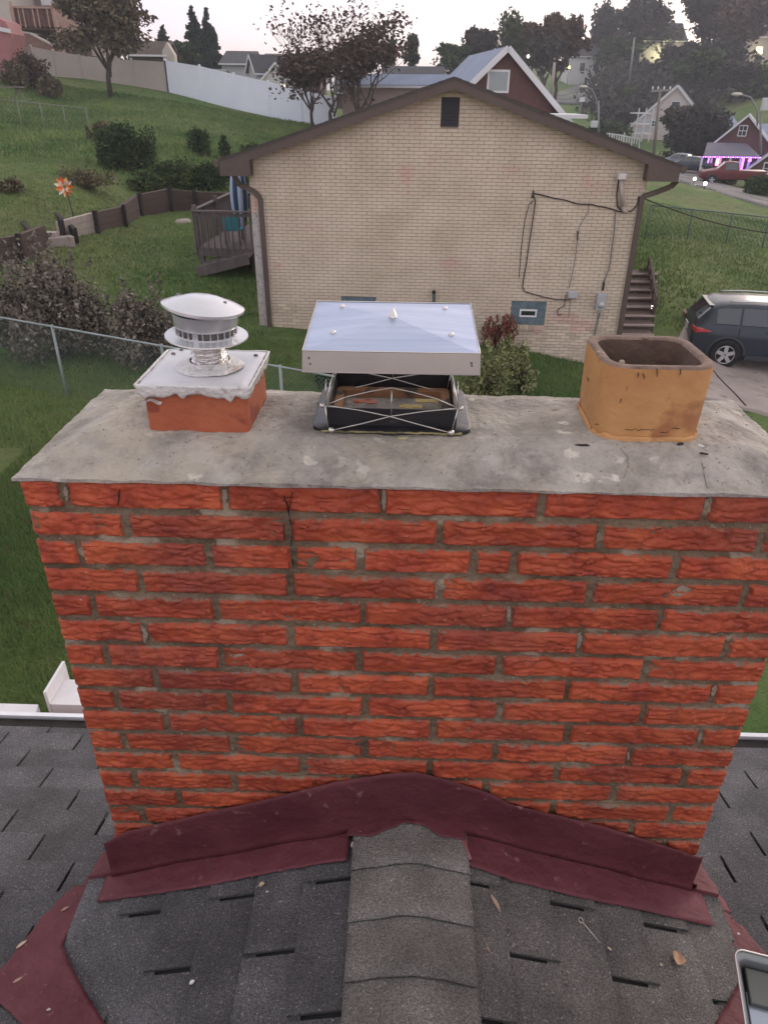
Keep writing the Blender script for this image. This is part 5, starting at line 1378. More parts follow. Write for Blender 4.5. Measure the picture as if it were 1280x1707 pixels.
def tree(name, label, P, h, cr, leafM, n, lsize, seed, kind='round', trunk_r=None, trunk_h=.35, barkM=None, group=None, spread=.6, depth=3, cat='tree'):
    rnd = random.Random(seed); P = Vector(P); root = thing(name, label, cat, P, group)
    r0 = trunk_r or h*.022; mb = MB(); tips = []
    if kind == 'conifer':
        mb.tube([Vector((0, 0, -.4)), Vector((0, 0, h*.5)), Vector((0, 0, h*.97))], [r0, r0*.6, r0*.1], 7)
        cs = []; rd = []; lv = 20
        for i in range(lv):
            t = i/(lv-1); z = h*(.10+.88*t); rad = cr*(1-t)**.85+cr*.04; m_ = max(3, int(9*(1-t)+3))
            for k in range(m_):
                az = rnd.random()*6.28; q = rad*rnd.uniform(.35, .95); cs.append((math.cos(az)*q, math.sin(az)*q, z-q*.22)); s_ = rad*.35+.08*cr
                rd.append((s_, s_, s_*.45))
                if k < 3: mb.tube([Vector((0, 0, z)), Vector((math.cos(az)*q, math.sin(az)*q, z-q*.15))], [r0*.25*(1-t)+.01, .008], 4, cap=False)
        V, F = leafcloud(cs, rd, n, lsize, seed=seed, shell=.2)
    else:
        pts = [Vector((0, 0, -.4)), Vector((rnd.uniform(-.02, .02)*h, rnd.uniform(-.02, .02)*h, h*trunk_h*.5)), Vector((rnd.uniform(-.03, .03)*h, 0, h*trunk_h))]
        mb.tube(pts, [r0*1.25, r0, r0*.8], 9)
        for k in range(5 if kind != 'column' else 4):
            az = k*1.257+rnd.random(); sp = spread if kind != 'column' else .2
            d = Vector((math.cos(az)*sp, math.sin(az)*sp, 1)).normalized(); branch(mb, pts[-1]+Vector((0, 0, -h*.03*k)), d, h*(1-trunk_h)*.42, r0*.6, depth, rnd, spread, 6, tips)
        cs = []; rd = []
        if kind == 'column':
            for i in range(26):
                t = rnd.random(); z = h*(.16+.80*t); rad = cr*(math.sin(math.pi*min(1, .12+.86*t)))**.6; az = rnd.random()*6.28; q = rad*rnd.uniform(0, .65)
                cs.append((math.cos(az)*q, math.sin(az)*q, z)); s_ = cr*rnd.uniform(.30, .5); rd.append((s_, s_, s_*1.5))
        else:
            for tp in tips:
                if tp.length > 0: cs.append((tp.x, tp.y, tp.z)); s_ = cr*rnd.uniform(.14, .30); rd.append((s_, s_, s_*.8))
            zmin = h*trunk_h; m_ = 14
            for i in range(m_):
                az = rnd.random()*6.28; q = cr*rnd.uniform(.2, .75); z = zmin+(h-zmin)*rnd.uniform(.1, .85); q *= math.sin(math.pi*min(.98, max(.1, (z-zmin)/(h-zmin)*.8+.15)))
                cs.append((math.cos(az)*q, math.sin(az)*q, z)); s_ = cr*rnd.uniform(.22, .38); rd.append((s_, s_, s_*.75))
            # normalise the spread of the crown to the wanted radius and height
        V, F = leafcloud(cs, rd, n, lsize, seed=seed, shell=.25)
        z0, z1 = V[:, 2].min(), V[:, 2].max(); 
        if kind != 'column':
            q = np.percentile(np.hypot(V[:, 0], V[:, 1]), 97); fxy = cr/q; V[:, 0] *= fxy; V[:, 1] *= fxy; zz = h/np.percentile(V[:, 2], 99.5); V[:, 2] *= zz
            mb.v = [Vector((v.x*(fxy if v.z > h*trunk_h*.6 else 1), v.y*(fxy if v.z > h*trunk_h*.6 else 1), v.z*min(zz, 1.3))) for v in mb.v]
    mb.build('trunk', barkM or M_BARK, root, smooth=True)
    if n > 10: np_mesh('crown', V, F, leafM, root)
    return root
def tree_px(name, label, px, pyb, pyt, wpx, D, leafM, n, seed, kind='round', lsize=None, **k):
    """tree standing on the ground at distance D; photo gives its foot/top/width"""
    b = atD(px, pyb, D); t_ = atD(px, pyt, D); s_ = scl(b); h = t_.z-b.z; cr = wpx/2*s_
    return tree(name, label, b, h, cr, leafM, n, lsize or max(.04, 3.4*s_), seed, kind, **k)
def shrub(name, label, P, rx, ry, h, leafM, n, lsize, seed, group=None, stems=14, cat='shrub', stemM=None, shell=.35, spiky=0):
    rnd = random.Random(seed); root = thing(name, label, cat, Vector(P), group); mb = MB(); cs = []; rd = []
    for k in range(stems):
        az = rnd.random()*6.28; q = rnd.uniform(.1, .9); tip = Vector((math.cos(az)*q*rx, math.sin(az)*q*ry, h*rnd.uniform(.6, 1)*(1-.35*q*q)))
        mb.tube([Vector((tip.x*.15, tip.y*.15, -.1)), Vector((tip.x*.6, tip.y*.6, tip.z*.5)), tip], [.014, .010, .004], 4, cap=False)
        cs.append(tuple(tip*.85)); s_ = min(rx, ry)*rnd.uniform(.28, .45); rd.append((s_, s_, s_*1.0)); cs.append((tip.x*.8, tip.y*.8, tip.z*.45)); rd.append((s_, s_, s_))
    for k in range(spiky):
        az = rnd.random()*6.28; q = rnd.uniform(0, .9); x, y = math.cos(az)*q*rx, math.sin(az)*q*ry; z0 = h*(1-.35*q*q)*.8
        tp = Vector((x*1.1, y*1.1, z0+h*rnd.uniform(.18, .42))); mb.tube([Vector((x*.8, y*.8, z0*.6)), tp], [.006, .002], 3, cap=False)
        for j in range(4): cs.append(tuple(Vector((x, y, z0)).lerp(tp, .3+j*.22))); rd.append((.05, .05, .06))
    mb.build('stems', stemM or M_BARK, root); V, F = leafcloud(cs, rd, n, lsize, seed=seed, shell=shell); V[:, 2] = np.maximum(V[:, 2], .02)
    np_mesh('leaves', V, F, leafM, root); return root
LM_DARK = leafmat('leaf_dark', (.020, .042, .016), (.060, .095, .034), (.09, .12, .045))
LM_MID = leafmat('leaf_mid', (.025, .050, .015), (.075, .105, .035), (.12, .13, .05))
LM_OLIVE = leafmat('leaf_olive', (.085, .068, .045), (.15, .135, .075), (.20, .155, .09), 1.5)
LM_CON = leafmat('needle', (.010, .026, .018), (.025, .050, .032), (.04, .065, .035), 1.5)
LM_BROWN = leafmat('leaf_autumn', (.060, .042, .036), (.115, .080, .060), (.15, .105, .07), .6)
LM_GREY = leafmat('leaf_grey', (.10, .09, .068), (.23, .20, .165), (.34, .30, .26), 4, 9)
LM_RED = leafmat('leaf_red', (.16, .045, .035), (.28, .10, .07), (.15, .14, .05), 3, 8)
LM_PALE = leafmat('leaf_pale', (.12, .145, .055), (.26, .27, .12), (.40, .38, .24), 4, 9)
LM_FAR = leafmat('leaf_far', (.034, .038, .034), (.068, .068, .056), (.09, .075, .055), .15, .5)

# ---- lilac-like bushes behind the near fence
p = onground(92, 596); shrub('lilac_bush', 'big grey-brown leafy bush behind the near chain-link fence, the wider left one', p, 1.12, .9, 1.9, LM_GREY, 14000, .045, 11, 'bushes behind the near fence', 34, spiky=26, stemM=M_BARK2)
p = onground(240, 612); shrub('lilac_bush', 'grey-brown leafy bush behind the near chain-link fence, just left of the round vent cap', p, .85, .7, 1.5, LM_GREY, 9000, .042, 12, 'bushes behind the near fence', 24, spiky=8, stemM=M_BARK2)
p = onground(300, 560); 
p = onground(18, 560); shrub('low_bush', 'low green weedy bush at the left picture edge in front of the retaining wall', p, .8, .7, .8, LM_MID, 3500, .045, 13)
p = onground(120, 905)
# ---- shrubs by the cream house
q = atD(825, 572, 15.95); 
rb = thing('red_leaf_shrub', 'drooping dark red-leaved shrub against the cream wall left of the basement window', 'shrub', Vector((q.x, q.y, q.z)))
rnd = random.Random(5); mb = MB(); VV = []
cs = []; rd = []
for k in range(34):
    az = rnd.uniform(-1.3, 1.3); L_ = rnd.uniform(.35, .75); x1 = math.sin(az)*L_*.62; top = Vector((x1*.7, -rnd.uniform(.05, .35), rnd.uniform(.35, .66))); end = Vector((x1, top.y-.08, top.z-rnd.uniform(.12, .34)))
    mb.tube([Vector((0, 0, -.1)), top*.6+Vector((0, 0, .05)), top, end], [.008, .006, .004, .002], 4, cap=False)
    for j in range(5): cs.append(tuple(top.lerp(end, j/4))); rd.append((.035, .035, .05))
mb.build('stems', bark('red_stem', (.12, .05, .04)), rb); V, F = leafcloud(cs, rd, 1500, .032, seed=5, shell=.1); np_mesh('leaves', V, F, LM_RED, rb)
for i, (x, y, rx, h, n, lab) in enumerate(((806, 668, .55, 1.0, 3200, 'bushy pale green plant behind the crown, right of the metal cap'), (862, 655, .42, .8, 2200, 'pale seed-headed green plant in the strip before the cream wall'), (845, 618, .35, .62, 2400, 'smaller leafy plant between the red shrub and the lawn'), (560, 650, .5, .8, 3000, 'dark leafy plant seen through the legs of the metal cap'), (700, 650, .6, .8, 3500, 'dark leafy plant behind the right half of the black collar'))):
    p = onground(x, y); shrub('leafy_plant', lab, p, rx, rx*.8, h, LM_PALE if i < 3 else LM_DARK, n, .036, 30+i, None, 14, 'plant', spiky=6)

# ---- near chain-link fence
M_ZINC = mat('zinc_wire', (.12, .17, .16), .6, (.17, .22, .21), 5, metal=.3); M_GPOST = mat('fence_post', (.20, .24, .24), .5, (.30, .33, .33), 5, metal=.3)
def chain_fence(name, label, A, B_, H, npost, wire_r=.0022, gap=.075, M=M_ZINC, MP=M_GPOST, pr=.025, wires=True, sag=0, group=None):
    A = Vector(A); B_ = Vector(B_); root = thing(name, label, 'fence', Vector((A.x, A.y, A.z)), group)
    L_ = (B_-A).length; dirv = (B_-A)/L_
    def P(s, z):
        q = A.lerp(B_, s/L_); return Vector((q.x, q.y, q.z+z))
    for i in range(npost):
        s = L_*i/(npost-1); mb = MB(); mb.tube([P(s, -.4), P(s, H+.03)], pr, 8); relocate(mb, root); mb.build('fence_post', MP, root, smooth=True)
    mb = MB(); mb.tube([P(s, H) for s in np.linspace(0, L_, 14)], pr*.72, 8); relocate(mb, root); mb.build('top_rail', MP, root, smooth=True)
    if wires:
        mb = MB(); n = int((L_+H)/gap)
        for k in range(n):
            s0 = k*gap-H
            for (a, b) in (((s0, 0), (s0+H, H)), ((s0, H), (s0+H, 0))):
                (xa, za), (xb, zb) = a, b
                if xa < 0: t = -xa/(xb-xa); xa, za = 0, za+(zb-za)*t
                if xb > L_: t = (L_-xa)/(xb-xa); zb = za+(zb-za)*t; xb = L_
                if xb-xa > .02: mb.tube([P(xa, za), P(xb, zb)], wire_r, 3, cap=False)
        relocate(mb, root); o = mb.build('wire_mesh', M, root); o['kind'] = 'stuff'
    return root
# top rail passes (0,530) ... (280,580) ... (520,622)
def fence_pts(xa, ya, xb, yb, D_a, D_b): return atD(xa, ya, D_a), atD(xb, yb, D_b)
FHt = 1.22
def rail_on_ground(px, py, Hh):
    r = ray(px, py); best = None
    for D in np.linspace(4, 40, 900):
        p = CAM+r*(D/r.y); g = gz(p.x, p.y) if D % 1 < 2 else 0
        if p.z <= g+Hh: return p
    return p
Ds = np.linspace(4, 45, 1400)
def rail_on_ground(px, py, Hh):
    r = ray(px, py); P = np.stack([r.x/r.y*Ds, Ds], 1); z = CZ+r.z/r.y*Ds; g = CZ-groundHs(P)+Hh; i = int(np.argmax(z <= g)); return Vector((P[i, 0], P[i, 1], z[i]))
fa = rail_on_ground(0, 529, FHt); fb = rail_on_ground(520, 621, FHt)
print('near fence', fa, fb)
ext = (fa-fb).normalized()*3
chain_fence('chain_link_fence', 'galvanised chain-link fence crossing the left lawn just beyond the chimney', fa+ext-Vector((0, 0, FHt)), fb-(ext/3)*1.5-Vector((0, 0, FHt)), FHt, 6)
# right-hand green fence
ga = rail_on_ground(1085, 342, 1.1); gb = rail_on_ground(1279, 362, 1.1); e2 = (gb-ga).normalized()
print('right fence', ga, gb)
M_GRN = mat('green_wire', (.035, .07, .055), .6); M_GRNP = mat('green_post', (.06, .10, .085), .6)
chain_fence('green_wire_fence', 'green wire fence along the far edge of the right-hand lawn', ga-Vector((0, 0, 1.1)), gb+e2*4-Vector((0, 0, 1.1)), 1.1, 6, .006, .22, M_GRN, M_GRNP, .03)
# far-left sagging wire fence on the hill
ha = onground(0, 205); hb_ = onground(150, 220)
chain_fence('hill_wire_fence', 'old thin wire fence running along the bank on the left hillside', ha, hb_, 1.1, 5, .007, .25, M_GRN, mat('grey_post', (.18, .20, .17), .8), .03)

# ---- timber retaining wall with steps
M_TIM = mat('dark_timber', (.050, .032, .027), .9, (.085, .055, .045), 6, bump=.6, bscale=18, stretch=(1, 1, 6)); M_TIMP = mat('timber_post', (.022, .015, .013), .9); M_BLOCK = mat('pale_block', (.30, .25, .225), .9, (.38, .32, .29), 7, bump=.5, bscale=20)
rw = thing('retaining_wall', 'brown timber retaining wall curving round the back lawn with one pale block section', 'wall', onground(160, 395))
segpx = [((-60, 462), (-60, 408)), ((38, 438), (36, 394)), ((84, 414), (82, 376)), ((106, 402), (106, 370)), ((162, 388), (161, 355)), ((209, 378), (207, 345)), ((236, 362), (233, 325)), ((287, 354), (285, 315)), ((328, 352), (326, 320)), ((420, 350), (420, 322))]
bases = [onground(x, y) for (x, y), _ in segpx]
def topz(b, px, py): r = ray(px, py); return CZ+r.z*(b.y/r.y)
for i in range(len(segpx)-1):
    A, B_ = bases[i], bases[i+1]; ha_ = min(1.3, max(.3, topz(A, *segpx[i][1])-A.z)); hb2 = min(1.3, max(.3, topz(B_, *segpx[i+1][1])-B_.z))
    if i == 2: continue        # opening where the steps come down
    nb = 3
    dr = (B_-A); dr.z = 0; dr.normalize(); nrm = Vector((-dr.y, dr.x, 0))
    M = M_BLOCK if i in (3,) else M_TIM
    for j in range(nb):
        a0, a1 = ha_*j/nb+.008, ha_*(j+1)/nb; b0, b1 = hb2*j/nb+.008, hb2*(j+1)/nb; e_ = .006*(j % 2)
        mb = MB(); Z = Vector((0, 0, 1))
        if j == 0: a0 = b0 = -.3
        mb.hexa([A+Z*a0-nrm*e_, B_+Z*b0-nrm*e_, B_+Z*b0+nrm*.16, A+Z*a0+nrm*.16, A+Z*a1-nrm*e_, B_+Z*b1-nrm*e_, B_+Z*b1+nrm*.16, A+Z*a1+nrm*.16]); relocate(mb, rw); mb.build('wall_timber' if M is M_TIM else 'wall_block', M, rw)
    mb = MB(); mb.box(A-nrm*.05+Vector((0, 0, ha_/2-.1)), (.12, .12, ha_+.35), (dr, nrm, Vector((0, 0, 1)))); relocate(mb, rw); mb.build('wall_post', M_TIMP, rw)
sb = (bases[2]+bases[3])/2
gs = thing('hillside_steps', 'short timber-edged stair going up the bank beside the retaining wall on the far left', 'steps', sb)
s_top = atD(18, 338, 27.5)
for k in range(6):
    t = k/5; c_ = sb.lerp(s_top, t); mb = MB(); dvec = (s_top-sb); dvec.z = 0; dvec.normalize(); sd_ = Vector((-dvec.y, dvec.x, 0))
    mb.box(c_+Vector((0, 0, .04)), (.42, .95, .3), (dvec, sd_, Vector((0, 0, 1)))); relocate(mb, gs); mb.build('step', M_BLOCK, gs)
for s_ in (-1, 1):
    mb = MB(); mb.beam(sb+sd_*s_*.58+Vector((0, 0, .18)), s_top+sd_*s_*.58+Vector((0, 0, .28)), .12, .42); relocate(mb, gs); mb.build('stringer', M_TIMP, gs)
gbx = onground(92, 405); mb = MB(); mb.box((gbx.x, gbx.y-.1, gbx.z+.12), (.35, .3, .3)); o = mb.build('garden_stone', M_BLOCK); tag(o, 'pale square block on the grass at the foot of the hillside steps', 'stone')
# ---- pinwheel flower
pb_ = onground(128, 388); pt = atD(109, 311, pb_.y-.2)
pw_ = thing('pinwheel', 'orange and white garden pinwheel on a thin leaning stake at the retaining wall', 'pinwheel', pb_)
mb = MB(); mb.tube([pb_-Vector((0, 0, .2)), pb_.lerp(pt, .5)+Vector((.03, 0, 0)), pt], .016, 5); relocate(mb, pw_); mb.build('stake', M_CAB, pw_)
pet = [(.75, .18, .03), (.80, .72, .66), (.78, .30, .06), (.70, .10, .03), (.85, .55, .25), (.74, .70, .66)]
PM = [mat('petal_%s' % n_, c_, .5) for n_, c_ in zip(('orange', 'white', 'amber', 'red', 'peach', 'ivory'), pet)]
for layer, rr2 in ((0, .30), (1, .19)):
    for k in range(11):
        az = 2*math.pi*k/11+layer*.3; d_ = Vector((math.cos(az), -.25-.2*layer, math.sin(az))); s_ = Vector((-math.sin(az), 0, math.cos(az)))*.055
        mb = MB(); c0_ = pt-Vector((0, .03*layer, 0)); m_ = c0_+d_*rr2*.6; e_ = c0_+d_*rr2
        mb.poly([c0_+d_*.04, m_-s_, e_, m_+s_+Vector((0, -.05, 0))]); relocate(mb, pw_); o = mb.build('petal', PM[(k*5+layer*2) % 6], pw_)
# ---- deck on the left side of the cream house
M_DKW = mat('deck_wood', (.095, .078, .075), .85, (.145, .12, .115), 7, bump=.4, bscale=20, stretch=(1, 1, .3)); M_DKD = mat('deck_shadow_wood', (.05, .042, .04), .9)
c1 = atD(331, 413, 20.6)
ux = hu; uy = hd_
dkO = Vector((c1.x, c1.y, 0)); zf = c1.z; zg = onground(340, 462).z
dk = thing('wooden_deck', 'grey-brown raised wooden deck with balusters beside the left wall of the cream house', 'deck', Vector((c1.x, c1.y, zg)))
WDk = 2.35; LDk = 4.2
def dp(x, y, z): return dkO+ux*x+uy*y+Vector((0, 0, z))
def dkb(mb, n, M=M_DKW): relocate(mb, dk); return mb.build(n, M, dk)
zr = topz(dp(0, 0, 0), 328, 351)
for i in range(14):
    mb = MB(); y0 = LDk*i/14; mb.hexa([dp(x, y, z) for z in (zf-.03, zf) for x, y in ((0, y0+.004), (WDk, y0+.004), (WDk, y0+LDk/14-.004), (0, y0+LDk/14-.004))]); dkb(mb, 'deck_board')
mb = MB(); mb.beam(dp(0, -.03, zf-.11), dp(WDk, -.03, zf-.11), .04, .20); dkb(mb, 'rim_joist')
mb = MB(); mb.beam(dp(-.03, 0, zf-.12), dp(-.03, LDk, zf-.12), .04, .22); dkb(mb, 'rim_joist')
for (x, y) in ((.08, .05), (1.5, .05), (.06, 2.1), (.06, LDk-.05), (2.3, .05)):
    mb = MB(); mb.box((dp(x, y, (zg-.4+zf)/2-.1)), (.12, .12, zf-zg+.4-.2), (ux, uy, Vector((0, 0, 1)))); dkb(mb, 'deck_post')
for (A_, B_) in (((-.03, -.05), (WDk, -.05)), ((-.05, 0), (-.05, LDk)), ((0, LDk), (WDk, LDk))):
    a = dp(*A_, zr); b = dp(*B_, zr); mb = MB(); mb.beam(a, b, .13, .035); dkb(mb, 'top_rail'); mb = MB(); mb.beam(a-Vector((0, 0, .09)), b-Vector((0, 0, .09)), .035, .08); dkb(mb, 'rail_board')
    n = int((b-a).length/.17)
    for k in range(n+1):
        q = a.lerp(b, k/n); mb = MB(); mb.box(q+Vector((0, 0, (zf-.2-zr)/2)), (.035, .035, zr-zf+.15), (ux, uy, Vector((0, 0, 1)))); dkb(mb, 'baluster')
for (x, y) in ((0, 0), (1.62, 0), (0, 2.1), (0, LDk)):
    mb = MB(); mb.box(dp(x, y, (zr+zf)/2+.05), (.10, .10, zr-zf+.18), (ux, uy, Vector((0, 0, 1)))); dkb(mb, 'rail_post')
# stair going down to the front left
sA = dp(1.55, -.45, zf-.12); sB = dp(.12, -.45, zg+.12)
for o_ in (0, -.7):
    mb = MB(); mb.beam(sA+uy*(o_+.4), sB+uy*(o_+.4), .045, .26); dkb(mb, 'stringer')
for k in range(5):
    q = sA.lerp(sB, (k+.5)/5); mb = MB(); mb.box(q+uy*.05+Vector((0, 0, .05)), (.26, .66, .035), (ux, uy, Vector((0, 0, 1)))); dkb(mb, 'stair_tread')
# things on the deck
ub2 = atD(400, 345, 22.0); 
um = thing('patio_umbrella', 'closed blue and white striped patio umbrella on the deck beside the house', 'umbrella', Vector((ub2.x, ub2.y, zf)))
ztop = atD(402, 268, 22.0).z
mb = MB(); mb.tube([Vector((ub2.x, ub2.y, zf)), Vector((ub2.x, ub2.y, ztop))], .02, 6); relocate(mb, um); mb.build('pole', M_CAB, um)
M_BLU = mat('umbrella_blue', (.012, .045, .095), .8); M_UW = mat('umbrella_white', (.34, .40, .52), .8)
for k in range(8):
    mb = MB(); a0_ = k*math.pi/4
    def ff(a, b_, a0_=a0_):
        t = a0_+a*math.pi/4; r_ = (.03+.17*math.sin(math.pi*min(1, b_*.75+.1)))*(1+.25*math.sin(a*math.pi)); return Vector((ub2.x+math.cos(t)*r_, ub2.y+math.sin(t)*r_, ztop-(ztop-zf-.35)*b_))
    mb.grid(ff, 4, 10); relocate(mb, um); mb.build('canopy_panel', M_BLU if k % 2 else M_UW, um, smooth=True)
tl = thing('teal_cloth', 'bright teal folding chair seen through the deck railing', 'chair', dp(.85, .5, zf))
M_TEAL = mat('teal_fabric', (.02, .24, .30), .7)
mb = MB(); mb.box(dp(.85, .45, zf+.62), (.46, .03, .42), (ux, uy, Vector((0, 0, 1)))); relocate(mb, tl); mb.build('backrest', M_TEAL, tl, bevel=.01)
mb = MB(); mb.box(dp(.85, .68, zf+.40), (.46, .44, .04), (ux, uy, Vector((0, 0, 1)))); relocate(mb, tl); mb.build('seat', M_TEAL, tl, bevel=.01)
for x in (.64, 1.06):
    for y in (.47, .88): mb = MB(); mb.tube([dp(x, y, zf), dp(x, y, zf+.40)], .012, 6); relocate(mb, tl); mb.build('leg', M_CAB, tl)
bb = onground(306, 372); mb = MB(); mb.lathe([(0, .12), (.22, .10), (.30, .0), (.28, -.1)], n=14, fn=lambda r, z, t: (r*(1+.2*math.sin(2*t)), z)); mb.v = [v+bb for v in mb.v]; o = mb.build('garden_stone', M_BLOCK, smooth=True); tag(o, 'flat pale stone on the lawn left of the deck', 'stone')

# ---- hillside shrubs on the left
def sh(px, py, rxpx, hpx, lab, M, n, seed, name='hill_shrub', D=None):
    p = onground(px, py); s_ = scl(p); shrub(name, lab, p, rxpx*s_, rxpx*s_*.8, hpx*s_, M, n, max(.05, 2.4*s_), seed, None, 16)
sh(212, 285, 58, 76, 'big dark green shrub on the hillside above the retaining wall', LM_DARK, 9000, 41)
sh(170, 235, 26, 30, 'small olive shrub at the upper left side of the big dark shrub', LM_OLIVE, 1800, 42)
sh(300, 312, 50, 38, 'leafy mid-green shrub hanging over the retaining wall, middle one', LM_MID, 4500, 43)
sh(245, 322, 34, 30, 'low green shrub over the wall right behind the pinwheel bank', LM_MID, 2600, 44)
sh(352, 318, 36, 48, 'dark tangled shrub over the wall left of the deck', LM_DARK, 3600, 45)
sh(398, 310, 28, 50, 'dark shrub behind the deck under the house eave', LM_DARK, 3200, 46)
sh(340, 262, 26, 48, 'round-headed small dark shrub standing alone on the slope left of the house roof', LM_DARK, 2400, 47)
sh(376, 268, 12, 44, 'narrow dark sapling on the slope next to the roof edge', LM_DARK, 900, 48)
sh(60, 152, 36, 60, 'brown twiggy shrub below the pink shed at the top left', LM_BROWN, 3000, 49)
sh(88, 165, 22, 34, 'rounded olive-brown shrub in front of the tan fence at far left', LM_OLIVE, 1800, 50)
sh(28, 150, 26, 44, 'leafy yellow-brown shrub at the far left below the deck house', LM_OLIVE, 1800, 51)
sh(420, 268, 22, 26, 'pale green shrub just left of the cream house roof slope', LM_MID, 1200, 52)
sh(20, 320, 30, 18, 'low brown weeds above the hillside steps', LM_OLIVE, 1500, 53)
sh(140, 312, 60, 16, 'low tangle of green and brown weeds behind the pinwheel', LM_OLIVE, 3000, 54)

# ---- driveway, white box, SUV
M_CONC = mat('driveway_concrete', (.27, .225, .205), .92, (.35, .30, .275), 1.6, 7, bump=.4, bscale=40, spots=(.20, .17, .16), spscale=3, spth=.6)
def drape(name, outline, off, M, kind='structure', step=.35, label=None, cat=None):
    xs = [p[0] for p in outline]; ys_ = [p[1] for p in outline]; bm = bmesh.new()
    nx_ = max(2, int((max(xs)-min(xs))/step)); ny_ = max(2, int((max(ys_)-min(ys_))/step))
    # clip a grid with the outline polygon by bisecting: outline must be convex
    vs = [[bm.verts.new((min(xs)+(max(xs)-min(xs))*i/nx_, min(ys_)+(max(ys_)-min(ys_))*j/ny_, 0)) for i in range(nx_+1)] for j in range(ny_+1)]
    for j in range(ny_):
        for i in range(nx_): bm.faces.new((vs[j][i], vs[j][i+1], vs[j+1][i+1], vs[j+1][i]))
    ar = sum(outline[i][0]*outline[(i+1) % len(outline)][1]-outline[(i+1) % len(outline)][0]*outline[i][1] for i in range(len(outline)))
    sg = 1 if ar > 0 else -1
    for i in range(len(outline)):
        a = outline[i]; b = outline[(i+1) % len(outline)]; n = Vector((b[1]-a[1], -(b[0]-a[0]), 0))*sg
        bmesh.ops.bisect_plane(bm, geom=bm.verts[:]+bm.edges[:]+bm.faces[:], plane_co=(a[0], a[1], 0), plane_no=n, clear_outer=True)
    P = [(v.co.x, v.co.y) for v in bm.verts]; H = groundHs(P)
    for v, h in zip(bm.verts, H): v.co.z = CZ-h+off
    me = bpy.data.meshes.new(name); bm.to_mesh(me); bm.free(); me.materials.append(M); me.polygons.foreach_set('use_smooth', [True]*len(me.polygons)); o = bpy.data.objects.new(name, me); C.objects.link(o)
    sk = o.modifiers.new('t', 'SOLIDIFY'); sk.thickness = .35; sk.offset = -1
    tag(o, label, cat, None, kind); return o
d1 = onground(1172, 652); d2 = onground(1240, 686); d3 = onground(1300, 730); d0 = onground(1120, 598)
print('drive', d0, d1, d2)
dl = (d0.x+.1, d0.y+3.2)
drape('driveway', [(d1.x-1.2, d1.y-.2), (d2.x, d2.y), (d2.x+3.0, d2.y-1.4), (24, d2.y-1.4), (24, 19.2), (7.6, 18.3)], .07, M_CONC)
# expansion joint
j1 = onground(1186, 622); j2 = onground(1241, 682)
mb = MB()
for i in range(12):
    a = j1.lerp(j2, i/12); b = j1.lerp(j2, (i+1)/12); a.z = gz(a.x, a.y)+.074; b.z = gz(b.x, b.y)+.074; s_ = (b-a).cross(Vector((0, 0, 1))).normalized()*.02; mb.quad(a-s_, b-s_, b+s_, a+s_)
o = mb.build('driveway_joint', M_CRACK); tag(o, kind='structure')
# far road
M_ROAD = mat('old_asphalt', (.16, .15, .15), .9, (.22, .205, .20), .5, 6)
def strip(name, pts, wd, off, M):
    mb = MB(); n = len(pts); L_ = []; Rr = []
    Q = []
    for i in range(n-1):
        for t in range(8): Q.append(pts[i].lerp(pts[i+1], t/8))
    Q.append(pts[-1])
    for i, p in enumerate(Q):
        d_ = Q[min(i+1, len(Q)-1)]-Q[max(i-1, 0)]; d_.z = 0; d_.normalize(); s_ = Vector((-d_.y, d_.x, 0))*wd/2
        row = []
        for t in (-1, -.33, .33, 1): q = p+s_*t; q.z = gz(q.x, q.y)+off; row.append(q)
        L_.append(row)
    for i in range(len(L_)-1):
        for j in range(3): mb.quad(L_[i][j], L_[i][j+1], L_[i+1][j+1], L_[i+1][j])
    o = mb.build(name, M, smooth=True); sk = o.modifiers.new('t', 'SOLIDIFY'); sk.thickness = .5; sk.offset = 1; tag(o, kind='structure'); return o
strip('road', [onground(1330, 352), onground(1275, 338), onground(1205, 316), onground(1150, 300), onground(1105, 288)], 5.0, .12, M_ROAD)
strip('side_street', [onground(1160, 296), onground(1150, 280), onground(1130, 268)], 6, .16, M_ROAD)
hr = [atD(x, y, d_) for x, y, d_ in ((900, 166, 150), (925, 160, 152), (950, 150, 156), (975, 138, 165), (1000, 126, 180))]
strip('hill_road', hr, 9, .3, mat('hill_road_pale', (.13, .13, .13), .9))

M_WBX = mat('painted_white_timber', (.62, .61, .64), .55, (.72, .70, .72), 5, spots=(.30, .10, .12), spscale=26, spth=.70)
wx = thing('white_box', 'white painted box with an upright side board spattered with red, just beyond the left gutter', 'box', cp(-.60, 1.10, 2.6)); wx.rotation_euler = (0, 0, -CA)
def wb(px, py, d): u, H = uH(px, py, d); return cp(u, d, H)
def hx_px(c4, d0_, d1_): pass
dF, dB = 1.10, 1.26
u1, H1 = uH(84, 1174, dF); u2, H2 = uH(131, 1177, dF); u2 += .05
mb = MB(); mb.hexa([cp(u, dd, H) for H in (H1+.35, H1) for u, dd in ((u1, dF), (u2, dF), (u2, dB), (u1, dB))]); relocate(mb, wx); mb.build('box_body', M_WBX, wx, bevel=.002)
mb = MB(); mb.hexa([cp(u, dd, H) for H in (H1+.35, H1-.075) for u, dd in ((u1-.014, dF-.003), (u1-.0005, dF-.003), (u1-.0005, dB+.04), (u1-.014, dB+.04))]); relocate(mb, wx); mb.build('side_board', M_WBX, wx, bevel=.0015)
mb = MB(); ua2, Hq = uH(-30, 1194, 1.02); ub3, _ = uH(57, 1192, 1.02)
mb.hexa([cp(u, dd, H) for H in (Hq+.06, Hq) for u, dd in ((ua2, 1.02), (ub3, 1.02), (ub3-.02, 1.10), (ua2, 1.10))]); o = mb.build('white_board', M_WBX, bevel=.002); tag(o, 'pale weathered board lying along the outside of the left gutter', 'board')
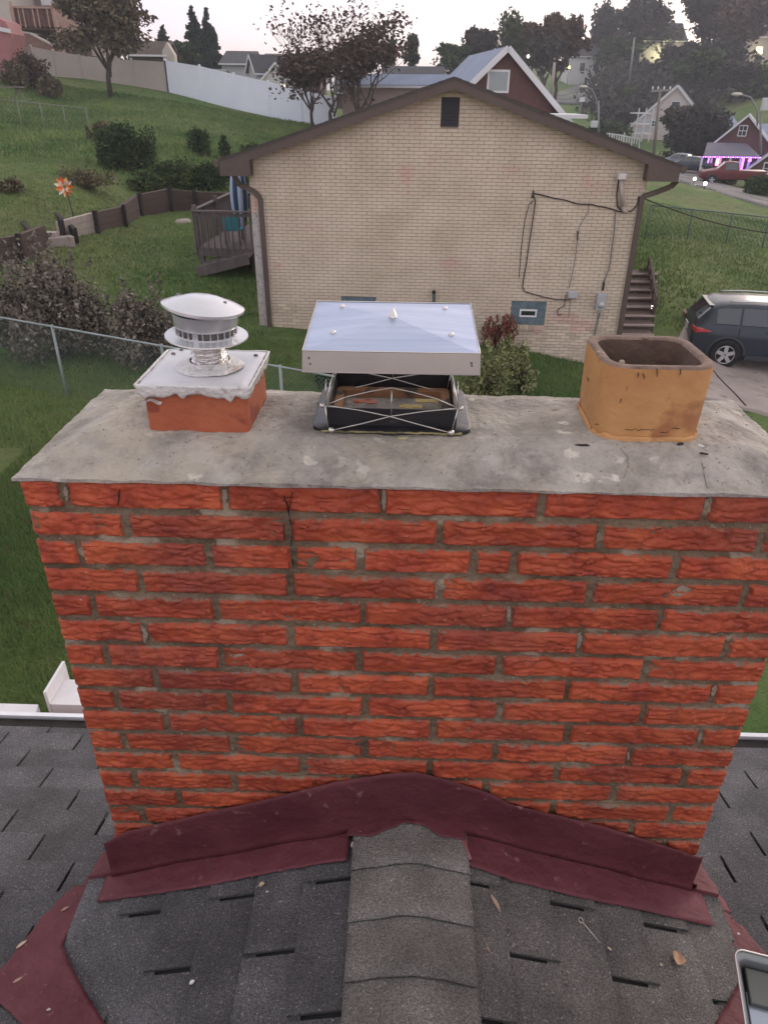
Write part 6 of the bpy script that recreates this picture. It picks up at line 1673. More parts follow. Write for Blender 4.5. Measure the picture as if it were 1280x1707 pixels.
mb = MB(); mb.tube([cp(-1.5+i*.09, 1.6+nz(i*.3)*.05, 3.3+nz(i*.4, 3)*.04+i*.004) for i in range(12)], .012, 6); o = mb.build('garden_hose', mat('hose_green', (.03, .09, .04), .5), smooth=True); tag(o, 'thin green hose curving behind the white box', 'hose')

# ---- SUV
def car(name, label, P, heading, L_=4.6, W_=1.80, Hh=1.62, paint=None, glass=None, style='suv', detail=True, group=None):
    root = thing(name, label, 'car', P, group, rz=0); root.rotation_euler = (0, 0, heading)
    paint = paint; hw = W_/2
    # stations along x (front +): x, z_low, z_belt, z_roof, half width at belt, half width at roof
    if style == 'suv':
        S = [(-L_/2, .55, .80, .84, hw*.80, hw*.70), (-L_/2+.06, .32, .98, 1.02, hw*.92, hw*.74), (-L_/2+.22, .30, 1.03, 1.198, hw*.97, hw*.735), (-L_/2+.42, .28, 1.04, Hh-.10, hw*.99, hw*.73), (-L_/2+.60, .28, 1.04, Hh-.03, hw, hw*.75), (-L_/2+1.3, .26, 1.03, Hh, hw, hw*.78), (-.1, .26, 1.01, Hh-.01, hw, hw*.79),
             (.45, .26, .99, Hh-.07, hw, hw*.77), (.80, .26, .98, Hh-.30, hw, hw*.74), (1.15, .26, .97, 1.08, hw*.99, hw*.76), (1.35, .26, .96, .99, hw*.98, hw*.80), (1.9, .28, .88, .90, hw*.95, hw*.72), (L_/2-.08, .32, .76, .78, hw*.86, hw*.62), (L_/2, .40, .62, .64, hw*.74, hw*.55)]
    elif style == 'sedan':
        S = [(-L_/2, .45, .78, .80, hw*.8, hw*.6), (-L_/2+.15, .28, .92, .94, hw*.93, hw*.7), (-L_/2+.7, .26, .95, .98, hw*.98, hw*.72), (-L_/2+1.2, .25, .95, 1.36, hw, hw*.70), (-.1, .25, .94, Hh, hw, hw*.72), (.4, .25, .92, Hh-.06, hw, hw*.7), (1.0, .25, .90, .98, hw*.99, hw*.74), (1.8, .27, .80, .82, hw*.94, hw*.7), (L_/2, .36, .58, .60, hw*.75, hw*.55)]
    else:    # pickup
        S = [(-L_/2, .48, 1.08, 1.10, hw*.95, hw*.93), (-L_/2+.1, .42, 1.10, 1.12, hw*.98, hw*.95), (-.35, .40, 1.10, 1.12, hw*.98, hw*.95), (-.28, .38, 1.12, Hh-.06, hw, hw*.74), (.2, .38, 1.12, Hh, hw, hw*.77), (.75, .38, 1.10, Hh-.06, hw, hw*.76), (1.30, .38, 1.08, 1.18, hw, hw*.80), (2.0, .40, 1.02, 1.06, hw*.98, hw*.80), (L_/2-.05, .42, .94, .97, hw*.94, hw*.74), (L_/2, .50, .80, .82, hw*.86, hw*.66)]
    def ringp(s):
        x, zl, zb, zr_, wb_, wr_ = s; zm = (zl+zb)/2
        pts = [(0, zl), (wb_*.82, zl), (wb_*.97, zl+.08), (wb_*1.0, zm+.04), (wb_*.985, zb-.04), (wb_*.95, zb), (wr_+(wb_*.95-wr_)*.12, zr_-.05 if zr_-zb > .2 else zb+(zr_-zb)*.6), (wr_*.92, zr_-.008), (wr_*.5, zr_+.018), (0, zr_+.025)]
        full = pts+[(-a, b) for a, b in reversed(pts[1:-1])]
        return [Vector((x, a, b)) for a, b in full]
    mb = MB(); rings = [ringp(s) for s in S]; m_ = len(rings[0])
    for r_ in rings: mb.v += r_
    for i in range(len(rings)-1):
        for k in range(m_): mb.f.append((i*m_+k, i*m_+(k+1) % m_, (i+1)*m_+(k+1) % m_, (i+1)*m_+k))
    mb.f.append(tuple(range(m_))); mb.f.append(tuple(reversed(range((len(rings)-1)*m_, len(rings)*m_))))
    o = mb.build('body', paint, root); smooth_angle(o, 42)
    bpy.context.view_layer.update()
    def side(s, k, t=0): return None
    # glazing: strips between belt and roof on each side, built 6 mm proud
    cab = [s for s in S if s[3]-s[2] > .22]
    xs0, xs1 = cab[0][0], cab[-1][0]
    def at(x):
        for i in range(len(S)-1):
            if S[i][0] <= x <= S[i+1][0]:
                t = (x-S[i][0])/(S[i+1][0]-S[i][0]); return [S[i][j]*(1-t)+S[i+1][j]*t for j in range(6)]
        return S[-1]
    def sp(x, f_, sg):     # point on the side glass plane, f_ 0 belt .. 1 roof
        s = at(x); zb, zr_ = s[2]+.03, s[3]-.075; wb_ = s[4]*.955; wr_ = s[5]+(s[4]*.95-s[5])*.14; return Vector((x, sg*(wb_+(wr_-wb_)*f_+.007), zb+(zr_-zb)*f_))
    cuts = {'suv': [(-L_/2+.50, -L_/2+1.02), (-L_/2+1.08, -.28), (-.20, .62)], 'sedan': [(-L_/2+1.15, -.30), (-.22, .62)], 'pickup': [(-.20, .72)]}[style]
    for sg in (-1, 1):
        for (a, b) in cuts:
            mb = MB(); n = 6
            for i in range(n):
                x0_, x1_ = a+(b-a)*i/n, a+(b-a)*(i+1)/n; mb.quad(sp(x0_, .02, sg), sp(x1_, .02, sg), sp(x1_, .98, sg), sp(x0_, .98, sg))
            o = mb.build('side_window', glass, root); o.modifiers.new('t', 'SOLIDIFY').thickness = .004
    def wpn(s, f_): return s
    iR = next(i for i, s in enumerate(S) if s in cab)
    def cross(i0, i1, lo, hi, name, zoff=.0):
        s0, s1 = S[i0], S[i1]; mb = MB()
        def P_(t, y):
            x = s0[0]*(1-t)+s1[0]*t; z = s0[3]*(1-t)+s1[3]*t; wv = (s0[5]*(1-t)+s1[5]*t)*.88; n_ = Vector((s1[3]-s0[3], 0, -(s1[0]-s0[0]))).normalized()
            if n_.z < 0: n_ = -n_
            return Vector((x, y*wv, z+.022*(1-y*y)))+n_*.006
        mb.grid(lambda a, b: P_(lo+(hi-lo)*b, a*2-1), 8, 4); mb.build(name, glass, root, smooth=True)
    if style == 'suv': cross(1, 3, .18, .94, 'rear_window'); cross(8, 9, -1.0, .95, 'windscreen')
    elif style == 'sedan': cross(2, 3, .15, .9, 'rear_window'); cross(5, 6, .05, .95, 'windscreen')
    else: cross(2, 3, .2, .95, 'rear_window'); cross(5, 6, .05, .95, 'windscreen')
    # wheels
    wr = .35; xw = (-L_/2+.85, L_/2-.88)
    for x in xw:
        for sg in (-1, 1):
            whe = MB(); prof = [(wr*.62, -.09), (wr*.9, -.11), (wr, -.075), (wr, .075), (wr*.9, .11), (wr*.62, .09)]
            whe.lathe(prof, (x, sg*(hw-.06), wr), 24, ax=(Vector((1, 0, 0)), Vector((0, 0, 1)), Vector((0, 1, 0)))); wo = whe.build('wheel', M_TYRE, root); smooth_angle(wo, 40)
            rim = MB(); yo = sg*(hw-.06+.085)
            rim.lathe([(.02, 0), (wr*.16, 0)], (x, yo, wr), 12, ax=(Vector((1, 0, 0)), Vector((0, 0, 1)), Vector((0, 1, 0))))
            for k in range(5):
                a_ = k*2*math.pi/5+.3; dd_ = Vector((math.cos(a_), 0, math.sin(a_))); rim.beam(Vector((x, yo, wr))+dd_*wr*.08, Vector((x, yo, wr))+dd_*wr*.63, .03, .085, up=(0, 1, 0) if False else dd_.cross(Vector((0, 1, 0))))
            rim.lathe([(wr*.60, .012), (wr*.66, .0), (wr*.60, -.03)], (x, yo, wr), 24, ax=(Vector((1, 0, 0)), Vector((0, 0, 1)), Vector((0, 1, 0)))); rim.build('rim', M_RIMW, wo)
            ar_ = MB(); rr3 = wr*1.17
            ar_.v = []; n = 14
            for i in range(n+1):
                t = math.pi*i/n; 
                for q, yy in ((rr3, .0), (rr3*1.12, .0), (rr3*1.12, -.03)): ar_.v.append(Vector((x+math.cos(t)*q, sg*(hw*1.003+yy*.2+ (.012 if q < rr3*1.05 else .004)), wr+math.sin(t)*q*.98)))
            for i in range(n):
                for j in range(2): ar_.f.append((i*3+j, i*3+j+1, (i+1)*3+j+1, (i+1)*3+j))
            oo = ar_.build('arch_trim', M_CARP, root); oo.modifiers.new('t', 'SOLIDIFY').thickness = .012
            wl = MB(); n = 16; wl.poly([Vector((x+math.cos(math.pi*i/n)*rr3, sg*(hw*1.004), wr+math.sin(math.pi*i/n)*rr3*.98)) for i in range(n+1)]+[Vector((x-rr3, sg*hw*1.004, .24)), Vector((x+rr3, sg*hw*1.004, .24))]); wl.build('wheel_well', M_WELL, root)
    if detail:
        # sill, rails, handles, lamps, bumper, plate
        for sg in (-1, 1):
            mb = MB(); mb.box((0, sg*(hw*.995), .30), (L_-2.6, .05, .12)); mb.build('sill', M_CARP, root, bevel=.01)
            if style == 'suv':
                mb = MB(); P_ = [Vector((x, sg*(at(x)[5]*.86), at(x)[3]+.055)) for x in np.linspace(-L_/2+.75, .55, 9)]; mb.tube(P_, .018, 6); mb.build('roof_rail', mat('rail_silver', (.55, .56, .58), .35, metal=.7) if 'rail_silver' not in bpy.data.materials else bpy.data.materials['rail_silver'], root, smooth=True)
            for x in ((-.55, .35) if style != 'pickup' else (-.1,)):
                mb = MB(); s = at(x); mb.box((x, sg*(s[4]*.985+.012), s[2]-.10), (.17, .03, .03)); mb.build('door_handle', paint, root, bevel=.006)
            for x in ((-.24, .68, -L_/2+1.05) if style == 'suv' else (-.26,)):
                mb = MB(); s = at(x); mb.box((x, sg*(s[4]*1.0+.001), (s[1]+s[2])/2+.05), (.010, .006, s[2]-s[1]-.16)); mb.build('door_seam', M_WELL, root)
            mb = MB(); s = at(.72); mb.box((.72, sg*(s[4]+.10), s[2]+.06), (.12, .20, .14)); mb.build('mirror', paint, root, bevel=.03)
        # tail lamps wrap the rear corner
        for sg in (-1, 1):
            mb = MB(); x0_ = -L_/2
            TP = [(-L_/2+.012, .58), (-L_/2+.035, .80), (-L_/2+.062, .93), (-L_/2+.14, .965), (-L_/2+.26, .988), (-L_/2+.42, 1.0)]
            def tl_(a, b_):
                i = min(int(a*5), 4); t = a*5-i; x = TP[i][0]*(1-t)+TP[i+1][0]*t; y = (TP[i][1]*(1-t)+TP[i+1][1]*t)*hw+.010
                h0 = .80+.08*a; h1 = .97-.02*a if a < .7 else .956-.06*(a-.7)/.3
                return Vector((x-.010*(1-a), sg*y, h0+(h1-h0)*b_))
            mb.grid(tl_, 10, 4); o = mb.build('tail_light', M_TAIL, root, smooth=True); o.modifiers.new('t', 'SOLIDIFY').thickness = .012
            mb = MB(); mb.box((L_/2-.14, sg*hw*.66, .72), (.10, .32, .14)); mb.build('headlight', M_HEAD, root, bevel=.03)
        mb = MB(); mb.box((-L_/2+.03, 0, .50), (.14, W_*.86, .20)); mb.build('rear_bumper', M_CARP, root, bevel=.05)
        mb = MB(); mb.box((-L_/2-.005, 0, .82), (.02, .34, .16)); mb.build('number_plate', M_WF, root, bevel=.003)
        if style == 'suv':
            mb = MB(); mb.box((-L_/2+.40, 0, at(-L_/2+.40)[3]+.022), (.16, hw*1.24, .03)); mb.build('roof_spoiler', paint, root, bevel=.012)
            mb = MB(); mb.beam((-L_/2+.17, .05, 1.12), (-L_/2+.19, -.42, 1.20), .015, .02); mb.build('rear_wiper', M_WELL, root)
    else:
        for sg in (-1, 1):
            mb = MB(); mb.box((-L_/2+.02, sg*hw*.72, .78), (.06, .22, .14)); mb.build('tail_light', M_TAIL, root, bevel=.02)
            mb = MB(); mb.box((L_/2-.10, sg*hw*.66, .70), (.12, .30, .13)); mb.build('headlight', M_HEAD, root, bevel=.02)
    return root
M_TYRE = mat('tyre', (.012, .012, .013), .85, bump=.3, bscale=40); M_RIMW = mat('alloy', (.58, .59, .61), .3, metal=.6); M_CARP = mat('car_plastic', (.030, .036, .045), .6); M_WELL = mat('wheel_well', (.006, .006, .007), .9)
M_TAIL = mat('tail_lamp', (.42, .015, .025), .12, (.55, .08, .10), 14, spec=.8); M_HEAD = mat('head_lamp', (.6, .62, .64), .1, spec=.8)
M_NAVY = mat('navy_paint', (.016, .024, .038), .32, (.022, .032, .048), 1, spec=.45); M_NAVY.node_tree.nodes['Principled BSDF'].inputs['Coat Weight'].default_value = .15
M_GLS = mat('car_glass', (.020, .028, .036), .06, spec=1.0)
rw_ = onground(1200, 612)
hd0 = R(-11)
xw_local = Vector((-4.6/2+.85, -(.90-.10), 0)); rot = Matrix.Rotation(hd0, 3, 'Z')
pc = Vector((rw_.x, rw_.y, 0))-rot @ xw_local; pc.z = gz(pc.x, pc.y)+.085
print('car', pc, rw_)
car('parked_suv', 'dark blue estate-style SUV parked on the concrete driveway at the right', pc, hd0, 4.6, 1.80, 1.52, M_NAVY, M_GLS)
# =================================================================== vinyl fences on the crest
M_VW = mat('vinyl_white', (.74, .80, .92), .45, (.80, .85, .94), .6); M_VT = mat('vinyl_tan', (.40, .355, .32), .55, (.47, .42, .38), .5)
def vinyl(name, label, pts, M, H=1.85, group=None):
    """pts: (px, py_base, D)"""
    P = [atD(*p) for p in pts]; root = thing(name, label, 'fence', P[0], group)
    for p in P: p.z = min(p.z, gz(p.x, p.y)+.4) if False else p.z
    for i in range(len(P)-1):
        A, B_ = P[i], P[i+1]; d_ = (B_-A); d_.z = 0; d_.normalize(); n_ = Vector((-d_.y, d_.x, 0)); Z = Vector((0, 0, 1))
        mb = MB(); t0, t1 = -.35, H
        mb.hexa([A+Z*t0-n_*.02, B_+Z*t0-n_*.02, B_+Z*t0+n_*.02, A+Z*t0+n_*.02, A+Z*t1-n_*.02, B_+Z*t1-n_*.02, B_+Z*t1+n_*.02, A+Z*t1+n_*.02]); relocate(mb, root); mb.build('fence_panel', M, root)
        for zz in (H-.06, .12):
            mb = MB(); mb.beam(A+Z*zz, B_+Z*zz, .06, .13); relocate(mb, root); mb.build('fence_rail', M, root)
    for A in P:
        mb = MB(); mb.box(A+Vector((0, 0, H/2-.1)), (.15, .15, H+.35)); v = A+Vector((0, 0, H+.075)); mb.poly([v+Vector((-.1, -.1, 0)), v+Vector((.1, -.1, 0)), v+Vector((.1, .1, 0)), v+Vector((-.1, .1, 0))])
        mb.hexa([v+Vector((x, y, z)) for z, q in ((0, .1), (.05, .03)) for x, y in ((-q, -q), (q, -q), (q, q), (-q, q))]); relocate(mb, root); mb.build('fence_post', M, root)
    return root
vinyl('vinyl_fence', 'tan vinyl privacy fence along the crest of the left hill', [(28, 128, 64), (62, 131, 64), (98, 137, 65), (140, 143, 66), (182, 148, 66), (226, 151, 66), (281, 154, 66)], M_VT, 2.05)
vinyl('vinyl_fence', 'bluish white vinyl privacy fence stepping down the crest behind the bare tree', [(282, 154.5, 66), (338, 164, 65), (394, 178, 64), (450, 191, 63), (504, 205, 62), (560, 218, 61)], M_VW, 2.15)

# =================================================================== houses
M_SID = mat('white_siding', (.46, .46, .47), .7, (.52, .52, .53), 1); M_SIDP = mat('pinkish_siding', (.36, .27, .26), .8, (.42, .32, .31), 1); M_BRK2 = mat('dark_red_brick', (.095, .045, .042), .85, (.13, .06, .055), 2, 6); M_SIDC = mat('cream_siding', (.42, .38, .33), .8, (.47, .43, .38), 1)
M_RD = mat('roof_dark', (.045, .045, .052), .9, (.07, .07, .078), 2); M_RB = mat('roof_blue', (.17, .21, .30), .7, (.21, .25, .35), .8); M_RBR = mat('roof_brown', (.075, .055, .05), .9, (.10, .075, .065), 2); M_RP = mat('roof_purple', (.11, .10, .14), .8, (.14, .13, .17), 1)
M_TRIM = mat('trim_white', (.62, .62, .65), .5); M_GLW = mat('window_dark', (.03, .04, .05), .08, spec=.9); M_GLL = mat('window_sky', (.20, .26, .28), .15, spec=.9)
def fhouse(name, label, base, w_, dpt, hw_, rise, yaw, wallM, roofM, wins=(), trim=True, ov=.3, cat='house', chimney=None, group=None, rake=.16):
    """gable end faces local -y; base = centre of the gable-end foot. wins: (x, z, w, h, kind)"""
    root = thing(name, label, cat, base, group); root.rotation_euler = (0, 0, yaw)
    mb = MB(); P = [(-w_/2, -2.5), (w_/2, -2.5), (w_/2, hw_), (0, hw_+rise), (-w_/2, hw_)]
    mb.v = [Vector((x, 0, z)) for x, z in P]+[Vector((x, dpt, z)) for x, z in P]; mb.f = [(0, 1, 2, 3, 4), (9, 8, 7, 6, 5)]+[(i, i+5, (i+1) % 5+5, (i+1) % 5) for i in range(5)]
    mb.build('wall', wallM, root)
    sl_ = rise/(w_/2)
    for s_ in (-1, 1):
        mb = MB(); x1 = s_*(w_/2+ov); z1 = hw_-ov*sl_; t = .12
        mb.hexa([Vector(q) for q in ((0, -ov, hw_+rise+.01), (x1, -ov, z1+.01), (x1, dpt+ov, z1+.01), (0, dpt+ov, hw_+rise+.01), (0, -ov, hw_+rise+t), (x1, -ov, z1+t), (x1, dpt+ov, z1+t), (0, dpt+ov, hw_+rise+t))]); mb.build('roof', roofM, root)
        if trim:
            mb = MB(); a = Vector((0, -ov-.03, hw_+rise+.04)); b = Vector((x1, -ov-.03, z1+.04)); mb.beam(a, b, .05, rake, up=(0, 0, 1)); mb.build('rake_trim', M_TRIM, root)
            mb = MB(); mb.beam(Vector((x1*1.005, -ov, z1+.0)), Vector((x1*1.005, dpt+ov, z1)), .12, .14); mb.build('gutter', M_TRIM, root)
    for (x, z, ww, hh, kd) in wins:
        fr = .10 if ww > .7 else .07
        mb = MB(); mb.box((x, -.03, z), (ww+fr*2, .06, hh+fr*2)); f_ = mb.build('window', M_TRIM, root)
        gl = {'d': M_GLW, 's': M_GLL, 'g': M_GLW}.get(kd, M_GLW)
        if kd in ('d', 's'):
            mb = MB(); mb.box((x, -.062, z), (ww, .012, hh)); mb.build('pane', gl, f_)
        elif kd == 'g':
            for sx in (-1, 1):
                for sz in (-1, 1): mb = MB(); mb.box((x+sx*ww*.26, -.062, z+sz*hh*.26), (ww*.44, .012, hh*.44)); mb.build('pane', gl, f_)
    if chimney:
        mb = MB(); mb.box(chimney, (.6, .6, 1.4)); mb.build('chimney', M_BRK2, root)
    return root
def H_px(label, pxc, pyb, D, wpx, hpx_wall, rise_px, dpt, yaw, wallM, roofM, wins=(), name='house', **k):
    b = atD(pxc, pyb, D); s_ = scl(b); wins2 = [(x*s_, z*s_, a*s_, h_*s_, kd) for x, z, a, h_, kd in wins]
    return fhouse(name, label, b, wpx*s_, dpt, hpx_wall*s_, rise_px*s_, yaw, wallM, roofM, wins2, **k)
# brick house with white trim behind the ridge of the cream house
H_px('dark red brick house with steep white-trimmed gable and square window behind the cream house', 850, 218, 44, 190, 58, 112, 9, R(-6), M_BRK2, M_RB, [(-18, 118-42, 27, 24, 's')], rake=.30, ov=.35) if False else None
b0 = atD(833, 222, 42); s0 = scl(b0)
hs1 = fhouse('house', 'dark red brick house with steep white-trimmed gable and square window behind the cream house', b0, 214*s0, 9, 22*s0, 96*s0, R(6), M_BRK2, M_RB, [(-10*s0, 74*s0, 30*s0, 26*s0, 's')], rake=.26, ov=.30)
# its low porch roof end at the right
pe = atD(940, 193, 40); mb = MB(); mb.box((pe.x, pe.y, pe.z), (1.6, 3.0, .16)); o = mb.build('porch_roof', M_TRIM); tag(o, 'flat white-edged porch roof beside the brick gable house', 'porch')
# pale metal-blue roof to its left
H_px('low house with a pale blue roof, left of the brick gable house', 760, 158, 58, 46, 14, 12, 8, R(75), M_SIDP, M_RB, trim=True)
H_px('long pinkish house with dark roof left of the ridge of the cream house', 672, 172, 60, 60, 30, 1, 12, R(90), M_SIDP, M_RD) if False else None
def longhouse(label, x0, x1, yb, ye, yr, D, wallM, roofM, dpt=6, wins=(), name='house', group=None, yaw=0, glow=None):
    """eave side faces the viewer: photo x0..x1, base/eave/ridge rows at distance D"""
    c_ = atD((x0+x1)/2, yb, D); s_ = scl(c_); w_ = (x1-x0)*s_; he = (yb-ye)*s_*.95; hr_ = (yb-yr)*s_*.95
    root = thing(name, label, 'house', c_, group); root.rotation_euler = (0, 0, yaw); mb = MB()
    P = [(0, -3), (dpt, -3), (dpt, he), (dpt/2, hr_), (0, he)]
    mb.v = [Vector((-w_/2, y, z)) for y, z in P]+[Vector((w_/2, y, z)) for y, z in P]; mb.f = [(4, 3, 2, 1, 0), (5, 6, 7, 8, 9)]+[(i, (i+1) % 5, (i+1) % 5+5, i+5) for i in range(5)]
    mb.build('wall', wallM, root)
    for a, b in (((-.35, he-.1), (dpt/2, hr_)), ((dpt+.35, he-.1), (dpt/2, hr_))):
        mb = MB(); w2 = w_/2+.25; mb.hexa([Vector((-w2, a[0], a[1]+.01)), Vector((w2, a[0], a[1]+.01)), Vector((w2, b[0], b[1]+.01)), Vector((-w2, b[0], b[1]+.01)), Vector((-w2, a[0], a[1]+.13)), Vector((w2, a[0], a[1]+.13)), Vector((w2, b[0], b[1]+.13)), Vector((-w2, b[0], b[1]+.13))]); mb.build('roof', roofM, root)
    mb = MB(); mb.box((0, -.42, he-.05), (w_+.5, .08, .14)); mb.build('gutter', M_TRIM, root)
    for (x, z, ww, hh, kd) in wins:
        mb = MB(); mb.box((x*s_, -.03, z*s_), (ww*s_+.14, .06, hh*s_+.14)); f_ = mb.build('window', M_TRIM, root); mb = MB(); mb.box((x*s_, -.063, z*s_), (ww*s_, .014, hh*s_)); mb.build('pane', {'l': M_LIT, 's': M_GLL}.get(kd, M_GLW) if kd != 'd' else M_GLW, f_)
    return root
M_LIT = mat('lit_window', (.9, .75, .4), .5, emit=(1, .75, .35), estr=1.6)
longhouse('long pinkish house with a dark roof behind the left slope of the cream roof', 640, 738, 188, 150, 118, 74, M_SIDP, M_RD, 9, [(-18, 30, 8, 7, 'd')])
longhouse('small dark-roofed house between the bare tree and the round dark tree', 560, 640, 190, 158, 132, 84, M_BRK2, M_RD, 8)
H_px('white-gabled house with dark roof behind the white vinyl fence', 424, 168, 84, 22, 46, 18, 3.0, R(-52), M_SID, M_RD)
longhouse('dark grey roofed house to the left of the white gable', 374, 420, 160, 112, 92, 88, M_SID, M_RD, 9)
longhouse('brick house with a dark brown roof over the white vinyl fence', 440, 535, 175, 118, 98, 100, M_BRK2, M_RBR, 10)
H_px('small pale-roofed house with a string of lights on its eave', 462, 168, 82, 54, 26, 27, 6, R(8), M_SID, mat('roof_pale', (.30, .33, .37), .7))
longhouse('low white and green garage roof just above the white fence', 340, 372, 172, 132, 122, 80, M_SID, mat('roof_green', (.13, .16, .15), .8), 5)
# string lights along that eave
g_sl = thing('string_lights', 'string of small warm bulbs hanging under the eave above the white vinyl fence', 'lights', atD(450, 144, 79))
M_BULB = mat('warm_bulb', (1, .75, .45), .5, emit=(1, .62, .28), estr=6)
mb = MB(); mb.tube([atD(422+i*5, 139+.32*i*.9, 79) for i in range(13)], .02, 4); relocate(mb, g_sl); mb.build('wire', M_CAB, g_sl)
for i in range(12):
    p = atD(424+i*5, 140.2+.3*i, 79); mb = MB(); mb.lathe([(0, -.09), (.07, 0), (0, .09)], n=6); mb.v = [v+p for v in mb.v]; relocate(mb, g_sl); mb.build('bulb', M_BULB, g_sl)
# ---- hill house with the deck, far upper left
M_DK2 = mat('stained_deck', (.09, .048, .036), .85, (.15, .085, .065), 3, 5); M_DK3 = mat('deck_pale_board', (.34, .22, .18), .85, (.40, .27, .22), 3)
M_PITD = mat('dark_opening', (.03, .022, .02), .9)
hl = thing('house', 'pale house at the upper left corner with a stained wooden deck and stair', 'house', atD(20, 118, 72))
def q3(px, py, D): return atD(px, py, D)
def slab(px0, py0, px1, py1, D0, D1, nm, M, par):
    """box between photo corners with real depth D0..D1"""
    m_ = atD((px0+px1)/2, (py0+py1)/2, D0); hw_s = abs(px1-px0)/2*scl(m_); x0_, x1_ = m_.x-hw_s, m_.x+hw_s; mb = MB(); z0_, z1_ = sorted((atD((px0+px1)/2, py0, D0).z, atD((px0+px1)/2, py1, D0).z))
    mb.hexa([Vector((x, y, z)) for z in (z0_, z1_) for x, y in ((x0_, D0), (x1_, D0), (x1_, D1), (x0_, D1))]); relocate(mb, par); return mb.build(nm, M, par)
slab(-140, 130, 20, -90, 71, 82, 'wall', M_SIDC, hl)
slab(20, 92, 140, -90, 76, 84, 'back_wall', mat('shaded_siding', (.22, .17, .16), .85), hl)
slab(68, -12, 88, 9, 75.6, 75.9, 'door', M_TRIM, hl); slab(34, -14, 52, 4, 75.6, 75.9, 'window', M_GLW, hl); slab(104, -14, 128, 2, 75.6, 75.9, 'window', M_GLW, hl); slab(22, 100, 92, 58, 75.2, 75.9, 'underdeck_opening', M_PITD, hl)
dk2 = thing('raised_deck', 'stained brown raised deck with railing on the hill house at the upper left', 'deck', atD(60, 100, 70))
slab(20, 49, 96, 44, 68, 75.5, 'deck_floor', M_DK2, dk2)
slab(20, 47, 96, 13, 68, 68.08, 'rail_panel', M_DK2, dk2)
slab(19, 14, 97, 10.5, 67.85, 68.15, 'top_rail', M_DK3, dk2)
for x in range(24, 96, 8): slab(x, 46, x+2.2, 14, 67.9, 67.99, 'baluster', M_DK3 if x % 3 else M_DK2, dk2)
for x in (21, 93): slab(x, 95 if x > 50 else 60, x+4, 2, 67.7, 67.95, 'deck_post', M_DK3, dk2)
a = atD(97, 8, 67); b = atD(150, 10, 67); 
mb = MB(); A_ = atD(92, 20, 67.5); B_ = atD(108, 92, 66.5); mb.beam(A_, B_, .25, .28); relocate(mb, dk2); mb.build('stair_stringer', M_DK3, dk2)
slab(97, 52, 132, 14, 67.2, 67.3, 'stair_panel', M_DK3, dk2)
for (x0_, y0_, x1_, y1_) in ((113, 15, 118, -20), (104, 75, 108, 50), (120, 86, 116, 50), (128, 60, 133, -10)):
    mb = MB(); mb.beam(atD(x0_, y0_, 66.8), atD(x1_, y1_, 66.8), .2, .2); relocate(mb, dk2); mb.build('stair_post', M_DK3, dk2)
bw_ = thing('sloping_wall', 'brick garden wall with a pale sloping cap below the raised deck', 'wall', atD(60, 95, 66))
pa_ = [(18, 52), (50, 57), (98, 82), (104, 96), (18, 104)]
mb = MB(); F1 = [atD(x, y, 66) for x, y in pa_]; mb.v = F1+[p+Vector((0, .4, 0)) for p in F1]; mb.f = [(4, 3, 2, 1, 0), (5, 6, 7, 8, 9)]+[(i, (i+1) % 5, (i+1) % 5+5, i+5) for i in range(5)]; relocate(mb, bw_); mb.build('wall_body', mat('tan_brick', (.20, .115, .09), .9, (.27, .17, .13), 3, 5), bw_)
mb = MB(); mb.beam(F1[0]+Vector((0, .2, .06)), F1[1]+Vector((0, .2, .06)), .55, .12); relocate(mb, bw_); mb.build('wall_cap', M_SIDC, bw_)
mb = MB(); mb.beam(F1[1]+Vector((0, .2, .06)), F1[2]+Vector((0, .2, .06)), .55, .12); relocate(mb, bw_); mb.build('wall_cap', M_SIDC, bw_)
ps = thing('playhouse', 'faded pink garden playhouse with a pitched top cut by the left picture edge', 'playhouse', atD(2, 128, 61))
mb = MB(); c_ = [(-40, 124), (16, 124), (19, 56), (10, 36), (-14, 26), (-40, 40)]; F1 = [atD(x, y, 61) for x, y in c_]; n = len(F1); mb.v = F1+[p+Vector((0, 2.2, 0)) for p in F1]; mb.f = [tuple(range(n)), tuple(reversed(range(n, 2*n)))]+[(i, i+n, (i+1) % n+n, (i+1) % n) for i in range(n)]; relocate(mb, ps); mb.build('playhouse_body', mat('faded_pink', (.30, .12, .12), .7, (.35, .15, .15), 1), ps)
mb = MB(); mb.beam(atD(-10, 46, 60.8), atD(18, 52, 60.8), .1, .25); relocate(mb, ps); mb.build('trim', M_TRIM, ps)
# picnic bench
pbn = thing('garden_bench', 'weathered picnic bench at the far left below the pink playhouse', 'bench', atD(14, 160, 52))
mb = MB(); c_ = atD(8, 145, 52); mb.box(c_, (2.2, .8, .08)); relocate(mb, pbn); mb.build('bench_top', mat('grey_wood', (.17, .15, .13), .9), pbn)
for x in (-.8, .8):
    for s_ in (-1, 1): mb = MB(); mb.beam(c_+Vector((x, 0, 0)), c_+Vector((x+s_*.35, 0, -.75)), .08, .08); relocate(mb, pbn); mb.build('leg', bpy.data.materials['grey_wood'], pbn)
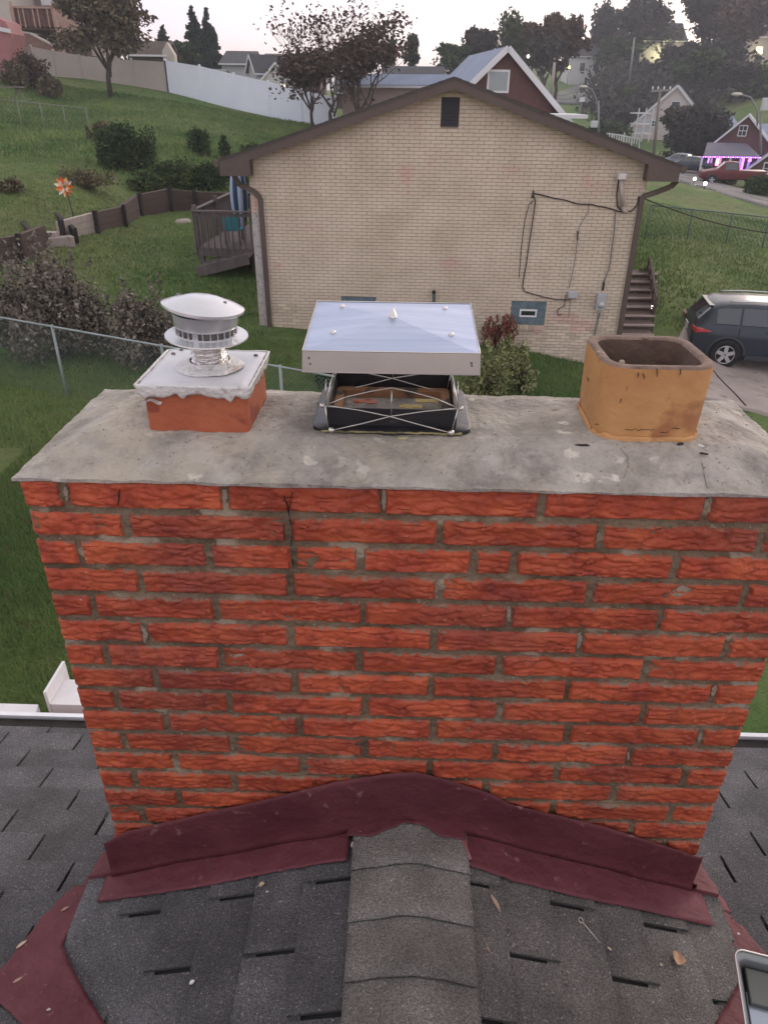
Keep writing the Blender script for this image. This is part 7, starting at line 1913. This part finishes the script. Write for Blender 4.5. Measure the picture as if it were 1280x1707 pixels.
# brown shed behind the tan fence
shd = longhouse('small brown-roofed garden shed with a pale gable behind the tan fence', 218, 280, 130, 96, 76, 74, mat('shed_wall', (.10, .08, .075), .9), M_RBR, 4, name='garden_shed')
H_px('pale gabled end of the little shed behind the tan fence', 284, 128, 73.0, 16, 30, 18, 1.6, 0, M_SIDC, M_RBR, trim=False, name='shed_gable') if False else None
b = atD(285, 130, 73.6); s_ = scl(b)
mb = MB(); pts_ = [(-9, -10), (10, -10), (10, 33), (0, 50), (-9, 38)]; mb.v = [Vector((x*s_, 0, z*s_)) for x, z in pts_]+[Vector((x*s_, .9, z*s_)) for x, z in pts_]; mb.f = [(0, 1, 2, 3, 4), (9, 8, 7, 6, 5)]+[(i, i+5, (i+1) % 5+5, (i+1) % 5) for i in range(5)]
o = mb.build('playhouse', M_SIDC); o.location = b; tag(o, 'narrow cream gabled playhouse against the brown shed behind the tan fence', 'playhouse')

# =================================================================== trees
tree_px('garden_tree', 'broad drooping olive-green tree standing in front of the tan vinyl fence', 184, 150, -42, 150, 60, LM_OLIVE, 26000, 101, trunk_h=.24, barkM=M_BARK, trunk_r=.16)
tree_px('garden_tree', 'darker green tree behind the olive tree at the tan fence', 212, 110, 4, 56, 84, LM_DARK, 5000, 102)
tree_px('spruce_tree', 'short spruce left of the pair, behind the little shed', 279, 118, 42, 46, 92, LM_CON, 6000, 103, 'conifer')
tree_px('spruce_tree', 'tall dark spruce, left one of the close pair', 330, 120, 10, 44, 95, LM_CON, 9000, 104, 'conifer')
tree_px('spruce_tree', 'tall dark spruce, right one of the close pair', 353, 122, 12, 40, 97, LM_CON, 9000, 105, 'conifer')
tree_px('garden_tree', 'low dark round tree at the foot of the spruces', 312, 122, 70, 44, 90, LM_DARK, 2600, 106)
tree_px('bare_tree', 'half-bare autumn tree with fine upper twigs, left of the cream roof ridge', 552, 205, -16, 190, 56, LM_BROWN, 900, 107, depth=5, trunk_h=.18, spread=.75, barkM=M_BARK, trunk_r=.12)
tree_px('garden_tree', 'dense dark brown-green tree leaning over the cream roof slope', 596, 205, 26, 160, 54, LM_BROWN, 5200, 108, depth=4, trunk_h=.14, trunk_r=.14, spread=.8)
tree_px('garden_tree', 'low brown tree at the left foot of the bare tree', 520, 200, 78, 130, 57, LM_BROWN, 4200, 109, depth=4, trunk_h=.22, trunk_r=.10)
tree_px('garden_tree', 'round dark tree behind the pinkish house roof', 652, 150, 66, 40, 92, LM_DARK, 2600, 110)
tree_px('garden_tree', 'upright dark tree, right one behind the pinkish house', 684, 150, 60, 32, 96, LM_CON, 2800, 111, 'column')
tr = [(762, 150, 74, 60, 120, LM_DARK, 'dark round tree at the left end of the tree row over the brick gable', 'round', 3600), (798, 150, 48, 52, 118, LM_FAR, 'grey-brown tree, second in the row over the brick gable', 'round', 3200),
      (842, 160, 34, 60, 116, LM_MID, 'greener tree right above the peak of the brick gable', 'column', 4200), (878, 165, 38, 40, 124, LM_BROWN, 'thin reddish tree right of the greener tree', 'round', 1800),
      (922, 175, 22, 78, 112, LM_BROWN, 'tall reddish-brown autumn tree beside the leaning pole', 'round', 6000), (900, 178, 60, 50, 108, LM_FAR, 'dark bushy tree below the reddish-brown tree', 'round', 3200),
      (995, 130, 18, 50, 190, LM_FAR, 'dark hilltop tree left of the two-lobed one', 'column', 4200), (1052, 126, -4, 84, 185, LM_FAR, 'tall broad hilltop tree with gaps of sky, centre of the right hill', 'round', 7500), (1020, 128, 62, 60, 182, LM_DARK, 'low dark tree on the hill beside the white garage', 'round', 2600),
      (1165, 112, -18, 70, 165, LM_FAR, 'large dark tree at the top right, left one of the pair', 'round', 7000), (1222, 112, -12, 84, 160, LM_BROWN, 'large reddish tree at the top right, right one of the pair', 'round', 7000),
      (1160, 160, 84, 74, 145, LM_DARK, 'dark tree on the wooded slope, above the pale gabled house', 'round', 3600),
      (1230, 190, 104, 84, 135, LM_FAR, 'dark tree on the wooded slope behind the right street lamp', 'round', 4200), (1040, 205, 150, 44, 140, LM_DARK, 'dark bushy tree left of the utility pole', 'round', 2000), (1280, 190, 110, 60, 130, LM_DARK, 'dark tree cut by the right edge under the purple-roofed house', 'round', 2600),
      (1125, 150, 70, 50, 170, LM_FAR, 'dark tree right under the lamp-lit house', 'round', 2400), (1195, 150, 66, 60, 160, LM_FAR, 'dark tree between the lamp-lit house and the purple-roofed house', 'round', 2800)]
for i, (px, yb, yt, wd, D, LMx, lab, kd, n) in enumerate(tr):
    tree_px('hill_tree', lab, px, yb, yt, wd*1.3, D, LMx, int(n*1.5), 120+i, kd, lsize=None)
tree_px('weeping_tree', 'big rounded dark tree hanging low beside the pale gabled house', 1140, 292, 178, 112, 92, LM_FAR, 16000, 150, trunk_h=.12)
tree_px('hill_tree', 'dark tree behind the white picket deck', 1012, 240, 205, 50, 110, LM_DARK, 2200, 151)
tree_px('hedge_tree', 'small dark conifer in front of the left street lamp', 992, 226, 196, 30, 90, LM_CON, 2200, 152, 'conifer')
# wooded hillside mass
rs = np.random.RandomState(9); cs = []; rd = []
for i in range(330):
    px = rs.uniform(1010, 1330); py = rs.uniform(95, 215); D = 205-(py-95)*.62; p = atD(px, py, D); g_ = gz(p.x, p.y)
    if px < 1075 and py < 130: continue
    cs.append((p.x, p.y, min(p.z, g_+9))); s_ = rs.uniform(2.5, 6); rd.append((s_, s_, s_*.8))
V, F = leafcloud(cs, rd, 90000, .5, seed=77, shell=.5); o = np_mesh('hillside_wood', V, F, LM_FAR); tag(o, 'dark wood covering the far right hillside', 'wood', None, 'stuff')
# hedge bottom right of the far street
for i, (px, py, w_) in enumerate(((1262, 328, 40), (1292, 322, 40), (1205, 306, 36))):
    p = onground(px, py); s_ = scl(p); cs = [(p.x+(k-2)*w_*s_/5, p.y, p.z+.55) for k in range(5)]; V, F = leafcloud(cs, [(w_*s_/6, .7, .7)]*5, 3000, .09, seed=i, shell=.55)
    o = np_mesh('clipped_hedge', V, F, LM_DARK); tag(o, ('dark clipped hedge below the right brick house', 'dark hedge cut by the right picture edge', 'low dark hedge in front of the red pickup')[i], 'hedge')

# =================================================================== right-hand neighbourhood
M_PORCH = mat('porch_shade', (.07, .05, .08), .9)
b = atD(1226, 286, 78); s_ = scl(b)
fhouse('house', 'red brick cottage with white-edged gable and a small upper window, behind the purple-lit porch', b, 96*s_, 8, 36*s_, 46*s_, R(-24), M_BRK2, M_RB, [(-4*s_, 60*s_, 11*s_, 14*s_, 'g'), (-36*s_, 28*s_, 12*s_, 13*s_, 'g')], rake=.18)
b = atD(1296, 306, 73); s_ = scl(b)
fhouse('house', 'red brick cottage at the right picture edge with a white double window', b, 96*s_, 8, 22*s_, 42*s_, R(-25), M_BRK2, M_RB, [(-20*s_, 22*s_, 14*s_, 15*s_, 'g')], rake=.18)
longhouse('low house with a pale blue roof behind the red brick cottage', 1180, 1226, 258, 224, 200, 92, M_SIDP, M_RB, 8)
longhouse('house with a bluish roof right of the street lamp, mostly hidden by cottages', 1252, 1300, 262, 236, 214, 84, M_SIDP, M_RB, 7)
# porch with purple lights
pr = thing('lit_porch', 'open porch with a grey roof hung with purple and pink lights', 'porch', atD(1215, 300, 74.5))
zt_ = atD(1215, 262, 74.5).z; zb2 = atD(1215, 302, 74.5).z; xa = atD(1168, 262, 74.5).x; xb = atD(1262, 262, 74.5).x
mb = MB(); mb.hexa([Vector(q) for q in ((xa, 74, zt_), (xb, 74, zt_), (xb, 77.6, zt_+.9), (xa+1.5, 77.6, zt_+.9), (xa, 74, zt_+.15), (xb, 74, zt_+.15), (xb, 77.6, zt_+1.05), (xa+1.5, 77.6, zt_+1.05))]); relocate(mb, pr); mb.build('porch_roof', M_RP, pr)
for t in (0, .17, .33, .5, .68, .84, 1):
    x = xa+(xb-xa)*t; mb = MB(); mb.box((x, 74.2, (zt_+zb2)/2), (.16, .16, zt_-zb2)); relocate(mb, pr); mb.build('porch_post', M_TRIM, pr)
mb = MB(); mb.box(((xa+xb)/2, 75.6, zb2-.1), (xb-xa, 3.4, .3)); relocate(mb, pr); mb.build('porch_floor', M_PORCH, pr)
M_PUR = mat('purple_bulb', (.5, .1, 1), .5, emit=(.45, .08, 1.0), estr=4); M_PNK = mat('pink_bulb', (1, .2, .4), .5, emit=(1, .12, .35), estr=5); M_WPB = mat('white_purple', (.9, .7, 1), .5, emit=(.8, .5, 1), estr=1.3)
for i in range(26):
    x = xa+(xb-xa)*i/25; mb = MB(); mb.box((x, 73.95, zt_+.03), (.10, .08, .08)); relocate(mb, pr); mb.build('porch_light', M_WPB if i % 2 else M_PUR, pr)
for (px, py, M, a, h_) in ((1237, 272, M_PUR, .16, 1.0), (1249, 267, M_PUR, .26, .25), (1195, 270, M_PNK, .26, .6), (1180, 268, M_PUR, .08, .5)):
    p = atD(px, py, 74.05); mb = MB(); mb.box(p, (a, .1, h_)); relocate(mb, pr); mb.build('light_cluster', M, pr)
for (px, c_, e_) in ((1238, (.45, .1, 1), 40), (1185, (.8, .15, .9), 25)):
    ld_ = bpy.data.lights.new('porch_lamp', 'POINT'); ld_.energy = e_; ld_.color = c_; ld_.shadow_soft_size = .2; lo_ = bpy.data.objects.new('porch_lamp', ld_); C.objects.link(lo_); lo_.location = atD(px, 275, 75.0)
# red pickup and cars
M_REDP = mat('red_paint', (.11, .010, .010), .4, spec=.4); M_CARW = mat('white_paint', (.45, .47, .50), .3); M_CARG = mat('grey_paint', (.16, .18, .22), .3)
p = onground(1214, 310); car('red_pickup', 'red pickup truck parked before the purple-lit porch', p+Vector((0, 0, .1)), R(168), 5.0, 1.85, 1.75, M_REDP, M_GLS, 'pickup', False)
p = onground(1128, 284); car('parked_car', 'silver-grey car parked by the big rounded tree', p+Vector((0, 0, .15)), R(140), 4.2, 1.7, 1.42, M_CARG, M_GLS, 'sedan', False)
p = onground(1146, 291); car('parked_car', 'dark car on the side street next to the silver-grey car', p+Vector((0, 0, .15)), R(150), 4.2, 1.7, 1.42, M_NAVY, M_GLS, 'sedan', False)
p = onground(1152, 312); 
for i, (x, y) in enumerate(((1155, 309.5), (1172, 319))):
    lamp('ground_light', ('bright white ground light by the end of the right road, left one', 'bright white ground light at the edge of the right lawn, right one')[i], onground(x, y)+Vector((0, 0, .45)), .11, (1, .98, .95), 10, .4)
# pale gabled house
b = atD(1112, 236, 118); s_ = scl(b)
fhouse('house', 'pale tall gabled house with an upper window and small chimney above the big rounded tree', b, 118*s_, 9, 24*s_, 56*s_, R(-22), mat('pale_mauve', (.50, .43, .42), .8, (.56, .49, .48), 1), M_RD, [(2*s_, 54*s_, 12*s_, 7*s_, 'd'), (-26*s_, 26*s_, 12*s_, 8*s_, 'g')], rake=.3)
bl = thing('balcony', 'white two-level balcony on the left side of the pale gabled house', 'balcony', atD(1070, 235, 114))
for yy in (188, 206, 222):
    slab(1060, yy+2, 1086, yy, 112, 115, 'balcony_floor', M_TRIM, bl)
for yy in (198, 214): slab(1060, yy+5, 1086, yy, 112, 112.1, 'balcony_rail', mat('rail_%d' % yy, (.42, .44, .46), .6), bl)
for x in (1061, 1073, 1085): slab(x-.8, 236, x+.8, 180, 111.9, 112.0, 'balcony_post', M_TRIM, bl)
# white picket deck further left
pk = thing('picket_railing', 'white picket railing and posts above the right slope of the cream roof', 'railing', atD(1030, 245, 96))
for (x0_, y0_, x1_, y1_, D) in ((1008, 222, 1040, 226, 98), (1036, 226, 1066, 232, 97), (1018, 236, 1052, 243, 95), (1046, 242, 1070, 254, 94)):
    A_ = atD(x0_, y0_, D); B_ = atD(x1_, y1_, D); mb = MB(); mb.beam(A_, B_, .12, .14); relocate(mb, pk); mb.build('rail', M_TRIM, pk)
    n = int((x1_-x0_)/4)
    for k in range(n+1):
        q = A_.lerp(B_, k/n); mb = MB(); mb.box(q+Vector((0, 0, -.3)), (.13, .05, .6)); relocate(mb, pk); mb.build('picket', M_TRIM, pk)
for (x, yb, yt) in ((1020, 240, 216), (1039, 246, 210), (1052, 250, 228), (1064, 262, 232), (1030, 246, 224)):
    slab(x-.7, yb, x+.7, yb-(yb-yt)*.7, 94.5, 94.7, 'post', M_TRIM, pk)
# hilltop houses
longhouse('white hill garage with a dark roof at the head of the hill road', 948, 1012, 128, 98, 74, 185, M_SID, M_RD, 9, [(-12, 14, 8, 12, 'd'), (10, 14, 8, 12, 'd')])
longhouse('dark hilltop house with a lamp-lit pale wall', 1062, 1134, 118, 74, 46, 182, mat('lamp_wall', (.22, .21, .20), .8), M_RD, 10)
longhouse('purple-grey roofed hilltop house at the right picture edge', 1238, 1330, 112, 68, 44, 172, mat('grey_wall', (.30, .28, .30), .8), M_RP, 10, [(-26, 24, 10, 8, 'l')])
# far hill street lights
def hl_lamp(lab, px, py, D, r, colr, s_, light=0):
    t_ = lamp('hill_lamp', lab, atD(px, py, D), r*.6, colr, s_*.8, 3.0)
    if light:
        l_ = bpy.data.lights.new('hill_lamp_light', 'POINT'); l_.energy = light; l_.color = colr; l_.shadow_soft_size = .3; o_ = bpy.data.objects.new('hill_lamp_light', l_); C.objects.link(o_); o_.location = atD(px, py, D-1.0)
hl_lamp('bright yellow-white lamp on the wall of the dark hilltop house', 1107, 92, 180, .55, (1, .92, .55), 14, 900)
hl_lamp('small white hillside lamp in the dark wood', 1181, 107, 160, .35, (1, .95, .85), 16)
hl_lamp('lamp glowing in the trees just above the brick gable, left one', 856, 91, 105, .26, (1, .95, .85), 12)
hl_lamp('lamp glowing in the trees just above the brick gable, right one', 880, 94, 105, .26, (1, .93, .78), 12)
hl_lamp('tiny bluish lamp beside the white hill garage', 953, 94, 175, .25, (.85, .92, 1), 10)
hl_lamp('greenish lit lamp at the trees by the white hill garage', 948, 112, 165, .5, (.75, .85, .25), 2.0, 250)
hl_lamp('tiny lamp over the blue roof', 800, 101, 100, .2, (1, .97, .9), 8)
hl_lamp('yellowish lamp on the hill road', 993, 140, 160, .3, (.9, .8, .45), 2)
hl_lamp('lamp-lit doorway light on the purple-grey roofed house', 1268, 88, 170, .35, (1, .85, .45), 5, 200)
# street lamps and poles
M_POLE = mat('lamp_pole', (.22, .22, .22), .6); M_WPOLE = mat('wood_pole', (.19, .165, .14), .9)
def street_lamp(lab, px, yb, yt, dx, D, box=None, M=M_POLE):
    b_ = atD(px, yb, D); t_ = atD(px, yt, D); s_ = scl(b_); root = thing('street_lamp', lab, 'street lamp', b_)
    mb = MB(); mb.tube([b_, t_], [.11, .07], 8); relocate(mb, root); mb.build('pole', M, root, smooth=True)
    arm = [t_+Vector((0, 0, -.9)), t_+Vector((dx*s_*.15, 0, .1)), t_+Vector((dx*s_*.5, 0, .85)), t_+Vector((dx*s_, 0, 1.05))]; mb = MB(); mb.tube(arm, .05, 6); relocate(mb, root); mb.build('arm', M, root, smooth=True)
    e_ = arm[-1]; mb = MB(); mb.lathe([(0, -.12), (.20, -.06), (.24, 0), (.14, .10), (0, .12)], n=10, ax=(Vector((1.8, 0, 0)), Vector((0, .9, 0)), Vector((0, 0, 1)))); mb.v = [v+e_+Vector((dx*s_*.06, 0, -.02)) for v in mb.v]; relocate(mb, root); mb.build('lamp_head', mat('lamp_head', (.50, .48, .44), .5), root, smooth=True)
    if box: q = atD(box[0], box[1], D-.25); mb = MB(); mb.box(q, (box[2]*s_, .35, box[3]*s_)); relocate(mb, root); mb.build('box_sign', mat('pale_sign', (.50, .52, .54), .6), root, bevel=.05)
    return root
street_lamp('curved-arm street lamp with a pale box, seen above the right slope of the cream roof', 997, 224, 168, -26, 72, (990, 207, 11, 10))
street_lamp('curved-arm street lamp with a white panel at the right picture edge', 1267, 258, 186, -42, 58, (1275, 174, 11, 18))
up = thing('utility_pole', 'wooden utility pole with a crossarm in front of the big rounded tree', 'pole', atD(1094, 262, 78))
mb = MB(); mb.tube([atD(1088, 266, 78), atD(1100, 148, 78)], [.17, .12], 8); relocate(mb, up); mb.build('pole', M_WPOLE, up, smooth=True)
mb = MB(); mb.beam(atD(1085, 152, 78), atD(1118, 150, 78), .14, .16); relocate(mb, up); mb.build('crossarm', mat('crossarm_wood', (.26, .24, .22), .9), up)
for x in (1087, 1096, 1106, 1116): p = atD(x, 149, 78); mb = MB(); mb.lathe([(.07, 0), (.09, .12), (.05, .25), (0, .26)], n=8); mb.v = [v+p for v in mb.v]; relocate(mb, up); mb.build('insulator', M_TRIM, up)
u2 = thing('utility_pole', 'pale slightly leaning pole in front of the reddish-brown tree', 'pole', atD(920, 158, 105)); mb = MB(); mb.tube([atD(918, 162, 105), atD(924, 104, 105)], [.22, .16], 8); relocate(mb, u2); mb.build('pole', mat('pale_pole', (.36, .32, .28), .9), u2, smooth=True)
u3 = thing('utility_pole', 'thin grey pole at the right foot of the tall hilltop tree', 'pole', atD(1050, 138, 150)); mb = MB(); mb.tube([atD(1048, 138, 150), atD(1057, 62, 150)], [.22, .15], 8); relocate(mb, u3); mb.build('pole', M_POLE, u3, smooth=True)
u4 = thing('street_sign', 'small white sign on a thin post on the green slope above the cream roof', 'sign', atD(968, 182, 76)); mb = MB(); mb.tube([atD(967, 186, 76), atD(970, 164, 76)], .05, 6); relocate(mb, u4); mb.build('post', M_POLE, u4)
mb = MB(); mb.box(atD(970, 166, 75.9), (.5, .04, .35)); relocate(mb, u4); mb.build('sign_plate', M_TRIM, u4)
# overhead service cable to the cream house
mb = MB(); A_ = wp(1066, 328, -.05); B_ = atD(1330, 395, 14.5); pts = [A_.lerp(B_, t)+Vector((0, 0, -.12*math.sin(math.pi*t))) for t in np.linspace(0, 1, 16)]
mb.tube(pts, .012, 5); o = mb.build('service_cable', M_CAB); tag(o, 'dark sagging service cable running from the cream house corner over the right lawn', 'cable')

# =================================================================== dusk haze in the valley air
HZ = bpy.data.materials.new('haze_air'); HZ.use_nodes = True; t = HZ.node_tree; t.nodes.clear()
pv_ = t.nodes.new('ShaderNodeVolumePrincipled'); pv_.inputs['Color'].default_value = (.80, .82, .90, 1); pv_.inputs['Density'].default_value = .0009; pv_.inputs['Anisotropy'].default_value = .2
o_ = t.nodes.new('ShaderNodeOutputMaterial'); t.links.new(pv_.outputs[0], o_.inputs['Volume'])
mb = MB(); zlo = min(v.co.z for v in go.data.vertices)-1; zhi = 45
mb.box((0, 1200, (zlo+zhi)/2), (9000, 2900, zhi-zlo))
hz_o = mb.build('haze', HZ); tag(hz_o, kind='stuff')
